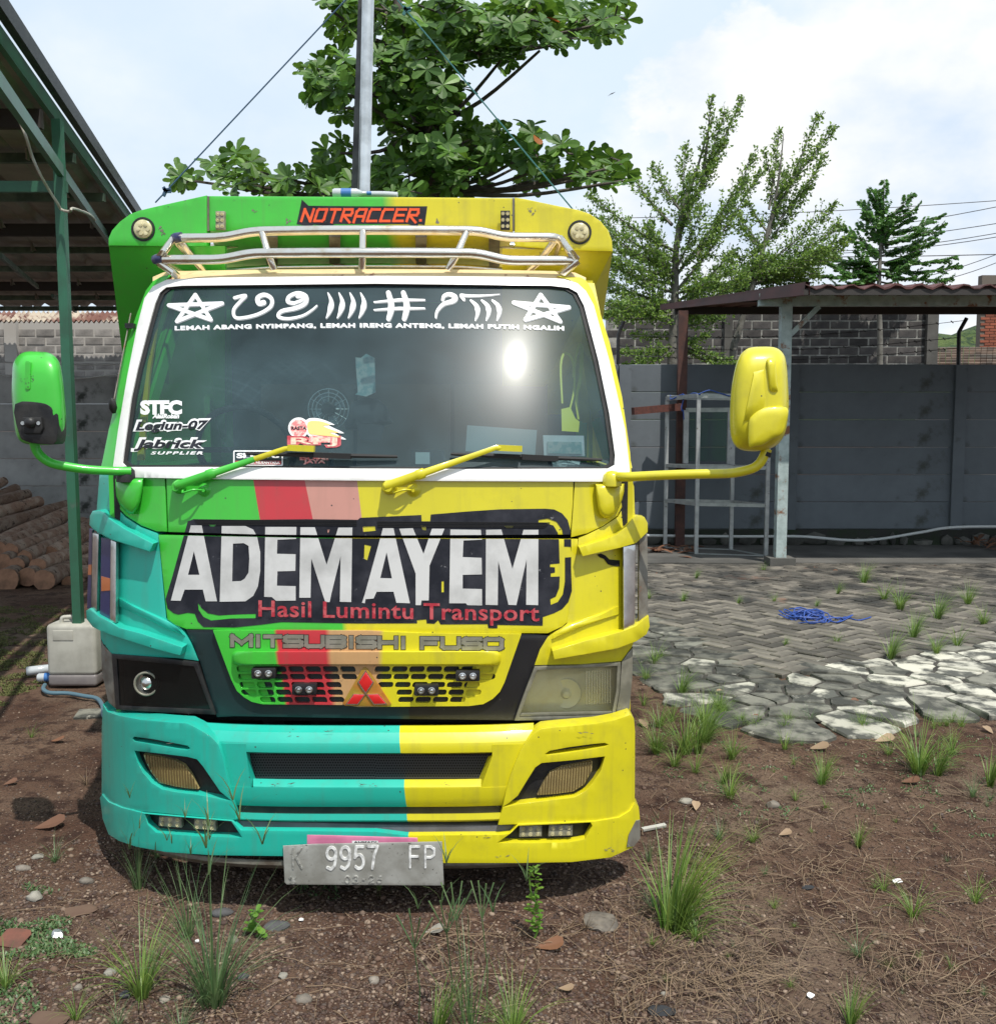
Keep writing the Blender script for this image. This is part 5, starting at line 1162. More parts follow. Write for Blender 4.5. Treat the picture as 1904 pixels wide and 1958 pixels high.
# ---- panel fences
island_mat('panel_slate', (.125, .143, .160), .8, var=.13, col2=(.080, .092, .104), ns=1.0, nd=8, lo=.35, hi=.7, bump=.15, bs=12, rust=((.05, .055, .05), 2.2, .56, .70))
island_mat('panel_grey', (.36, .365, .36), .85, var=.12, col2=(.20, .205, .20), ns=1.3, nd=9, lo=.38, hi=.62, bump=.15, bs=12, rust=((.04, .045, .04), 2.6, .56, .68))
def panel_fence(name, x0, n_, z0, mm, label, first=True):
    e = empty(name, (x0, 14.4, 0), label, 'fence'); me = None
    pm_ = bpy.data.meshes.new('panel'); q = MB().box((0, 0, .1985), (2.43-.14, .05, .397)); 
    bm = bmesh.new(); bv = [bm.verts.new(v) for v in q.v]; [bm.faces.new([bv[i] for i in f]) for f in q.f]; bmesh.ops.recalc_face_normals(bm, faces=bm.faces[:]); bmesh.ops.bevel(bm, geom=bm.edges[:], offset=.008, segments=1, affect='EDGES'); bm.to_mesh(pm_); bm.free(); pm_.materials.append(M[mm])
    pp = bpy.data.meshes.new('post'); q = MB().box((0, 0, 1.33), (.17, .17, 2.66)); pp.from_pydata([tuple(v) for v in q.v], [], q.f); pp.materials.append(M[mm])
    for i in range(n_+1):
        o = bpy.data.objects.new('post', pp); scn.collection.objects.link(o); o.parent = e; o.location = (i*2.43, 0, z0-.27); o.rotation_euler = (0, 0, R(180*(i % 2)))
        if i == n_: break
        for k in range(6):
            o = bpy.data.objects.new('panel', pm_); scn.collection.objects.link(o); o.parent = e; o.location = (i*2.43+1.215, 0, z0+k*.4)
    return e
panel_fence('panel_fence', 4.27-2*2.43, 5, .27, 'panel_slate', 'slate painted concrete panel fence behind the metal display frame')
panel_fence('panel_fence', 4.27-7*2.43, 5, .10, 'panel_grey', 'bare grey concrete panel fence behind the pile of logs')
# stone footing under the slate fence
island_mat('footing_stone', (.10, .095, .085), .9, var=.5, col2=(.05, .05, .045), ns=6, bump=.6, bs=25); mat('footing_mortar', (.028, .027, .025), .95, col2=(.02, .03, .015), ns=4)
ft = MB().box((5.6, 14.40, .13), (12.4, .22, .27)).obj('stone_footing', 'footing_mortar', None); tag(ft, 'low rubble stone footing under the slate fence', 'wall')
def rock(rad, seed, flat=.7, sub=1):
    r_ = random.Random(seed); bm = bmesh.new(); bmesh.ops.create_icosphere(bm, subdivisions=sub, radius=1)
    ax = (rad*r_.uniform(.8, 1.25), rad*r_.uniform(.7, 1.1), rad*flat*r_.uniform(.8, 1.1)); o = Vector((seed*3.1, 1.7, 0))
    v = []
    for x in bm.verts:
        k = 1+.35*noise.noise(x.co*1.3+o); v.append(Vector((x.co.x*ax[0]*k, x.co.y*ax[1]*k, x.co.z*ax[2]*k)))
    f = [tuple(q.index for q in p.verts) for p in bm.faces]; bm.free(); return v, f
rr = random.Random(8); x = -.4
while x < 11.6:
    w_ = rr.uniform(.12, .34); v, f = rock(1, rr.randint(0, 999), 1, 1); h = rr.uniform(.10, .24)
    obj('footing_rock', [Vector((x+w_/2+p.x*w_/2, 14.27+p.y*.045, .02+h/2+p.z*h/2)) for p in v], f, 'footing_stone', ft, 40); x += w_*rr.uniform(.95, 1.3)
# ---- block walls further back
island_mat('block', (.075, .068, .064), .95, var=.4, col2=(.04, .037, .037), ns=3, bump=.5, bs=30); mat('mortar', (.34, .33, .30), .9, col2=(.13, .13, .12), ns=5)
island_mat('block_pale', (.34, .32, .30), .95, var=.25, col2=(.19, .18, .17), ns=3, bump=.5, bs=30); mat('mortar_pale', (.42, .40, .37), .9)
def block_wall(name, xa, xb, Y, z0, z1, mb_, mm_, label, w_=.39, h=.171, rowstart=0):
    wl = MB().box(((xa+xb)/2, Y+.004, (z0+z1)/2), (xb-xa, .09, z1-z0)).obj(name, mm_, None); tag(wl, label, 'wall')
    me = bpy.data.meshes.new('block'); q = MB().box((0, 0, 0), (w_-.030, .10, h-.028)); me.from_pydata([tuple(v) for v in q.v], [], q.f); me.materials.append(M[mb_]); o0 = org(wl); r_ = random.Random(4)
    nr = int((z1-z0)/h)
    for j in range(nr):
        x = xa-(w_/2 if j % 2 else 0)+w_/2
        while x < xb:
            if x > xa and x+w_/2 < xb+.1:
                o = bpy.data.objects.new('block', me); scn.collection.objects.link(o); o.parent = wl; o.location = Vector((x, Y+r_.uniform(-.008, .006), z0+(j+.5)*h))-o0
                o.rotation_euler = (0, r_.gauss(0, .004), 0); o.scale = (r_.uniform(.95, 1.0), 1, r_.uniform(.93, 1.0))
            x += w_
    return wl
xr = P(1782, 650, 20).x; xl = P(1158, 650, 20).x
z_b = P(900, 712, 20).z
bw_ = block_wall('block_wall', xl, xr, 20, z_b, z_b+8*.171, 'block', 'mortar', 'dark grey block wall with pale mortar rising above the slate fence')
MB().box((xr-.06, 19.95, z_b+.6), (.22, .22, 1.55)).obj('end_column', 'old_concrete', bw_); MB().box((P(1478, 650, 19.9).x-.9, 19.93, z_b+.5), (.16, .12, 1.35)).obj('column', 'old_concrete', bw_)
b2 = block_wall('block_wall', P(-40, 650, 18).x, P(236, 650, 18).x+.6, 18, P(0, 740, 18).z, P(0, 614, 18).z, 'block_pale', 'mortar_pale', 'pale weathered block wall above the grey fence on the left', .35, .150)
MB().box((P(22, 650, 17.9).x, 17.92, P(0, 675, 18).z), (.22, .14, 1.25)).obj('column', 'mortar_pale', b2)
# rusty corrugated sheet lying on that wall
mat('rusty_sheet', (.42, .36, .28), .7, .1, col2=(.16, .07, .05), ns=2.2, lo=.42, hi=.58, rust=((.09, .03, .02), 9, .52, .62))
v = []; f = []; n_ = 150; xa, xb = P(-60, 600, 17.6).x, P(245, 600, 17.6).x+.5
for i in range(n_+1):
    x = xa+(xb-xa)*i/n_; z = P(0, 596, 17.6).z+.025*math.sin(i*1.6)
    v += [(x, 17.6, z), (x, 17.3, z-.19), (x, 17.32, z-.21), (x, 17.62, z-.02)]
for i in range(n_):
    for k in range(3): f.append((i*4+k, (i+1)*4+k, (i+1)*4+k+1, i*4+k+1))
tag(obj('corrugated_sheet', v, f, 'rusty_sheet', None, 60), 'rusty corrugated sheet capping the block wall on the left', 'roof sheet')
# ---- neighbour house, brick column, hill at the far right
island_mat('red_brick', (.22, .065, .035), .9, var=.35); mat('brick_mortar', (.13, .11, .09), .95); island_mat('roof_tile', (.13, .085, .06), .9, var=.4, col2=(.07, .06, .05), ns=2)
bx0 = P(1872, 630, 24).x; cb = MB().box((bx0+.9, 24.06, 2.9), (1.8, .2, 5.0)).obj('brick_column', 'brick_mortar', None); tag(cb, 'red brick wall end at the right edge of the photo', 'wall')
me = bpy.data.meshes.new('brick'); q = MB().box((0, 0, 0), (.21, .12, .055)); me.from_pydata([tuple(v) for v in q.v], [], q.f); me.materials.append(M['red_brick']); oc = org(cb)
for j in range(17):
    for i in range(3):
        o = bpy.data.objects.new('brick', me); scn.collection.objects.link(o); o.parent = cb; o.location = Vector((bx0+.11+i*.225+(.11 if j % 2 else 0), 24, 3.42+j*.068))-oc
hs = empty('tiled_house', (P(1850, 680, 22).x, 22, 0), 'low brown tiled roof with red fascia behind the fence at right', 'house')
rv = [P(1786, 664, 24), P(1990, 662, 24), P(1990, 697, 21.5), P(1786, 697, 22.6)]
v = [(p.x, p.y, p.z) for p in rv]
ra, rb_, rc, rd = [Vector(p) for p in v]
tl = MB()
tm = []
for j in range(7):
    for i in range(18):
        a = ra.lerp(rb_, i/18); a2 = ra.lerp(rb_, (i+.92)/18); d_ = rd.lerp(rc, i/18); d2 = rd.lerp(rc, (i+.92)/18)
        p0, p1, p2, p3 = a.lerp(d_, j/7), a2.lerp(d2, j/7), a2.lerp(d2, (j+1.1)/7), a.lerp(d_, (j+1.1)/7); up = Vector((0, 0, .05))
        MB().add([p0, p1, p2+up, p3+up, p0-up, p1-up, p2, p3], [(0, 1, 2, 3), (3, 2, 6, 7), (0, 3, 7, 4), (1, 5, 6, 2)]).obj('roof_tile', 'roof_tile', hs)
mat('fascia_red', (.26, .045, .035), .6)
MB().beam(rd-Vector((0, 0, .12)), rc-Vector((0, 0, .12)), .04, .26).beam(rd-Vector((0, 0, .06)), ra-Vector((0, 0, .06)), .05, .16).obj('fascia', 'fascia_red', hs)
MB().box((rv[0].x+2.4, 24.4, 1.3), (4, 3, 2.6)).obj('wall', 'mortar_pale', hs)
# hill: wooded slope
v = []; f = []; nx_, ny_ = 70, 26
for j in range(ny_):
    for i in range(nx_):
        x = 20+i*4.2; y = 150+j*5.5; k = math.sin(min(1, j/22)*math.pi/2)
        h = (26-.00*abs(x-130))*k*math.exp(-((x-175)/150)**2)+6*noise.noise(Vector((x*.02, y*.02, 0)))*k+2.6*noise.noise(Vector((x*.14, y*.14, 4)))+1.8*noise.noise(Vector((x*.4, y*.4, 7))); v.append((x, y, h-1.5+4*k))
for j in range(ny_-1):
    for i in range(nx_-1): f.append((j*nx_+i, j*nx_+i+1, (j+1)*nx_+i+1, (j+1)*nx_+i))
mat('hill_wood', (.045, .085, .018), .95, col2=(.09, .13, .03), ns=.10, nd=9, lo=.42, hi=.58, rust=((.02, .045, .015), .35, .5, .58), bump=1, bs=.7, bd=2)
tag(obj('hill', v, f, 'hill_wood', None), kind='structure')
# ---- carport at right
mat('post_blue', (.40, .47, .46), .6, .1, col2=(.27, .33, .32), ns=8, rust=((.20, .08, .03), 5, .53, .62), bump=.2, bs=40)
mat('post_rust', (.05, .022, .018), .7, .1, col2=(.09, .035, .025), ns=8); mat('roof_red', (.10, .032, .028), .6, col2=(.06, .025, .022), ns=3); mat('roof_under', (.035, .03, .028), .8)
cp = empty('open_carport', (G(1490, 1085).x, G(1490, 1085).y, 0), 'open carport with dark red sheet roof on a pale blue rusted post', 'carport')
g = G(1490, 1083); zt = P(1492, 583, g.y).z
MB().box((g.x, g.y, (zt+.06)/2), (.13, .13, zt-.06)).obj('post', 'post_blue', cp); MB().box((g.x, g.y, .05), (.32, .30, .14)).obj('footing', 'old_concrete', cp)
zb_ = zt+.06
MB().beam((P(1450, 575, g.y).x, g.y, zb_), (P(1450, 575, g.y).x+9, g.y, zb_), .09, .15).obj('beam', 'post_blue', cp)
MB().beam((P(1500, 650, g.y)), (P(1565, 586, g.y)), .06, .06).obj('brace', 'post_blue', cp)
MB().box((P(1304, 700, 14.1).x, 14.1, 1.70), (.13, .10, 3.4)).obj('rear_post', 'post_rust', cp)
MB().beam((P(1290, 588, 14.6).x, 14.6, 3.46), (12, 14.6, 3.46), .07, .10).obj('rear_beam', 'roof_under', cp)
A_ = P(1540, 547, 11.4); zf = A_.z
B_ = P(1268, 586, 15.0)
for k in range(13):
    # sheets: corrugated strips running front to back
    wS = .78; xx = A_.x+k*wS
    v = []; f = []
    for i in range(14):
        t_ = i/13; c_ = .028*math.cos(t_*math.pi*2*3)
        xf = xx+t_*wS*1.02; xb_ = xf+(B_.x-A_.x)
        v += [(xf, A_.y, zf+c_+.012*k % .02), (xb_, B_.y, B_.z+c_), (xf, A_.y, zf+c_-.012), (xb_, B_.y, B_.z+c_-.012)]
    for i in range(13): f += [(i*4, i*4+4, i*4+5, i*4+1), (i*4+2, i*4+3, i*4+7, i*4+6), (i*4, i*4+2, i*4+6, i*4+4)]
    obj('roof_sheet', v, f, 'roof_red', cp)
up = Vector((0, 0, .01))
MB().add([A_+Vector((0, 0, .05)), B_+Vector((-.05, 0, .03)), B_+Vector((-.05, 0, -.05)), A_+Vector((-.02, 0, -.10)), A_+Vector((.05, 0, .05)), B_+Vector((.02, 0, .03)), B_+Vector((.02, 0, -.05)), A_+Vector((.05, 0, -.10))], [(0, 3, 2, 1), (4, 5, 6, 7), (0, 1, 5, 4), (3, 7, 6, 2)]).obj('side_flashing', 'roof_red', cp)
MB().beam(A_+Vector((-.02, .03, -.06)), A_+Vector((9, .03, -.06)), .02, .07).obj('front_purlin', 'roof_under', cp)
for y in (13.2,): MB().beam((A_.x-.5, y, 3.46), (12, y, 3.46), .05, .10).obj('purlin', 'roof_under', cp)
# ---- metal display frame
mat('alu', (.42, .43, .42), .45, .5, col2=(.30, .31, .31), ns=9, rust=((.12, .10, .08), 14, .6, .68))
glass('clear_pane', (.8, .84, .84), .2, .03)
df = empty('display_frame', G(1380, 1060), 'empty aluminium display frame standing before the slate fence', 'frame')
p1 = G(*qR((470, 1275))[0]); p2 = G(*qR((803, 1286))[0]); p3 = G(*qR((322, 1245))[0]); p4 = p3+(p2-p1); H = 2.2
tt_ = .05
def fb(name, a, b, t_=tt_): MB().beam(a, b, t_, t_).obj(name, 'alu', df)
zv = Vector((0, 0, 1))
for p, h in ((p1, H), (p2, H-.02), (p3, H-.05), (p4, H-.05)): fb('upright', p+zv*.02, p+zv*h)
for a, b in ((p1, p2), (p3, p4), (p1, p3), (p2, p4)):
    for h in (.03, .72, 1.22): fb('rail', a+zv*h, b+zv*h, .045)
    fb('rail', a+zv*(H-.02), b+zv*(H-.04), .06)
w0 = p3+(p4-p3)*.30+Vector((0, .05, 0)); w1 = p4-(p4-p3)*.05
fb('door_frame', w0+zv*1.25, w0+zv*2.0, .07); fb('door_frame', w1+zv*1.25, w1+zv*2.0, .07); fb('door_frame', w0+zv*2.0, w1+zv*2.0, .06)
pane = slab('glass_pane', [w0+zv*1.28, w1+zv*1.28, w1+zv*1.98, w0+zv*1.98], 'clear_pane', df, .005)
mat('plank', (.10, .03, .02), .7, col2=(.06, .02, .015), ns=20)
tag(MB().beam(P(1210, 786, 13.7), P(1300, 778, 13.9), .10, .10).obj('wooden_beam', 'plank', None), 'short dark red wooden beam poking out left of the display frame', 'beam')
mat('blue_cord', (.02, .06, .25), .6)
q = MB(); r_ = random.Random(2); a = p1+zv*H
for s_, e_ in ((p3+zv*(H-.02), p1+zv*(H+.03)), (p1+zv*(H+.02), p2.lerp(p1, .4)+zv*(H+.02)), (p3.lerp(p1, .5)+zv*H, p3.lerp(p1, .5)+zv*(H-.30))):
    q.tube(smooth_path([s_+(e_-s_)*t_+Vector((r_.uniform(-.04, .04), -.05, r_.uniform(-.05, .03))) for t_ in (0, .2, .4, .6, .8, 1)], 4), .009, 5)
tag(q.obj('blue_cord', 'blue_cord', None), 'blue cord tied round the top of the display frame', 'cord')
# white hose along the foot of the fence
mat('white_hose', (.50, .51, .50), .5)
pts = [P(x, y, 14.1) for x, y in ((1180, 1023), (1300, 1025), (1420, 1026), (1530, 1026), (1620, 1033), (1680, 1031), (1760, 1018), (1830, 1008), (1990, 1007))]
tag(MB().tube(smooth_path(pts, 6), .021, 8).obj('white_pipe', 'white_hose', None, 60), 'long white pipe sagging along the foot of the slate fence', 'pipe')
# bent barbed wire brackets
for x, y0, y1, xt, yt, lb in ((1181, 700, 640, 1192, 614, 'dark bent wire bracket on the fence beside the truck'), (1832, 697, 635, 1848, 608, 'dark bent wire bracket on the fence near the right edge')):
    tag(MB().tube([P(x, y0, 14.4), P(x+1, y1, 14.4), P(xt, yt, 14.4)], .028, 6).obj('wire_bracket', 'black_plastic', None, 60), lb, 'bracket')
for k, (a, b) in enumerate((((1181, 640), (1848, 612)), ((1181, 660), (1832, 645)), ((1181, 678), (1832, 665)))):
    q = MB(); pa, pb = P(*a, 14.4), P(*b, 14.4); pts = [pa.lerp(pb, i/24)-Vector((0, 0, .12*math.sin(math.pi*i/24))) for i in range(25)]; q.tube(pts, .004, 4)
    for p in pts[1:-1]: q.box(p, (.05, .008, .012), Matrix.Rotation(.7, 3, 'Y'))
    tag(q.obj('barbed_wire', 'black_plastic', None), ('top', 'middle', 'lowest')[k]+' of the three barbed wires strung above the slate fence', 'wire', 'barbed wires above the slate fence')
# ---- the green shed at left
mat('shed_green', (.03, .14, .08), .5, .2, col2=(.03, .10, .06), ns=5, rust=((.10, .13, .11), 7, .6, .72), coat=.2)
mat('shed_beam', (.06, .10, .075), .55, .2, col2=(.16, .22, .17), ns=4, lo=.45, hi=.7); mat('sheet_under', (.30, .285, .26), .6, .1, col2=(.18, .17, .155), ns=3)
shed = empty('open_shed', (-2.9, 6.6, 0), 'open shed with green steel frame and grey ribbed roof on the left', 'shed')
zr = lambda y: 3.75-.012*(y-6.6)
ex = lambda y: -2.84-.2134*(y-6.6)-.13
hh = (math.hypot(1, .2134))
# roof sheet strips with ribs running along the edge direction
for k in range(6):
    w_ = .76; v = []; f = []; prof = [(0, 0), (.05, .045), (.09, .045), (.14, 0), (.26, 0), (.28, .012), (.30, 0), (.45, 0), (.47, .012), (.49, 0), (w_, 0)]
    for (dx, dz) in prof:
        for y in (4.8, 9.5, 16.3): v.append((ex(y)-k*w_-dx, y, zr(y)+.10+dz))
    for i in range(len(prof)-1):
        for j in range(2): f.append((i*3+j, i*3+j+1, (i+1)*3+j+1, (i+1)*3+j))
    obj('roof_sheet', v, f, 'sheet_under', shed)
for i, y in enumerate([5.35, 6.6, 7.6, 8.8, 10.0, 11.2, 12.4, 13.6, 14.9, 16.1]):
    big = y in (6.6, 10.0, 13.6)
    MB().beam((ex(y), y, zr(y)+.035-(.03 if big else 0)), (ex(y)-4.5, y, zr(y)+.035-(.03 if big else 0)), .05, .12 if big else .07).obj('purlin', 'roof_under' if big else 'shed_beam', shed)
    for k in range(9):
        c = Vector((ex(y)-.35-k*.9, y-.05, zr(y)+.02)); MB().add([c, c+Vector((.07, 0, 0)), c+Vector((.02, 0, .09))], [(0, 1, 2)]).box(c+Vector((.02, .0, .03)), (.012, .05, .08)).obj('cleat', 'sheet_under', shed) if k < 5 and i < 9 else None
MB().beam((ex(4.8)+.06, 4.8, zr(4.8)+.07), (ex(16.3)+.06, 16.3, zr(16.3)+.07), .035, .10).obj('edge_beam', 'shed_green', shed)
MB().beam((ex(4.8)+.13, 4.8, zr(4.8)+.15), (ex(16.3)+.13, 16.3, zr(16.3)+.15), .05, .10).obj('roof_flashing', 'black_plastic', shed)
for y in (6.6, 13.6):
    MB().beam((ex(y)+.12, y, 0), (ex(y)+.10, y, zr(y)), .058, .058, up=(0, 1, 0)).obj('post', 'shed_green', shed)
# lower chord: from the picture line, at the edge plane
a = P(0, 160, 4.55); b = P(210, 461, 10.4); d = (b-a); MB().beam(a-d*.1, b+d*.5, .035, .075).obj('lower_chord', 'shed_green', shed)
c = P(128, 357, 6.63); MB().beam(c, c+Vector((-3.0, 0, .0)), .04, .07).obj('tie_beam', 'shed_green', shed)
for (x0_, y0_, Y0, x1_, y1_, Y1) in ((0, 488, 9.5, 72, 548, 13), (100, 565, 13, 145, 595, 16.5), (0, 270, 8, 30, 330, 9)):
    MB().beam(P(x0_, y0_, Y0), P(x1_, y1_, Y1), .035, .05).obj('sag_rod', 'shed_beam', shed)
mat('cable', (.38, .36, .30), .6)
tag(MB().tube(smooth_path([P(x, y, Y) for x, y, Y in ((36, 228, 6.2), (50, 262, 6.2), (62, 300, 6.3), (78, 335, 6.3), (95, 365, 6.4), (110, 388, 6.45), (117, 400, 6.5), (133, 404, 6.45), (138, 398, 6.45), (155, 403, 6.8), (172, 410, 7.3), (182, 420, 8))], 5), .009, 6).obj('hanging_cable', 'cable', None, 60), 'pale cable drooping from the shed roof round the green post', 'cable')
for k, (pp) in enumerate((((0, 717), (60, 719), (140, 724), (235, 714)), ((0, 692), (80, 695), (160, 697), (240, 696)))):
    tag(MB().tube(smooth_path([P(x, y, 14.2) for x, y in pp], 5), .012, 6).obj('wall_conduit', 'white_hose', None, 60), ('pale conduit along the top edge of the grey fence', 'pale conduit strung above the grey fence')[k], 'conduit')
# ---- log pile
island_mat('bark', (.25, .155, .11), .95, var=.4, col2=(.33, .245, .19), ns=7, nd=10, lo=.46, hi=.58, bump=1, bs=22, bd=.05, rust=((.08, .05, .036), 11, .55, .62))
mat('log_end', (.40, .21, .13), .9, col2=(.20, .11, .07), ns=6, bump=.5, bs=20)
def log(a, b, r, sd, label, grp='logs stacked against the grey fence'):
    r_ = random.Random(sd); n_ = 14; d = (b-a); ln = d.length; d.normalize(); s_ = d.cross(Vector((0, 0, 1))).normalized(); u = s_.cross(d); v = []; f = []; m_ = 9
    bx, bz = r_.uniform(-.03, .03), r_.uniform(-.03, .03)
    for i in range(m_+1):
        t_ = i/m_; c = a+d*ln*t_+s_*bx*math.sin(t_*3.1)+u*bz*math.sin(t_*3.1)
        for k in range(n_):
            q = 2*math.pi*k/n_; rr_ = r*(1+.10*noise.noise(Vector((math.cos(q)*1.5+sd, math.sin(q)*1.5, t_*5)))+.05*r_.uniform(-1, 1))*(1-.1*t_); v.append(c+s_*math.cos(q)*rr_+u*math.sin(q)*rr_)
    for i in range(m_):
        for k in range(n_): f.append((i*n_+k, (i+1)*n_+k, (i+1)*n_+(k+1) % n_, i*n_+(k+1) % n_))
    lo = obj('log', v, f, 'bark', None, 40, loc=a); tag(lo, label, 'log', grp)
    ev = [v[k]-d*.004 for k in range(n_)]+[a-d*.006+s_*.005]; obj('cut_end', ev, [(k, (k+1) % n_, n_) for k in range(n_)], 'log_end', lo)
    ev = [v[m_*n_+k] for k in range(n_)]; obj('cut_end', ev, [tuple(range(n_))], 'log_end', lo)
LG = [((210, 1305), 10.6, (460, 1225), 12.6, .115, 'thick log, first from the right in the bottom row with a big round cut end'),
      ((130, 1290), 10.7, (420, 1190), 12.9, .105, 'bottom row log left of the thickest one'),
      ((32, 1302), 10.6, (300, 1200), 12.8, .13, 'widest log at the left in the bottom row'),
      ((332, 1322), 10.9, (560, 1270), 12.6, .085, 'thin log low at the right end of the pile by the green post'),
      ((180, 1236), 10.9, (430, 1150), 13.0, .088, 'second row log lying over the thick bottom log'),
      ((80, 1231), 10.9, (330, 1130), 13.0, .085, 'second row log with a dark cut end between two paler ones'),
      ((12, 1216), 10.9, (280, 1110), 13.0, .095, 'second row log at the left edge of the photo'),
      ((120, 1196), 11.1, (420, 1080), 13.3, .083, 'third row log with a hollow looking cut end'),
      ((52, 1166), 11.2, (400, 1030), 13.4, .092, 'third row long log left of the hollow looking one'),
      ((-6, 1150), 11.2, (300, 1010), 13.3, .08, 'third row log cut off by the left edge'),
      ((-60, 1150), 11.6, (345, 975), 13.6, .10, 'long pale barked log above the third row'),
      ((-120, 1085), 12.0, (320, 950), 13.8, .095, 'long log lying near the top of the pile, second highest slope'),
      ((-140, 1030), 12.4, (188, 928), 13.7, .09, 'rough dark log with a ragged right end near the top'),
      ((-160, 975), 12.6, (132, 895), 13.8, .085, 'straight log just under the topmost one'),
      ((-160, 915), 12.9, (78, 866), 13.9, .075, 'topmost short log ending against the grey fence'),
      ((-100, 905), 13.3, (20, 830), 13.9, .07, 'small log tip on top of the pile at the left edge'),
      ((240, 1180), 11.6, (470, 1060), 13.6, .09, 'log behind the green post, half way up the pile'),
      ((330, 1130), 12.2, (500, 990), 13.9, .085, 'upper log right behind the green post')]
for k, (a, ya, b, yb, r, lb) in enumerate(LG): log(P(*qL(a)[0], ya), P(*qL(b)[0], yb), r, k+1, lb)
for k, (x, y) in enumerate(((20, 1340), (120, 1335), (270, 1345), (380, 1300))):
    a = P(*qL((x, y))[0], 11.2); a.z = .07; b = a+Vector((1.0, 2, .02)); log(a, b, .07, k+40, ('dark log on the ground under the widest one', 'dark log on the ground at the foot of the pile', 'dark log stub under the thick right hand log', 'dark log on the ground behind the green post')[k])
# ---- jerrycan, hose, bottles
mat('can_plastic', (.44, .43, .38), .5, col2=(.30, .29, .25), ns=5, lo=.4, hi=.7); mat('can_liquid', (.17, .15, .15), .5, col2=(.22, .2, .19), ns=8)
g0 = G(*qL((345, 1815))[0]); jc = empty('jerrycan', g0, 'pale dirty plastic jerrycan on the ground left of the truck', 'jerrycan')
wX = 236/4.001*1.6/1880*g0.y if False else P(*qL((465, 1700))[0], g0.y).x-P(*qL((228, 1700))[0], g0.y).x; hJ = P(0, qL((0, 1510))[0][1], g0.y).z; dJ = .24
def rbox(name, x0, x1, y0, y1, z0, z1, r, m, par, bulge=0):
    bm = bmesh.new(); bmesh.ops.create_cube(bm, size=1)
    for v_ in bm.verts: v_.co = Vector(((x0+x1)/2+v_.co.x*(x1-x0), (y0+y1)/2+v_.co.y*(y1-y0), (z0+z1)/2+v_.co.z*(z1-z0)))
    bmesh.ops.bevel(bm, geom=bm.edges[:], offset=r, segments=4, affect='EDGES', profile=.5)
    o = org(par)
    for v_ in bm.verts: v_.co -= o
    me = bpy.data.meshes.new(name); bm.to_mesh(me); bm.free(); me.materials.append(M[m]); me.shade_smooth(); me.set_sharp_from_angle(angle=R(50)); ob = bpy.data.objects.new(name, me); scn.collection.objects.link(ob); ob.parent = par; return ob
cx_ = g0.x-.0; rbox('body', cx_-wX/2, cx_+wX/2, g0.y, g0.y+dJ, .075, hJ-.01, .03, 'can_plastic', jc); rbox('base', cx_-wX/2+.002, cx_+wX/2-.002, g0.y+.002, g0.y+dJ-.002, .0, .085, .022, 'can_liquid', jc)
rbox('label_recess', cx_-wX/2+.05, cx_+.02, g0.y-.004, g0.y+.02, hJ-.12, hJ-.05, .004, 'can_plastic', jc)
MB().tube(bend([Vector((cx_-.09, g0.y+.08, hJ-.02)), Vector((cx_-.09, g0.y+.08, hJ+.025)), Vector((cx_+.03, g0.y+.12, hJ+.025)), Vector((cx_+.03, g0.y+.12, hJ-.02))], .03), .014, 8).obj('handle', 'can_plastic', jc, 60)
MB().lathe((cx_+.10, g0.y+.12, hJ-.02), (0, 0, 1), [(0, .024), (.035, .024), (.04, .018), (.04, 0)], 14).obj('cap', 'grey_strip', jc, 40)
mat('hose_blue', (.08, .15, .19), .5)
hp = [G(x, y, .02) for x, y in ((86, 1310), (83, 1318), (95, 1325), (130, 1326), (160, 1331), (185, 1336), (196, 1350), (200, 1372), (230, 1400))]
tag(MB().tube(smooth_path(hp, 6), .014, 8).obj('garden_hose', 'hose_blue', None, 60), 'grey blue hose curling from the jerrycan to under the truck', 'hose')
mat('clear_plastic', (.45, .48, .5), .15, coat=.5); mat('blue_label', (.04, .15, .4), .4)
def bottle(c, ax, L_, r, label, lab=True):
    ax = Vector(ax).normalized(); q = MB().lathe(c, ax, [(0, r*.8), (.01, r), (L_*.7, r), (L_*.85, r*.5), (L_*.9, r*.35), (L_, r*.35), (L_, 0)], 14).obj('plastic_bottle', 'clear_plastic', None, 50, loc=c); tag(q, label, 'bottle')
    if lab: MB().lathe(Vector(c)+ax*L_*.25, ax, [(0, r*1.02), (L_*.3, r*1.02)], 14).obj('wrapper', 'blue_label', q, 50)
    MB().lathe(Vector(c)+ax*L_, ax, [(0, r*.4), (.02, r*.4), (.02, 0)], 10).obj('cap', 'blue_label' if lab else 'white_hose', q)
bottle(G(72, 1296, .03), (1, .15, .02), .19, .030, 'crushed plastic bottle with blue label lying left of the jerrycan'); bottle(G(50, 1284, .03), (1, .5, .02), .22, .033, 'clear plastic bottle lying behind the blue labelled one', False)
bottle(P(636, 369, 4.45), (1, .05, .01), .15, .021, 'plastic bottle lying on top of the truck headboard')
# clear gutter-like plastic lying on the headboard
tag(MB().tube(smooth_path([P(640, 371, 4.5), P(690, 371, 4.5), P(735, 371, 4.5), P(760, 373, 4.5)], 4), .014, 8).obj('rolled_sheet', 'clear_plastic', None, 60), 'rolled clear plastic lying along the top of the headboard', 'plastic sheet')
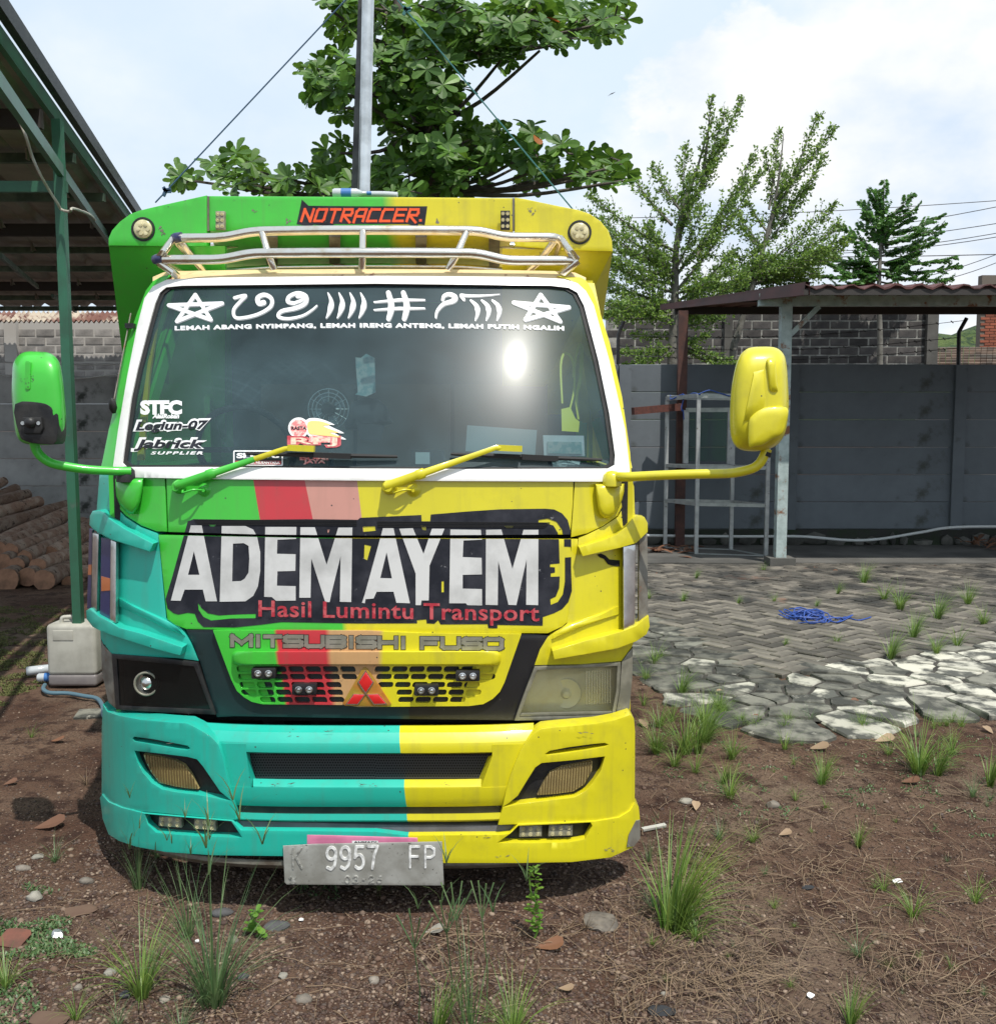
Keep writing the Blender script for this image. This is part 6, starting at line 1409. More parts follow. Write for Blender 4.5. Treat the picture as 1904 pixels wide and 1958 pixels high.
# ---- poles and ropes behind the headboard
tag(MB().tube([P(696, 372, 4.75), P(705, -60, 4.75)], .028, 16).obj('steel_pole', 'steel', None, 60), 'shiny steel pole rising above the truck headboard', 'pole')
mat('pole_dark', (.03, .03, .032), .45, .3, col2=(.10, .10, .10), ns=6)
tag(MB().beam(P(678, 372, 4.85), P(694, -60, 4.85), .030, .030).obj('dark_pole', 'pole_dark', None), 'thin dark pole standing just left of the shiny steel pole', 'pole')
mat('rope_blue', (.03, .07, .13), .7); mat('rope_green', (.03, .13, .13), .7)
for a, b, m_, lb, kn in (((297, 387), (690, -32), 'rope_blue', 'dark blue guy rope running from the pole down to the left wing', (.05, 317)), ((1095, 400), (742, -22), 'rope_green', 'blue green guy rope running from the pole down to the right wing', (.9, 0))):
    q = MB(); pa, pb = P(*a, 4.5), P(*b, 4.75); q.tube([pa, pb], .0035, 5); c = pa.lerp(pb, kn[0])
    for k in range(5): q.box(c+Vector((.012*math.cos(k*2), 0, .012*math.sin(k*2.3))), (.022, .01, .014), Matrix.Rotation(k, 3, 'Y'))
    tag(q.obj('guy_rope', m_, None), lb, 'rope')
# ---- power lines and a bird
for k, (a, b, Y0, Y1) in enumerate((((1100, 418), (1980, 378), 34, 30), ((1530, 450), (1980, 380), 34, 28), ((1490, 472), (1980, 415), 34, 28), ((1175, 484), (1980, 484), 34, 34), ((1600, 480), (1980, 432), 34, 28), ((1600, 484), (1980, 440), 34, 28), ((1740, 535), (1980, 455), 33, 28), ((1760, 545), (1980, 470), 33, 28))):
    pa, pb = P(*a, Y0), P(*b, Y1); pts = [pa+(pb-pa)*(i/10)-Vector((0, 0, .12*math.sin(math.pi*i/10))) for i in range(28)]
    tag(MB().tube(pts, .011 if k != 3 else .016, 4).obj('power_line', 'pole_dark', None), ('highest power line, crossing the sky behind both feathery trees', 'second highest power line rising to the right edge', 'power line just above the crown of the third tree', 'level power line crossing behind the carport trees', 'upper of a close pair of power lines on the right', 'lower of a close pair of power lines on the right', 'power line rising steeply right of the third tree', 'lowest power line on the right just above the carport')[k], 'power line', 'power lines in the sky on the right')
c = P(1168, 178, 60); q = MB().add([c, c+Vector((.28, .0, .10)), c+Vector((.10, 0, -.03)), c+Vector((-.22, 0, -.18)), c+Vector((-.03, 0, -.07)), c+Vector((.05, .1, 0))], [(0, 1, 5), (1, 2, 5), (0, 5, 4), (0, 3, 4), (4, 2, 5), (0, 1, 2, 4)])
tag(q.obj('flying_bird', 'pole_dark', None), 'tiny dark bird flying in the sky above the truck wing', 'bird')
# ================================================================== PLANTS AND LITTER
leaf_mat('leaf_broad', (.028, .082, .008), (.085, .185, .020), .30, rough=.52)
leaf_mat('leaf_young', (.10, .23, .03), (.16, .30, .05), .35, rough=.4)
leaf_mat('leaf_orange', (.45, .14, .02), (.30, .10, .02), .3)
leaf_mat('leaf_fine', (.05, .12, .02), (.23, .36, .07), .42, rough=.45)
leaf_mat('leaf_pinnate', (.030, .10, .02), (.11, .25, .05), .30)
leaf_mat('grass', (.07, .15, .025), (.20, .29, .06), .30)
leaf_mat('grass_cool', (.05, .115, .04), (.15, .22, .09), .30)
leaf_mat('dry_grass', (.22, .155, .095), (.12, .08, .05), .1, rough=.8)
leaf_mat('moss', (.06, .085, .02), (.14, .13, .045), .1, rough=.9)
mat('bark_dark', (.05, .038, .03), .95, col2=(.11, .095, .08), ns=8, bump=.6, bs=30)
mat('bark_grey', (.10, .095, .08), .95, col2=(.18, .17, .15), ns=8, bump=.6, bs=30)
nr = np.random.RandomState(3)
def rnd_dir(r_):
    z = r_.uniform(-1, 1); a = r_.uniform(0, 6.283); s_ = math.sqrt(1-z*z); return Vector((s_*math.cos(a), s_*math.sin(a), z))
# ---- broad leaved tree behind the truck
LEAF = [(0, 0), (.10, .25), (.20, .55), (.24, .78), (.14, .97), (0, 1.0)]
def leaf_geo(base, d, nrm, L_, w_=1.0, fold=.10, droop=.12):
    """obovate leaf, folded along the midrib: 14 verts 12 tris"""
    sd = d.cross(nrm).normalized(); up = sd.cross(d).normalized(); v = []; f = []
    for (x, t) in LEAF:
        c = base+d*L_*t-up*droop*L_*t*t
        if x == 0: v.append(c)
        else: v += [c, c+sd*x*L_*w_+up*fold*x*L_*2, c-sd*x*L_*w_+up*fold*x*L_*2]
    # indices: 0 | 1,2,3 | 4,5,6 | 7,8,9 | 10,11,12 | 13
    f = [(0, 2, 1), (0, 1, 3), (1, 2, 5, 4), (1, 4, 6, 3), (4, 5, 8, 7), (4, 7, 9, 6), (7, 8, 11, 10), (7, 10, 12, 9), (10, 11, 13), (10, 13, 12)]
    return v, f
r_ = random.Random(21)
blobs = [  # x, y, rx, ry (pixels of the crop), density
 (640, 20, 60, 50), (700, 90, 70, 60), (690, 20, 60, 40), (860, 40, 110, 90), (980, 110, 110, 80), (1100, 60, 130, 90), (1250, 110, 130, 80), (1400, 70, 150, 90), (1560, 60, 120, 80), (1680, 100, 110, 60), (1770, 60, 55, 60), (1790, 20, 40, 30),
 (1220, 210, 110, 50), (1330, 200, 90, 50), (1470, 180, 90, 40), (1580, 150, 60, 40), (1050, 210, 120, 60), (880, 190, 80, 60),
 (560, 290, 40, 50), (610, 330, 60, 80), (690, 310, 60, 90), (690, 410, 50, 50), (860, 300, 70, 80), (960, 330, 90, 80), (1070, 300, 70, 70), (1130, 380, 50, 60), (1050, 420, 70, 60), (900, 430, 80, 60), (700, 215, 40, 30),
 (860, 490, 45, 50), (1070, 500, 50, 60), (980, 500, 60, 60), (930, 570, 80, 50), (1060, 590, 70, 60), (1190, 500, 45, 50), (1160, 570, 60, 60), (1240, 560, 40, 60),
 (75, 700, 50, 55), (185, 690, 55, 50), (290, 650, 55, 50), (330, 720, 60, 50), (250, 730, 60, 40), (400, 740, 50, 35), (480, 745, 60, 45), (560, 720, 60, 50), (600, 750, 50, 30), (655, 590, 50, 50), (640, 680, 70, 60), (690, 730, 60, 50),
 (850, 680, 70, 60), (950, 700, 90, 60), (1040, 650, 80, 50), (1060, 730, 90, 50), (1160, 690, 80, 70), (1210, 640, 60, 60), (1290, 600, 60, 60), (1300, 560, 30, 50), (1370, 650, 70, 50), (1440, 580, 45, 80), (1440, 700, 50, 50), (1500, 640, 60, 50), (1580, 610, 60, 45), (1640, 660, 60, 60), (1660, 720, 40, 40), (1730, 670, 50, 60), (1790, 640, 40, 40), (1800, 700, 40, 30), (820, 760, 80, 30), (1000, 770, 120, 20), (1200, 760, 70, 25)]
tb = G(800, 985); trunk_p = [Vector((P(800, 600, 11).x, 11, 0)), P(812, 520, 11), P(812, 365, 11), P(812, 250, 11), P(775, 170, 11), P(785, 90, 11), P(760, 10, 11), P(750, -90, 11)]
tree = empty('broadleaf_tree', Vector((trunk_p[0].x, 11, 0)), 'large tree with big glossy rosette leaves rising behind the truck', 'tree')
wood = MB(); wood.tube(smooth_path(trunk_p, 4), [.12-.085*i/28 for i in range(29)], 8); wood.tube(smooth_path([P(804, 420, 11), P(808, 300, 11.2), P(806, 220, 11.3), P(830, 120, 11.2)], 4), .035, 6)
wood.obj('trunk', 'bark_dark', tree, 60)
tips = []
br = MB()
for (x, y, rx, ry) in blobs:
    px, py = qT((x, y))[0]; Yb = 11+r_.uniform(-1.0, .8); c = P(px, py, Yb)
    near = min(trunk_p[2:], key=lambda q: (q-c).length+.6*max(0, q.z-c.z)); mid = near.lerp(c, .5)+Vector((0, 0, -.12))
    if r_.random() < .8: br.tube(smooth_path([near, mid, c+Vector((0, 0, -.05))], 4), [.030-.002*i for i in range(9)], 5)
    n_ = max(3, int(rx*ry/900*2.5))
    for k in range(n_):
        a = r_.uniform(0, 6.283); q = math.sqrt(r_.random()); t_ = P(*qT((x+rx*q*math.cos(a), y+ry*q*math.sin(a)))[0], Yb+r_.uniform(-.7, .7)); tips.append((t_, c))
        if r_.random() < .35: br.tube([c, t_], .010, 4)
br.obj('branches', 'bark_dark', tree, 60)
LV = []
for t_, c in tips:
    ax = ((t_-c).normalized()*.6+Vector((0, 0, .75))+rnd_dir(r_)*.35).normalized() if (t_-c).length > .01 else Vector((0, 0, 1))
    n_ = r_.randint(6, 9); a0 = r_.uniform(0, 6); u = ax.orthogonal().normalized(); w_ = ax.cross(u)
    for k in range(n_):
        a = a0+k*2.4; d = (u*math.cos(a)+w_*math.sin(a))*r_.uniform(.8, 1.1)+ax*r_.uniform(.0, .65)+Vector((0, 0, r_.uniform(-.35, .05))); d.normalize()
        LV.append((t_, d, (ax+rnd_dir(r_)*.35).normalized(), r_.uniform(.10, .20), r_.random()))
LV.sort(key=lambda q: -q[3]/q[0].y if q[0].z < 6.2 else 9)
lm = {}
for key in ('leaf_broad', 'leaf_young', 'leaf_orange'):
    v, f = leaf_geo(Vector((0, 0, 0)), Vector((0, 1, 0)), Vector((0, 0, 1)), 1.0); me = bpy.data.meshes.new('leaf'); me.from_pydata([tuple(q) for q in v], [], f); me.materials.append(M[key]); lm[key] = me
rest = MB(); young = MB()
def leaf_key(q): return 'leaf_orange' if q > .988 else 'leaf_young' if q > .86 else 'leaf_broad'
for n_, (b_, d, nn, L_, q) in enumerate(LV):
    if n_ < 290:
        o = bpy.data.objects.new('leaf', lm[leaf_key(q)]); scn.collection.objects.link(o); o.parent = tree
        sd = d.cross(nn).normalized(); up = sd.cross(d).normalized(); m4 = Matrix((sd*L_, d*L_, up*L_)).transposed().to_4x4(); m4.translation = b_-org(tree); o.matrix_local = m4
    else: (young if leaf_key(q) == 'leaf_young' else rest).add(*leaf_geo(b_, d, nn, L_))
tag(rest.obj('crown', 'leaf_broad', tree), kind='stuff'); tag(young.obj('young_foliage', 'leaf_young', tree), kind='stuff')
# ---- feathery trees: limbs in tiers, each carrying fine twigs of tiny leaves
def feather(name, label, Yt, trunk, limbs, lsize, m, dens=1.0, twig=26, seed=1, tw=.07, lean=0, bark='bark_grey', pin=False):
    r_ = random.Random(seed); tp = [P(x, y, Yt) for x, y in trunk]
    base = Vector((tp[0].x, Yt, 0)); e = empty(name, base, label, 'tree')
    w_ = MB(); pts = smooth_path([base]+tp, 4); w_.tube(pts, [tw*(1-.93*i/(len(pts)-1)) for i in range(len(pts))], 7); w_.obj('trunk', bark, e, 60)
    b = MB(); V = []; Fs = []
    def leaf(p, d, s_):
        sd = d.cross(rnd_dir(r_)).normalized()*s_*.32; n_ = len(V)
        V.extend([p, p+d*s_*.5+sd, p+d*s_, p+d*s_*.5-sd]); Fs.append((n_, n_+1, n_+2, n_+3))
    if not pin: limbs = list(limbs)+[(x0+r_.uniform(-6, 6), y0+r_.uniform(-25, 25), x1+r_.uniform(-40, 25), y1+r_.uniform(-20, 38), -dz+r_.uniform(-.3, .3), wd*.9) for x0, y0, x1, y1, dz, wd in limbs if y1 > 415]
    for (x0, y0, x1, y1, dz, wd) in limbs:
        a = P(x0, y0, Yt); c = P(x1, y1, Yt+dz); ln = (c-a).length; mid = a.lerp(c, .5)+Vector((0, 0, -.05*ln)); path = smooth_path([a, mid, c], 8); b.tube(path, [max(.004, tw*.28*(1-i/16)) for i in range(17)], 4)
        d = (c-a).normalized(); n_ = int(ln/ .065*dens)
        for k in range(n_):
            t_ = (k+.5)/n_; i_ = min(15, int(t_*16)); p = path[i_].lerp(path[i_+1], t_*16-i_)
            if t_ < .10: continue
            L_ = wd*(.35+.65*math.sin(math.pi*min(1, t_*.85+.12)))*r_.uniform(.6, 1.15)
            td = (d*1.15+rnd_dir(r_)*.85); td.z = td.z*.75+.10; td.normalize(); q = p+td*L_
            if k % 3 == 0: b.tube([p, q], .004, 3)
            if pin:
                for j in range(int(L_/.045)+2):
                    s_ = j/(L_/.045+2); pp = p.lerp(q, s_)
                    for sg in (-1, 1):
                        ld = (td*.35+td.cross(Vector((0, 0, 1))).normalized()*sg+Vector((0, 0, -.45))).normalized(); leaf(pp, ld, lsize*(1.2-.5*s_))
            else:
                for j in range(int(L_/.040)+3):
                    pp = p.lerp(q, r_.random()**.8)+rnd_dir(r_)*.022; ld = (rnd_dir(r_)+td*.6).normalized(); leaf(pp, ld, lsize*r_.uniform(.7, 1.25))
    b.obj('branches', bark, e)
    tag(obj('crown', V, Fs, m, e), kind='stuff'); return e
L1 = [(1290, 470, 1385, 215, 0, .45), (1340, 340, 1418, 188, .3, .30), (1345, 330, 1360, 185, -.3, .25), (1300, 400, 1250, 320, .3, .45), (1285, 430, 1205, 330, .4, .40), (1290, 480, 1130, 372, -.3, .45), (1290, 500, 1150, 420, .6, .5), (1290, 530, 1440, 300, .2, .5), (1290, 560, 1452, 330, -.4, .5), (1330, 490, 1425, 345, .5, .4),
      (1290, 520, 1165, 460, .8, .5), (1290, 560, 1170, 500, -.6, .6), (1290, 580, 1165, 540, .3, .6), (1290, 600, 1180, 580, .7, .6), (1290, 600, 1160, 600, -.8, .5), (1290, 580, 1400, 480, .8, .6), (1290, 600, 1420, 530, -.5, .6), (1290, 610, 1390, 570, .5, .6), (1300, 430, 1330, 330, -.4, .5), (1300, 460, 1310, 280, .4, .4), (1310, 400, 1385, 270, 0, .35), (1290, 540, 1240, 430, .3, .6), (1290, 520, 1340, 400, -.5, .6), (1290, 600, 1250, 560, .2, .6), (1290, 600, 1345, 540, -.2, .6),
      (1290, 665, 1220, 700, -.4, .35), (1290, 640, 1215, 640, .5, .4), (1290, 650, 1400, 690, -.5, .3), (1290, 660, 1350, 640, .3, .35)]
feather('feathery_tree', 'tall feathery small leaved tree leaning right beside the truck body', 16.5, [(1285, 706), (1287, 640), (1290, 560), (1292, 480), (1305, 400), (1330, 330), (1362, 220)], [(a, b, c, d, e, f*.66) for a, b, c, d, e, f in L1], .054, 'leaf_fine', 4.6, seed=2, tw=.11)
L2 = [(1470, 430, 1562, 222, 0, .40), (1470, 400, 1490, 250, .3, .35), (1480, 380, 1590, 245, -.3, .40), (1490, 420, 1575, 300, .3, .4), (1450, 480, 1540, 360, .4, .5), (1440, 520, 1590, 392, -.2, .55), (1440, 530, 1600, 430, .3, .55), (1430, 540, 1610, 455, -.5, .55), (1420, 550, 1580, 480, .6, .6), (1440, 540, 1560, 520, .2, .6), (1430, 550, 1440, 480, .3, .5), (1430, 560, 1400, 500, -.3, .5), (1440, 560, 1555, 528, .3, .5), (1465, 440, 1430, 390, .2, .35), (1480, 350, 1460, 290, -.2, .3), (1420, 570, 1500, 555, .5, .5), (1470, 450, 1500, 330, .5, .4), (1380, 560, 1480, 500, .5, .5), (1460, 480, 1415, 430, 0, .4), (1430, 560, 1350, 540, 0, .5)]
feather('feathery_tree', 'second feathery tree with pale bare stem leaning right above the carport', 17.2, [(1400, 700), (1410, 640), (1440, 540), (1460, 470), (1478, 400), (1490, 330), (1498, 255)], [(a, b, c, d, e, f*.66) for a, b, c, d, e, f in L2], .054, 'leaf_fine', 4.6, seed=5, tw=.085)
L3 = [(1690, 460, 1690, 345, 0, .22), (1685, 430, 1735, 395, 0, .24), (1685, 430, 1645, 385, .2, .24), (1685, 450, 1800, 410, .2, .26), (1685, 470, 1700, 420, -.2, .26), (1680, 470, 1760, 440, -.3, .28), (1680, 500, 1825, 490, 0, .28), (1680, 490, 1800, 440, .3, .26), (1680, 480, 1610, 430, .2, .28), (1680, 500, 1590, 490, 0, .3), (1680, 520, 1570, 475, .3, .3), (1680, 525, 1820, 530, -.2, .28), (1680, 520, 1570, 525, -.3, .3), (1690, 520, 1750, 480, .3, .3), (1680, 450, 1655, 410, -.2, .26), (1690, 420, 1745, 370, .1, .2), (1680, 520, 1640, 480, -.2, .3), (1685, 400, 1665, 360, 0, .2), (1685, 500, 1730, 510, .2, .3), (1685, 500, 1640, 520, .2, .3)]
feather('pinnate_tree', 'darker green tree with hanging pinnate leaves, farthest right above the carport', 19, [(1682, 700), (1680, 560), (1683, 480), (1688, 400), (1690, 350)], L3+[(a+4, b+14, c+r_.uniform(-15, 15), d+18, -e, f*.9) for a, b, c, d, e, f in L3], .095, 'leaf_pinnate', 1.2, seed=7, tw=.07, pin=True)
# ---- ground: grit, dry stalks, moss
def scatter(n_, region, z=0, bias=None, sd=1):
    """random ground points whose picture positions are spread over a region"""
    r_ = random.Random(sd); xs_ = [p[0] for p in region]; ys_ = [p[1] for p in region]; o = []
    while len(o) < n_:
        x, y = r_.uniform(min(xs_), max(xs_)), r_.uniform(min(ys_), max(ys_))
        if inside((x, y), region): p = G(x, y); o.append(Vector((p.x, p.y, gz(p.x, p.y))))
    return o
soilreg = [(-60, 1330), (190, 1330), (200, 1600), (700, 1640), (1230, 1600), (1215, 1230), (1300, 1300), (1420, 1378), (1980, 1345), (1980, 2040), (-60, 2040)]
front = [(-60, 1640), (230, 1600), (700, 1690), (1200, 1640), (1350, 1500), (1500, 2040), (-60, 2040)]
def blocked(p): return inside((p.x, p.y), band_l) or inside((p.x, p.y), ppx)
band_l = [tuple(q) for q in band]
ico = []
for s_ in range(6): ico.append(rock(1, s_+3, .65, 1))
icn = [(np.array([tuple(v) for v in a]), np.array(f)) for a, f in ico]
def stones(name, pts, smin, smax, m, sd):
    rs = np.random.RandomState(sd); V = []; Fa = []; n_ = 0
    for p in pts:
        v, f = icn[rs.randint(6)]; s_ = smin*(smax/smin)**(rs.rand()**2.2); a = rs.rand()*6.28; c_, q_ = math.cos(a), math.sin(a)
        w_ = v*s_; w_ = np.stack([w_[:, 0]*c_-w_[:, 1]*q_, w_[:, 0]*q_+w_[:, 1]*c_, w_[:, 2]], 1)+np.array([p.x, p.y, p.z+s_*.15]); V.append(w_); Fa.append(f+n_); n_ += len(v)
    V = np.concatenate(V); Fa = np.concatenate(Fa); me = bpy.data.meshes.new(name); me.vertices.add(len(V)); me.vertices.foreach_set('co', V.ravel()); me.loops.add(Fa.size); me.loops.foreach_set('vertex_index', Fa.ravel().astype(np.int32)); me.polygons.add(len(Fa)); me.polygons.foreach_set('loop_start', np.arange(0, Fa.size, 3, dtype=np.int32)); me.polygons.foreach_set('loop_total', np.full(len(Fa), 3, dtype=np.int32)); me.update(); me.validate(); me.materials.append(M[m]); me.shade_smooth()
    o = bpy.data.objects.new(name, me); scn.collection.objects.link(o); return o
def pebble_mat(name, cols):
    m = bpy.data.materials.new(name); m.use_nodes = True; t = m.node_tree; b = t.nodes['Principled BSDF']; b.inputs['Roughness'].default_value = .85
    g = t.nodes.new('ShaderNodeNewGeometry'); cr = t.nodes.new('ShaderNodeValToRGB'); cr.color_ramp.interpolation = 'CONSTANT'; el = cr.color_ramp.elements
    while len(el) < len(cols): el.new(.5)
    for i, c in enumerate(cols): el[i].position = i/len(cols); el[i].color = (*c, 1)
    t.links.new(g.outputs['Random Per Island'], cr.inputs[0]); n = t.nodes.new('ShaderNodeTexNoise'); n.inputs['Scale'].default_value = 60
    hs = t.nodes.new('ShaderNodeHueSaturation'); t.links.new(cr.outputs[0], hs.inputs['Color']); mr = t.nodes.new('ShaderNodeMapRange'); mr.inputs[3].default_value = .6; mr.inputs[4].default_value = 1.4; t.links.new(n.outputs[0], mr.inputs[0]); t.links.new(mr.outputs[0], hs.inputs['Value']); t.links.new(hs.outputs[0], b.inputs['Base Color']); M[name] = m
pebble_mat('pebbles', [(0.069, 0.038, 0.028), (0.101, 0.062, 0.044), (0.051, 0.03, 0.023), (0.138, 0.096, 0.072), (0.083, 0.048, 0.034), (0.078, 0.056, 0.046), (0.184, 0.128, 0.091), (0.055, 0.032, 0.025), (0.12, 0.072, 0.049), (0.064, 0.04, 0.03), (0.092, 0.06, 0.042), (0.239, 0.176, 0.129)])
sp = [p for p in scatter(24000, front, sd=3)]+[p for p in scatter(20000, soilreg, sd=4) if not blocked(p)]
tag(stones('gravel', sp, .0028, .0095, 'pebbles', 5), kind='stuff')
tag(stones('pebble_scatter', [p for p in scatter(600, front, sd=8)]+[p for p in scatter(330, soilreg, sd=9) if not blocked(p)], .007, .016, 'pebbles', 6), kind='stuff')
# dry stalks lying about
def stalks(name, pts, l0, l1, w_, m, sd, lift=.012, curl=.5):
    r_ = random.Random(sd); V = []; Fs = []
    for p in pts:
        a = r_.uniform(0, 6.283); L_ = r_.uniform(l0, l1); k = r_.uniform(-curl, curl); n_ = len(V); q = Vector(p); st = 5
        for i in range(st):
            d = Vector((math.cos(a), math.sin(a), 0)); s_ = Vector((-d.y, d.x, 0))*w_*(1-.6*i/st)*.5; z = p.z+.004+lift*math.sin(math.pi*i/(st-1)+.2)*r_.uniform(.3, 1)
            V += [Vector((q.x, q.y, z))+s_+Vector((0, 0, w_*.3)), Vector((q.x, q.y, z))-s_]; q = q+d*L_/st; a += k/st*2
            if i: Fs.append((n_+2*i-2, n_+2*i, n_+2*i+1, n_+2*i-1))
    o = obj(name, V, Fs, m, None); tag(o, kind='stuff'); return o
right = [(1180, 1560), (1400, 1420), (1980, 1400), (1980, 2040), (1100, 2040)]
stalks('dry_grass', [p for p in scatter(1500, right, sd=11) if not blocked(p)]+scatter(550, front, sd=12), .05, .26, .0026, 'dry_grass', 13)
# thick mats of dead runners at the lower right
cl_ = []
for (x, y, n_, rx, ry) in ((1420, 1840, 190, 120, 60), (1700, 1850, 90, 60, 40), (1300, 1900, 200, 160, 60), (1560, 1660, 110, 90, 40), (1230, 1760, 60, 60, 30), (1800, 1890, 90, 90, 40), (1010, 1800, 60, 60, 30), (470, 1640, 60, 80, 40), (1330, 1700, 60, 60, 40), (820, 1800, 80, 80, 40)):
    rr = random.Random(x)
    for k in range(int(n_*.42)):
        p = G(x+rr.gauss(0, rx*.5), y+rr.gauss(0, ry*.5)); cl_.append(Vector((p.x, p.y, gz(p.x, p.y)+.004)))
stalks('dead_runners', cl_, .12, .30, .0026, 'dry_grass', 17, .03, 1.4)
# low moss and creeping weed at left
def sprigs(name, pts, sz, m, sd):
    r_ = random.Random(sd); V = []; Fs = []
    for p in pts:
        for k in range(4):
            d = rnd_dir(r_); d.z = abs(d.z)*.6+.15; d.normalize(); s_ = d.cross(Vector((0, 0, 1))).normalized()*sz*.3; b_ = p+Vector((r_.uniform(-1, 1), r_.uniform(-1, 1), 0))*sz*1.2; n_ = len(V); L_ = sz*r_.uniform(.6, 1.5); V += [b_, b_+d*L_*.5+s_, b_+d*L_, b_+d*L_*.5-s_]; Fs.append((n_, n_+1, n_+2, n_+3))
    tag(obj(name, V, Fs, m, None), kind='stuff')
clump = lambda pts, th: [p for p in pts if noise.noise(Vector((p.x*5, p.y*5, 9))) > th]
sprigs('moss_cover', clump(scatter(6500, [(-40, 1160), (155, 1155), (110, 1290), (0, 1350), (-40, 1300)], sd=20), -.05), .014, 'moss', 2)
sprigs('creeping_weed', clump(scatter(1500, [(-40, 1760), (60, 1690), (150, 1730), (240, 1760), (170, 1830), (60, 1830), (-40, 1840)], sd=21), .05)+scatter(160, [(-40, 1900), (60, 1880), (80, 1958), (-40, 1990)], sd=22)+clump(scatter(800, [(1240, 1400), (1560, 1410), (1980, 1390), (1980, 1600), (1300, 1560)], sd=24), .1)+scatter(120, [(560, 1620), (700, 1640), (640, 1720), (560, 1700)], sd=23), .014, 'grass_cool', 3)
# ---- grass tufts, each its own thing
def blade(V, Fs, b_, a, L_, lean, w_, r_, seg=5):
    n_ = len(V); d = Vector((math.cos(a), math.sin(a), 0)); s_ = Vector((-d.y, d.x, 0)); p = Vector(b_); th = r_.uniform(.0, .25)+lean*.3
    for i in range(seg+1):
        t_ = i/seg; ww = w_*(1-t_**1.5)*.5+.0003; V += [p+s_*ww, p-s_*ww]
        an = th+lean*t_*1.15; p = p+(Vector((0, 0, 1))*math.cos(an)+d*math.sin(an))*L_/seg
        if i: Fs.append((n_+2*i-2, n_+2*i-1, n_+2*i+1, n_+2*i))
    return p
def tuft_mesh(sd, n_, m, lean=1.0, w_=.0032, one=None, seeds=0):
    r_ = random.Random(sd); V = []; Fs = []
    for k in range(n_):
        a = r_.uniform(0, 6.283) if one is None else one+r_.gauss(0, .7); rr_ = r_.uniform(0, .10); L_ = r_.uniform(.35, 1.0)
        blade(V, Fs, Vector((math.cos(a)*rr_*.8, math.sin(a)*rr_*.8, -.01)), a, L_, r_.uniform(.15, 1.0)*lean, w_/.24*r_.uniform(.6, 1.2), r_)
    for k in range(seeds):
        a = r_.uniform(0, 6.283); top = blade(V, Fs, Vector((0, 0, 0)), a, r_.uniform(.9, 1.15), r_.uniform(.05, .3), .010, r_, 6)
        for j in range(r_.randint(3, 5)):
            blade(V, Fs, top, a+j*1.4, .24, r_.uniform(.5, 1.0), .012, r_, 3)
    me = bpy.data.meshes.new('grass_tuft'); me.from_pydata([tuple(v) for v in V], [], Fs); me.materials.append(M[m]); return me
TM = {'a': tuft_mesh(1, 95, 'grass', 1.5), 'b': tuft_mesh(2, 60, 'grass', 1.8), 'c': tuft_mesh(3, 38, 'grass', 1.9), 'd': tuft_mesh(4, 120, 'grass_cool', 1.2, .0026, None, 7), 'e': tuft_mesh(5, 60, 'grass', .8, .005, .2), 'f': tuft_mesh(6, 46, 'grass_cool', 1.7), 'g': tuft_mesh(7, 26, 'grass_cool', .7, .0036, None, 6), 'h': tuft_mesh(8, 22, 'dry_grass', 1.5, .005), 'i': tuft_mesh(9, 110, 'grass', 1.7, .003, .4)}
tr_ = random.Random(33)
def tuft(x, y, hpx, k, label, group=None, z=None):
    g = G(x, y); H_ = hpx/F*g.y; o = bpy.data.objects.new('grass_tuft', TM[k]); scn.collection.objects.link(o); o.location = (g.x, g.y, z if z is not None else gz(g.x, g.y)); sc_ = H_/.85; o.scale = (sc_, sc_, sc_); o.rotation_euler = (0, 0, tr_.uniform(-.4, .4) if k in 'ei' else tr_.uniform(0, 6.28)); tag(o, label, 'grass', group)
tuft(410, 1915+5, 260, 'd', 'tall blue green grass tuft with seed heads in front of the left bumper corner')
tuft(270, 1905, 180, 'a', 'dense yellow green grass clump low in front of the teal bumper')
tuft(360, 1790, 150, 'g', 'wiry seeding grass under the left bumper beside the tall tuft')
tuft(265, 1700, 130, 'g', 'thin seeding grass touching the left corner of the skirt')
tuft(1290, 1790, 215, 'i', 'largest grass clump right of the bumper leaning to the right')
tuft(1275, 1785, 220, 'e', 'upright narrow grass sheaf at the left of the largest clump')
tuft(900, 1990, 230, 'g', 'seeding grass stalks at the bottom edge below the number plate'); tuft(830, 1985, 150, 'e', 'short green sheaf at the bottom edge below the number plate'); tuft(980, 1985, 150, 'a', 'green clump at the bottom edge under the leafy weed')
tuft(10, 1885, 120, 'b', 'grass clump at the lower left edge beside the orange scrap'); tuft(145, 1950, 90, 'c', 'small grass tuft in the lower left corner'); tuft(225, 1965, 80, 'f', 'short cool green tuft at the bottom edge on the left'); tuft(345, 1975, 90, 'f', 'bottom edge tuft right of the dense yellow green clump')
tuft(1395, 1525, 95, 'b', 'spreading grass tuft two steps right of the headlamp'); tuft(1570, 1500, 75, 'i', 'right leaning tuft in the middle of the bare soil'); tuft(1640, 1620, 55, 'e', 'small tuft leaning right near the middle of the right hand soil')
tuft(1755, 1475, 150, 'a', 'tall dense tuft just below the white concrete pieces'); tuft(1790, 1480, 90, 'i', 'low spreading grass right of the tall dense tuft'); tuft(1860, 1520, 60, 'f', 'small cool green tuft near the right edge'); tuft(1890, 1500, 90, 'e', 'grass at the right edge below the white concrete')
tuft(1745, 1750, 95, 'b', 'right one of two tufts on the soil at lower right'); tuft(1690, 1700, 60, 'c', 'small tuft on the soil with a round leaf beside it'); tuft(1865, 1725, 85, 'c', 'tuft close to the right edge at lower right'); tuft(1640, 1830, 75, 'f', 'sparse forked tuft alone in the lower right soil'); tuft(1625, 1965, 90, 'e', 'tuft cut by the bottom edge at right')
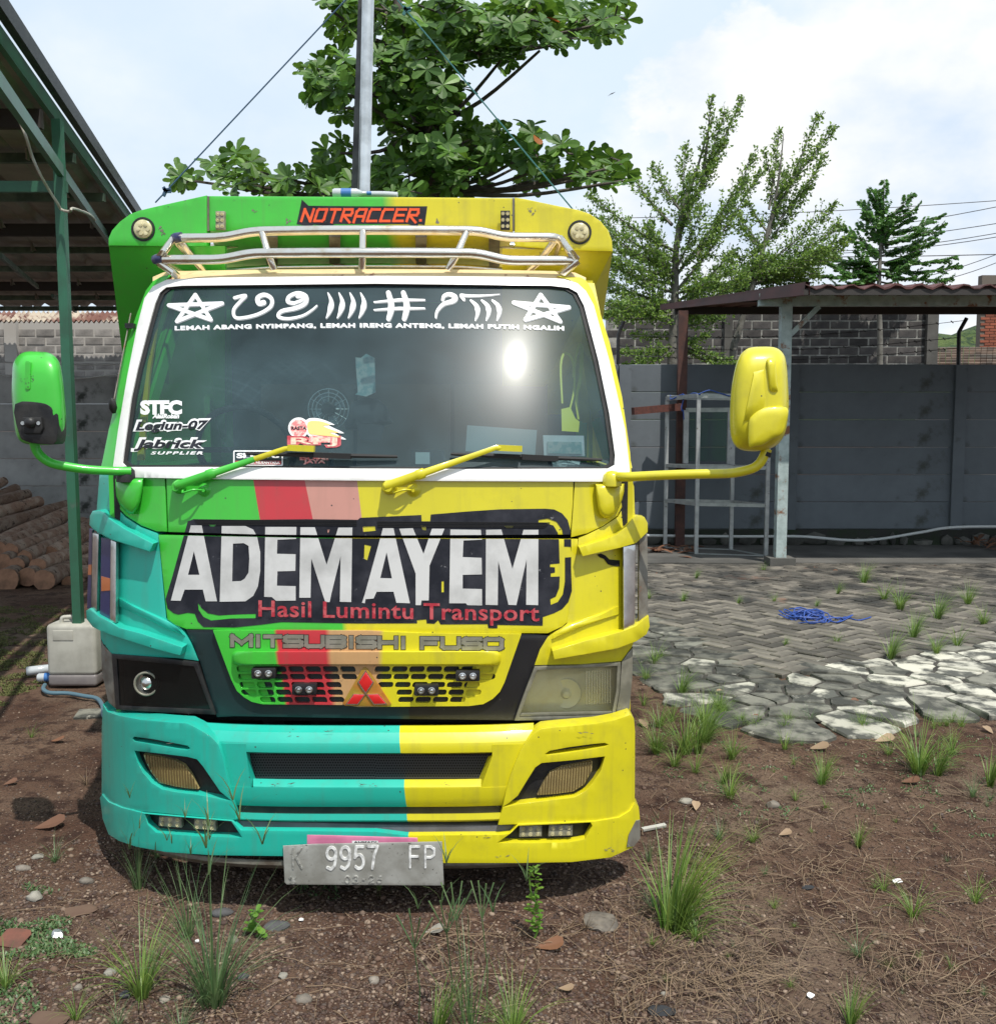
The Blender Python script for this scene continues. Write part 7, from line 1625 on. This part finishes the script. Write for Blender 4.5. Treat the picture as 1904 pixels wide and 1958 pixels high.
tuft(1310, 1440, 120, 'a', 'green clump close to the right bumper corner'); tuft(1345, 1420, 110, 'i', 'grass behind the clump at the right bumper corner'); tuft(1260, 1390, 80, 'b', 'grass tuft beside the right headlamp'); tuft(1375, 1360, 60, 'a', 'grass growing against the concrete edging'); tuft(1235, 1300, 55, 'b', 'grass growing beside the chrome side strip'); tuft(1500, 1430, 70, 'c', 'wispy tuft below the grey concrete edging')
tuft(1285, 1380, 60, 'b', 'bushy little tuft right of the headlamp, second from the truck'); tuft(1330, 1480, 70, 'c', 'low sprawling tuft in front of the bumper corner clump'); tuft(1440, 1610, 60, 'c', 'low tuft beyond the white strip of debris'); tuft(1375, 1605, 60, 'f', 'pale tuft between the white strip and the stone'); tuft(1520, 1530, 45, 'c', 'small tuft beside the round brown stone')
tuft(1730, 1800, 30, 'h', 'curled dead grass whorl on the lower right soil') ; tuft(1700, 1850, 55, 'h', 'bleached dead grass spider on the lower right soil'); tuft(1440, 1720, 50, 'h', 'dead grass rosette right of the largest clump')
tuft(1120, 1780, 60, 'h', 'dry grass under the leafy weed'); tuft(165, 1500, 50, 'h', 'dry wisp left of the teal bumper'); tuft(60, 1410, 40, 'c', 'tiny green tuft left of the headlamp on the soil'); tuft(105, 1650, 60, 'f', 'thin tuft left of the bumper skirt'); tuft(300, 1640, 70, 'f', 'shaded grass under the left end of the skirt'); tuft(480, 1665, 60, 'h', 'dry stalks in the shade under the teal skirt'); tuft(725, 1700, 50, 'c', 'shaded weed tuft beside the number plate')
for i, (x, y, h, k, lb) in enumerate(((1250, 1270, 60, 'b', 'grass tuft just right of the indicator lamp'), (1300, 1330, 70, 'i', 'leaning tuft between the headlamp and the edging'), (1345, 1385, 80, 'a', 'dense tuft just below the corner of the edging'), (1255, 1440, 90, 'a', 'green clump touching the yellow bumper side'), (1290, 1465, 80, 'b', 'clump in front of the one touching the bumper'), (1230, 1350, 50, 'c', 'thin tuft by the top corner of the bumper'), (1400, 1450, 70, 'a', 'round tuft on the soil just past the bumper clumps'), (1330, 1440, 100, 'e', 'upright sheaf in the middle of the bumper clumps'), (1380, 1500, 60, 'i', 'low leaning tuft before the spreading one'), (1820, 1440, 70, 'b', 'tuft near the right edge beneath the white slabs'), (1700, 1440, 60, 'c', 'loose tuft left of the tall dense one'), (1480, 1740, 40, 'c', 'little tuft past the largest clump'), (1240, 1650, 60, 'g', 'seeding wisp at the bumper corner guard'), (1250, 1745, 90, 'f', 'cool green tuft left of the upright sheaf'), (1330, 1800, 110, 'b', 'spreading grass at the right foot of the largest clump'))):
    tuft(x, y, h, k, lb)
for i, (x, y, h) in enumerate(((1745, 1225, 60), (1720, 1170, 60), (1690, 1150, 50), (1790, 1190, 60), (1700, 1265, 65), (1790, 1255, 50), (1830, 1240, 55), (1650, 1120, 45), (1600, 1140, 30), (1850, 1160, 50), (1480, 1155, 25), (1410, 1160, 22), (1305, 1155, 25), (1240, 1150, 25), (1460, 1095, 22), (1330, 1110, 22), (1500, 1240, 20), (1880, 1200, 45), (1600, 1235, 30), (1560, 1165, 18))):
    tuft(x, y, h*1.15, 'iabi'[i % 4], 'green grass tuft growing out of the joints of the herringbone paving', 'tufts growing in the paving joints', .02)
er = random.Random(4)
for i in range(26):
    x = er.uniform(1230, 1900); y = 1225+(x-1220)*.85 if x < 1400 else 1385+er.uniform(-8, 10); tuft(x, y, er.uniform(22, 48), 'abcf'[i % 4], 'small grass tuft along the outer foot of the broken concrete edging', 'tufts along the concrete edging')
for i in range(60):
    x = er.uniform(1240, 1900); y = 1400+540*er.random()**1.6; tuft(x, y, er.uniform(14, 34), 'bcfh'[i % 4], 'tiny grass tuft scattered on the bare brown soil right of the truck', 'tiny tufts on the bare soil')
# ---- seeding stalks in front (three-fingered heads)
def seed_stalk(x, y, hpx, label, sp_=.35):
    g = G(x, y); H_ = hpx/F*g.y; q = MB(); b_ = Vector((g.x, g.y, gz(g.x, g.y))); t_ = b_+Vector((-.04*H_, 0, H_)); q.tube([b_, b_.lerp(t_, .5)+Vector((.01, 0, 0)), t_], .0016, 4); rr = random.Random(int(x))
    for k in range(4): a = -sp_*1.4+k*sp_*.95; q.tube([t_, t_+Vector((math.sin(a)*.11, rr.uniform(-.03, .03), math.cos(a)*.11))], [.0018, .0028], 4)
    tag(q.obj('seed_stalk', 'grass_cool', None), label, 'grass')
seed_stalk(862, 1958, 195, 'seeding grass stalk left of the three below the plate'); seed_stalk(930, 1950, 215, 'tallest seeding stalk below the number plate', .22); seed_stalk(882, 1975, 240, 'middle seeding stalk with a four fingered head', .3); seed_stalk(800, 1965, 170, 'bent seeding stalk under the number plate')
# ---- leafy weeds
def weed(x, y, hpx, wpx, n_, label, m='leaf_young'):
    g = G(x, y); k = g.y/F; H_ = hpx*k; b_ = Vector((g.x, g.y, gz(g.x, g.y))); rr = random.Random(int(x)); e = empty('leafy_weed', b_, label, 'weed'); q = MB(); pts = [b_+Vector((.02*math.sin(i), 0, H_*i/6)) for i in range(7)]; q.tube(pts, [.004-.0004*i for i in range(7)], 5); q.obj('stem', m, e); l = MB()
    for i in range(n_):
        t_ = rr.uniform(.12, 1); p = b_+Vector((0, 0, H_*t_)); a = i*2.4; d = Vector((math.cos(a), math.sin(a), rr.uniform(-.1, .7))).normalized(); l.add(*leaf_geo(p, d, Vector((0, 0, 1)), wpx*k*rr.uniform(.35, .75)*(1.15-.5*t_), 1.2))
    l.obj('leaf_cluster', m, e)
weed(1022, 1792, 150, 34, 60, 'tall leafy weed standing in front of the yellow bumper'); weed(490, 1790, 55, 40, 26, 'small bright leafy weed in the shade under the skirt'); weed(640, 1670, 60, 40, 16, 'dark leafy weed beside the number plate in the shade', 'leaf_broad'); weed(1615, 1032, 26, 40, 26, 'small green plant at the foot of the slate fence', 'leaf_young'); weed(1330, 1080, 0.1, 1, 1, 'x') if False else None
# ---- single stones, leaves and litter
island_mat('stone', (.20, .175, .145), .9, var=.35, col2=(.11, .095, .08), ns=25, bump=.5, bs=60, bd=.004); island_mat('stone_pale', (.24, .225, .19), .9, var=.2, col2=(.15, .14, .12), ns=25, bump=.5, bs=60, bd=.004); island_mat('stone_dark', (.09, .09, .092), .9, var=.2, col2=(.05, .05, .05), ns=25, bump=.5, bs=60)
for k, (x, y, w_, fl, m, lb) in enumerate(((66, 1722, 16, .8, 'stone_pale', 'pale upright stone among weeds at lower left'), (72, 1642, 14, .4, 'stone_pale', 'flat white stone left of the skirt'), (45, 1665, 13, .5, 'stone', 'tan stone beside the flat white one'), (530, 1768, 25, .22, 'stone_dark', 'flat dark slate stone below the small leafy weed'), (425, 1745, 18, .5, 'stone_dark', 'dark stone in the shade left of the small weed'), (832, 1857, 10, .6, 'stone', 'cream pebble at bottom centre') if False else (541, 1865, 11, .6, 'stone_pale', 'round cream pebble below the flat slate stone'),
     (465, 1870, 10, .8, 'stone_dark', 'dark blocky pebble left of the cream one'), (1148, 1770, 44, .22, 'stone', 'broad flat tan stone lying right of the leafy weed'), (1270, 1572, 10, .7, 'stone', 'pebble near the white strip') if False else (1478, 1545, 13, .7, 'stone', 'round brown stone on the soil right of the bumper'), (715, 1876, 12, .6, 'stone', 'brown pebble below the number plate'), (315, 1912, 12, .5, 'stone', 'ochre pebble right of the dense clump'),
     (580, 1912, 18, .5, 'stone', 'half buried tan stone near the bottom edge'), (165, 1690, 12, .6, 'stone', 'brown stone by the left weeds'), (1310, 1537, 14, .45, 'stone_pale', 'pale stone just right of the skirt corner'), (150, 1610, 0, 0, '', ''), (445, 1800, 12, .8, 'stone', 'upright tan stone below the dark one'), (210, 1860, 15, .6, 'stone_pale', 'grey stone beside the crumpled foil'), (150, 1888, 9, .7, 'stone', 'small buff stone beside the left grass'), (240, 1903, 10, .7, 'stone_dark', 'blue grey pebble at lower left'), (1270, 1900, 8, .7, 'stone_pale', 'pale pebble in the dead runners'))):
    if not w_: continue
    g = G(x, y); s_ = w_*g.y/F; v, f = rock(1, k+50, fl, 2); tag(obj('stone', [Vector((g.x+p.x*s_, g.y+p.y*s_, gz(g.x, g.y)+s_*fl*.3+p.z*s_)) for p in v], f, m, None, 50), lb, 'stone')
leaf_mat('leaf_dead', (.20, .09, .045), (.13, .065, .04), .15, rough=.7); leaf_mat('leaf_tan', (.34, .24, .15), (.24, .16, .10), .1, rough=.7)
def dead_leaf(x, y, wpx, ang_, m, lb, up=.15):
    g = G(x, y); L_ = wpx*g.y/F; a = R(ang_); d = Vector((math.cos(a), math.sin(a), .12)).normalized(); v, f = leaf_geo(Vector((g.x, g.y, gz(g.x, g.y)+.012))-d*L_*.5, d, Vector((.1, -.3, 1)).normalized(), L_, 1.25, up, -.15); tag(obj('fallen_leaf', v, f, m, None), lb, 'leaf')
for q in ((95, 1588, 62, 10, 'leaf_dead', 'brown dead leaf lying left of the bumper skirt'), (1375, 1330, 30, 60, 'leaf_tan', 'tan curled leaf leaning on the concrete edging'), (1480, 1213, 20, 70, 'leaf_tan', 'orange brown leaf standing on the paving'), (1240, 1845, 0, 0, '', ''), (1232, 1390, 34, 100, 'leaf_tan', 'dry leaf beside the yellow bumper corner'), (1440, 1376, 26, 20, 'leaf_dead', 'pinkish brown leaf below the edging'), (1690, 1415, 40, 5, 'leaf_tan', 'flat dry leaf below the white concrete'), (1740, 1495, 36, -15, 'leaf_dead', 'rust coloured leaf right of the tall dense tuft'),
          (1565, 1430, 40, -5, 'leaf_tan', 'long dry leaf on the soil below the edging'), (1082, 1895, 34, -20, 'leaf_tan', 'pale leaf near the bottom right of the leafy weed'), (830, 1785, 40, 5, 'stone_pale', 'grey leaf lying below the number plate'), (1050, 1815, 60, -5, 'leaf_dead', 'orange brown leaf at the foot of the leafy weed'), (1500, 1600, 28, 15, 'leaf_tan', 'small dry leaf on the mid right soil'), (1330, 1550, 30, 80, 'leaf_tan', 'dry leaf by the pale stone'), (1890, 1400, 28, 100, 'leaf_tan', 'tan leaf at the right edge'), (1630, 1345, 24, 30, 'leaf_dead', 'dark leaf on the broken concrete'), (20, 1500, 26, 30, 'leaf_dead', 'brown leaf at the left edge of the soil'), (110, 1420, 30, -10, 'leaf_dead', 'flat brown leaf left of the headlamp')):
    if q[2]: dead_leaf(*q)
mat('litter_white', (.78, .78, .76), .6); mat('terracotta', (.16, .06, .04), .9, col2=(.09, .045, .032), ns=12); mat('cardboard', (.11, .068, .045), .9, col2=(.09, .05, .035), ns=9); mat('foil', (.5, .5, .5), .3, .8, bump=.6, bs=40)
def chip(x, y, w_, h_, m, lb, name='litter_scrap', th=.006, rot=0, tilt=.15, cat='litter'):
    g = G(x, y); k = g.y/F
    if m in ('litter_white', 'cloth_dark', 'foil', 'cardboard', 'terracotta'):
        v, f = rock(1, int(x)+7, 1, 2); rr = random.Random(int(x)); q = Matrix.Rotation(R(rot), 3, 'Z') @ Matrix.Rotation(tilt, 3, 'X')
        vv = [Vector((g.x, g.y, gz(g.x, g.y)+.008+.15*tilt*h_*k))+q @ Vector((max(-.8, min(.8, p.x))*w_*k*.62, max(-.7, min(.75, p.y))*h_*k*.65, p.z*th*.6+.004*noise.noise(p*3))) for p in v]
        tag(obj(name, vv, f, m, None, 30), lb, cat); return
    tag(MB().box((g.x, g.y, gz(g.x, g.y)+.006+th/2+.2*tilt*h_*k), (w_*k, h_*k, th), Matrix.Rotation(R(rot), 3, 'Z') @ Matrix.Rotation(tilt, 3, 'X')).obj(name, m, None), lb, cat)
chip(1250, 1586, 54, 9, 'can_plastic', 'white plastic strip lying right of the bumper', th=.01, rot=24, name='plastic_strip'); chip(576, 1758, 10, 8, 'litter_white', 'white chip in the gravel left of the plate'); chip(901, 1784, 0.1, 1, '', '') if False else None
chip(902-525, 1801, 8, 6, 'litter_white', 'small white chip below the tall tuft'); chip(1549, 1911, 15, 14, 'litter_white', 'bright white scrap on the lower right soil', rot=40); chip(1715, 1684, 20, 10, 'litter_white', 'crumpled white scrap near the small tufts', rot=15, tilt=.4); chip(1545, 1700, 26, 12, 'cloth_dark', 'black torn scrap on the right soil', rot=10, tilt=.3); chip(1265, 1935, 56, 34, 'cloth_dark', 'dark plastic scrap at the bottom right', rot=-10, tilt=.2); chip(1180, 1965, 0.1, 1, '', '') if False else None
chip(26, 1800, 56, 52, 'terracotta', 'broken orange roof tile at the lower left edge', name='tile_shard', th=.014, rot=-12, tilt=.25); chip(155, 1745, 60, 30, 'cardboard', 'folded brown cardboard among the left weeds', name='cardboard', th=.008, rot=25, tilt=.3); chip(110, 1790, 22, 24, 'foil', 'crumpled silver foil beside the cardboard', name='foil_scrap', th=.02, rot=30, tilt=.5); chip(95, 1955, 80, 40, 'cardboard', 'brown board at the bottom left corner', name='board_scrap', th=.01, rot=-8)
chip(173, 1370, 52, 44, 'slab_grey', 'flat grey tile shard left of the bumper top', name='tile_shard', th=.014, rot=8, tilt=.1); chip(1570, 1047, 60, 26, 'leaf_tan', 'thin pale stick of wood on the wall foot pavement', name='wood_stick', th=.02, rot=4)
# red brown heap of leaves right, and by the frame
q = MB(); rr = random.Random(6)
for k in range(46):
    g = G(1882+rr.gauss(0, 22), 1052+rr.gauss(0, 4)); d = Vector((rr.uniform(-1, 1), rr.uniform(-1, 1), rr.uniform(0, .5))).normalized(); q.add(*leaf_geo(Vector((g.x, g.y, .06+rr.uniform(0, .08))), d, Vector((0, 0, 1)), rr.uniform(.12, .24), .8))
tag(q.obj('leaf_heap', 'leaf_dead', None), kind='stuff', label='heap of red brown dead leaves at the right end of the wall')
q = MB()
for k in range(30):
    g = G(rr.uniform(1240, 1340), 1060+rr.gauss(0, 4)); d = Vector((rr.uniform(-1, 1), rr.uniform(-1, 1), rr.uniform(0, .3))).normalized(); q.add(*leaf_geo(Vector((g.x, g.y, .05)), d, Vector((0, 0, 1)), rr.uniform(.12, .26), .8))
tag(q.obj('leaf_heap', 'leaf_dead', None), kind='stuff', label='scattered brown leaves at the foot of the display frame')
for i, (x, y) in enumerate(((1335, 1068), (1450, 1078), (1560, 1090), (1600, 1095), (1660, 1105), (1720, 1092), (1790, 1085), (1390, 1120), (1250, 1100))):
    dead_leaf(x, y, 16, i*40, 'leaf_dead', 'dry brown leaf lying on the herringbone paving'); C.scene.objects[-1]['group'] = 'dry leaves on the paving'
# blue rope heap
mat('rope_heap', (.025, .07, .30), .6)
q = MB(); rr = random.Random(9); cR = G(1540, 1190)
for k in range(26):
    c = cR+Vector((rr.gauss(0, .05), rr.gauss(0, .08), .03+rr.uniform(0, .05))); a0 = rr.uniform(0, 6.28); ra_, rb2 = rr.uniform(.06, .17), rr.uniform(.06, .16); tl = rr.uniform(-.25, .25)
    q.tube([c+Vector((ra_*math.cos(a0+t_*.5), rb2*math.sin(a0+t_*.5), tl*.12*math.cos(t_*.5)+.02*math.sin(t_))) for t_ in range(rr.randint(8, 13))], .006, 5)
pts = [cR+Vector((.1, 0, .03))]+[G(x, y, .035) for x, y in ((1575, 1183), (1600, 1190), (1615, 1180), (1640, 1186), (1665, 1180))]; q.tube(smooth_path(pts, 5), .006, 5)
pts = [G(x, y, .04) for x, y in ((1560, 1188), (1585, 1178), (1605, 1184), (1630, 1176), (1600, 1190), (1570, 1180))]; q.tube(smooth_path(pts, 5), .006, 5)
tag(q.obj('rope_heap', 'rope_heap', None), 'tangled heap of blue rope lying on the paving', 'rope')
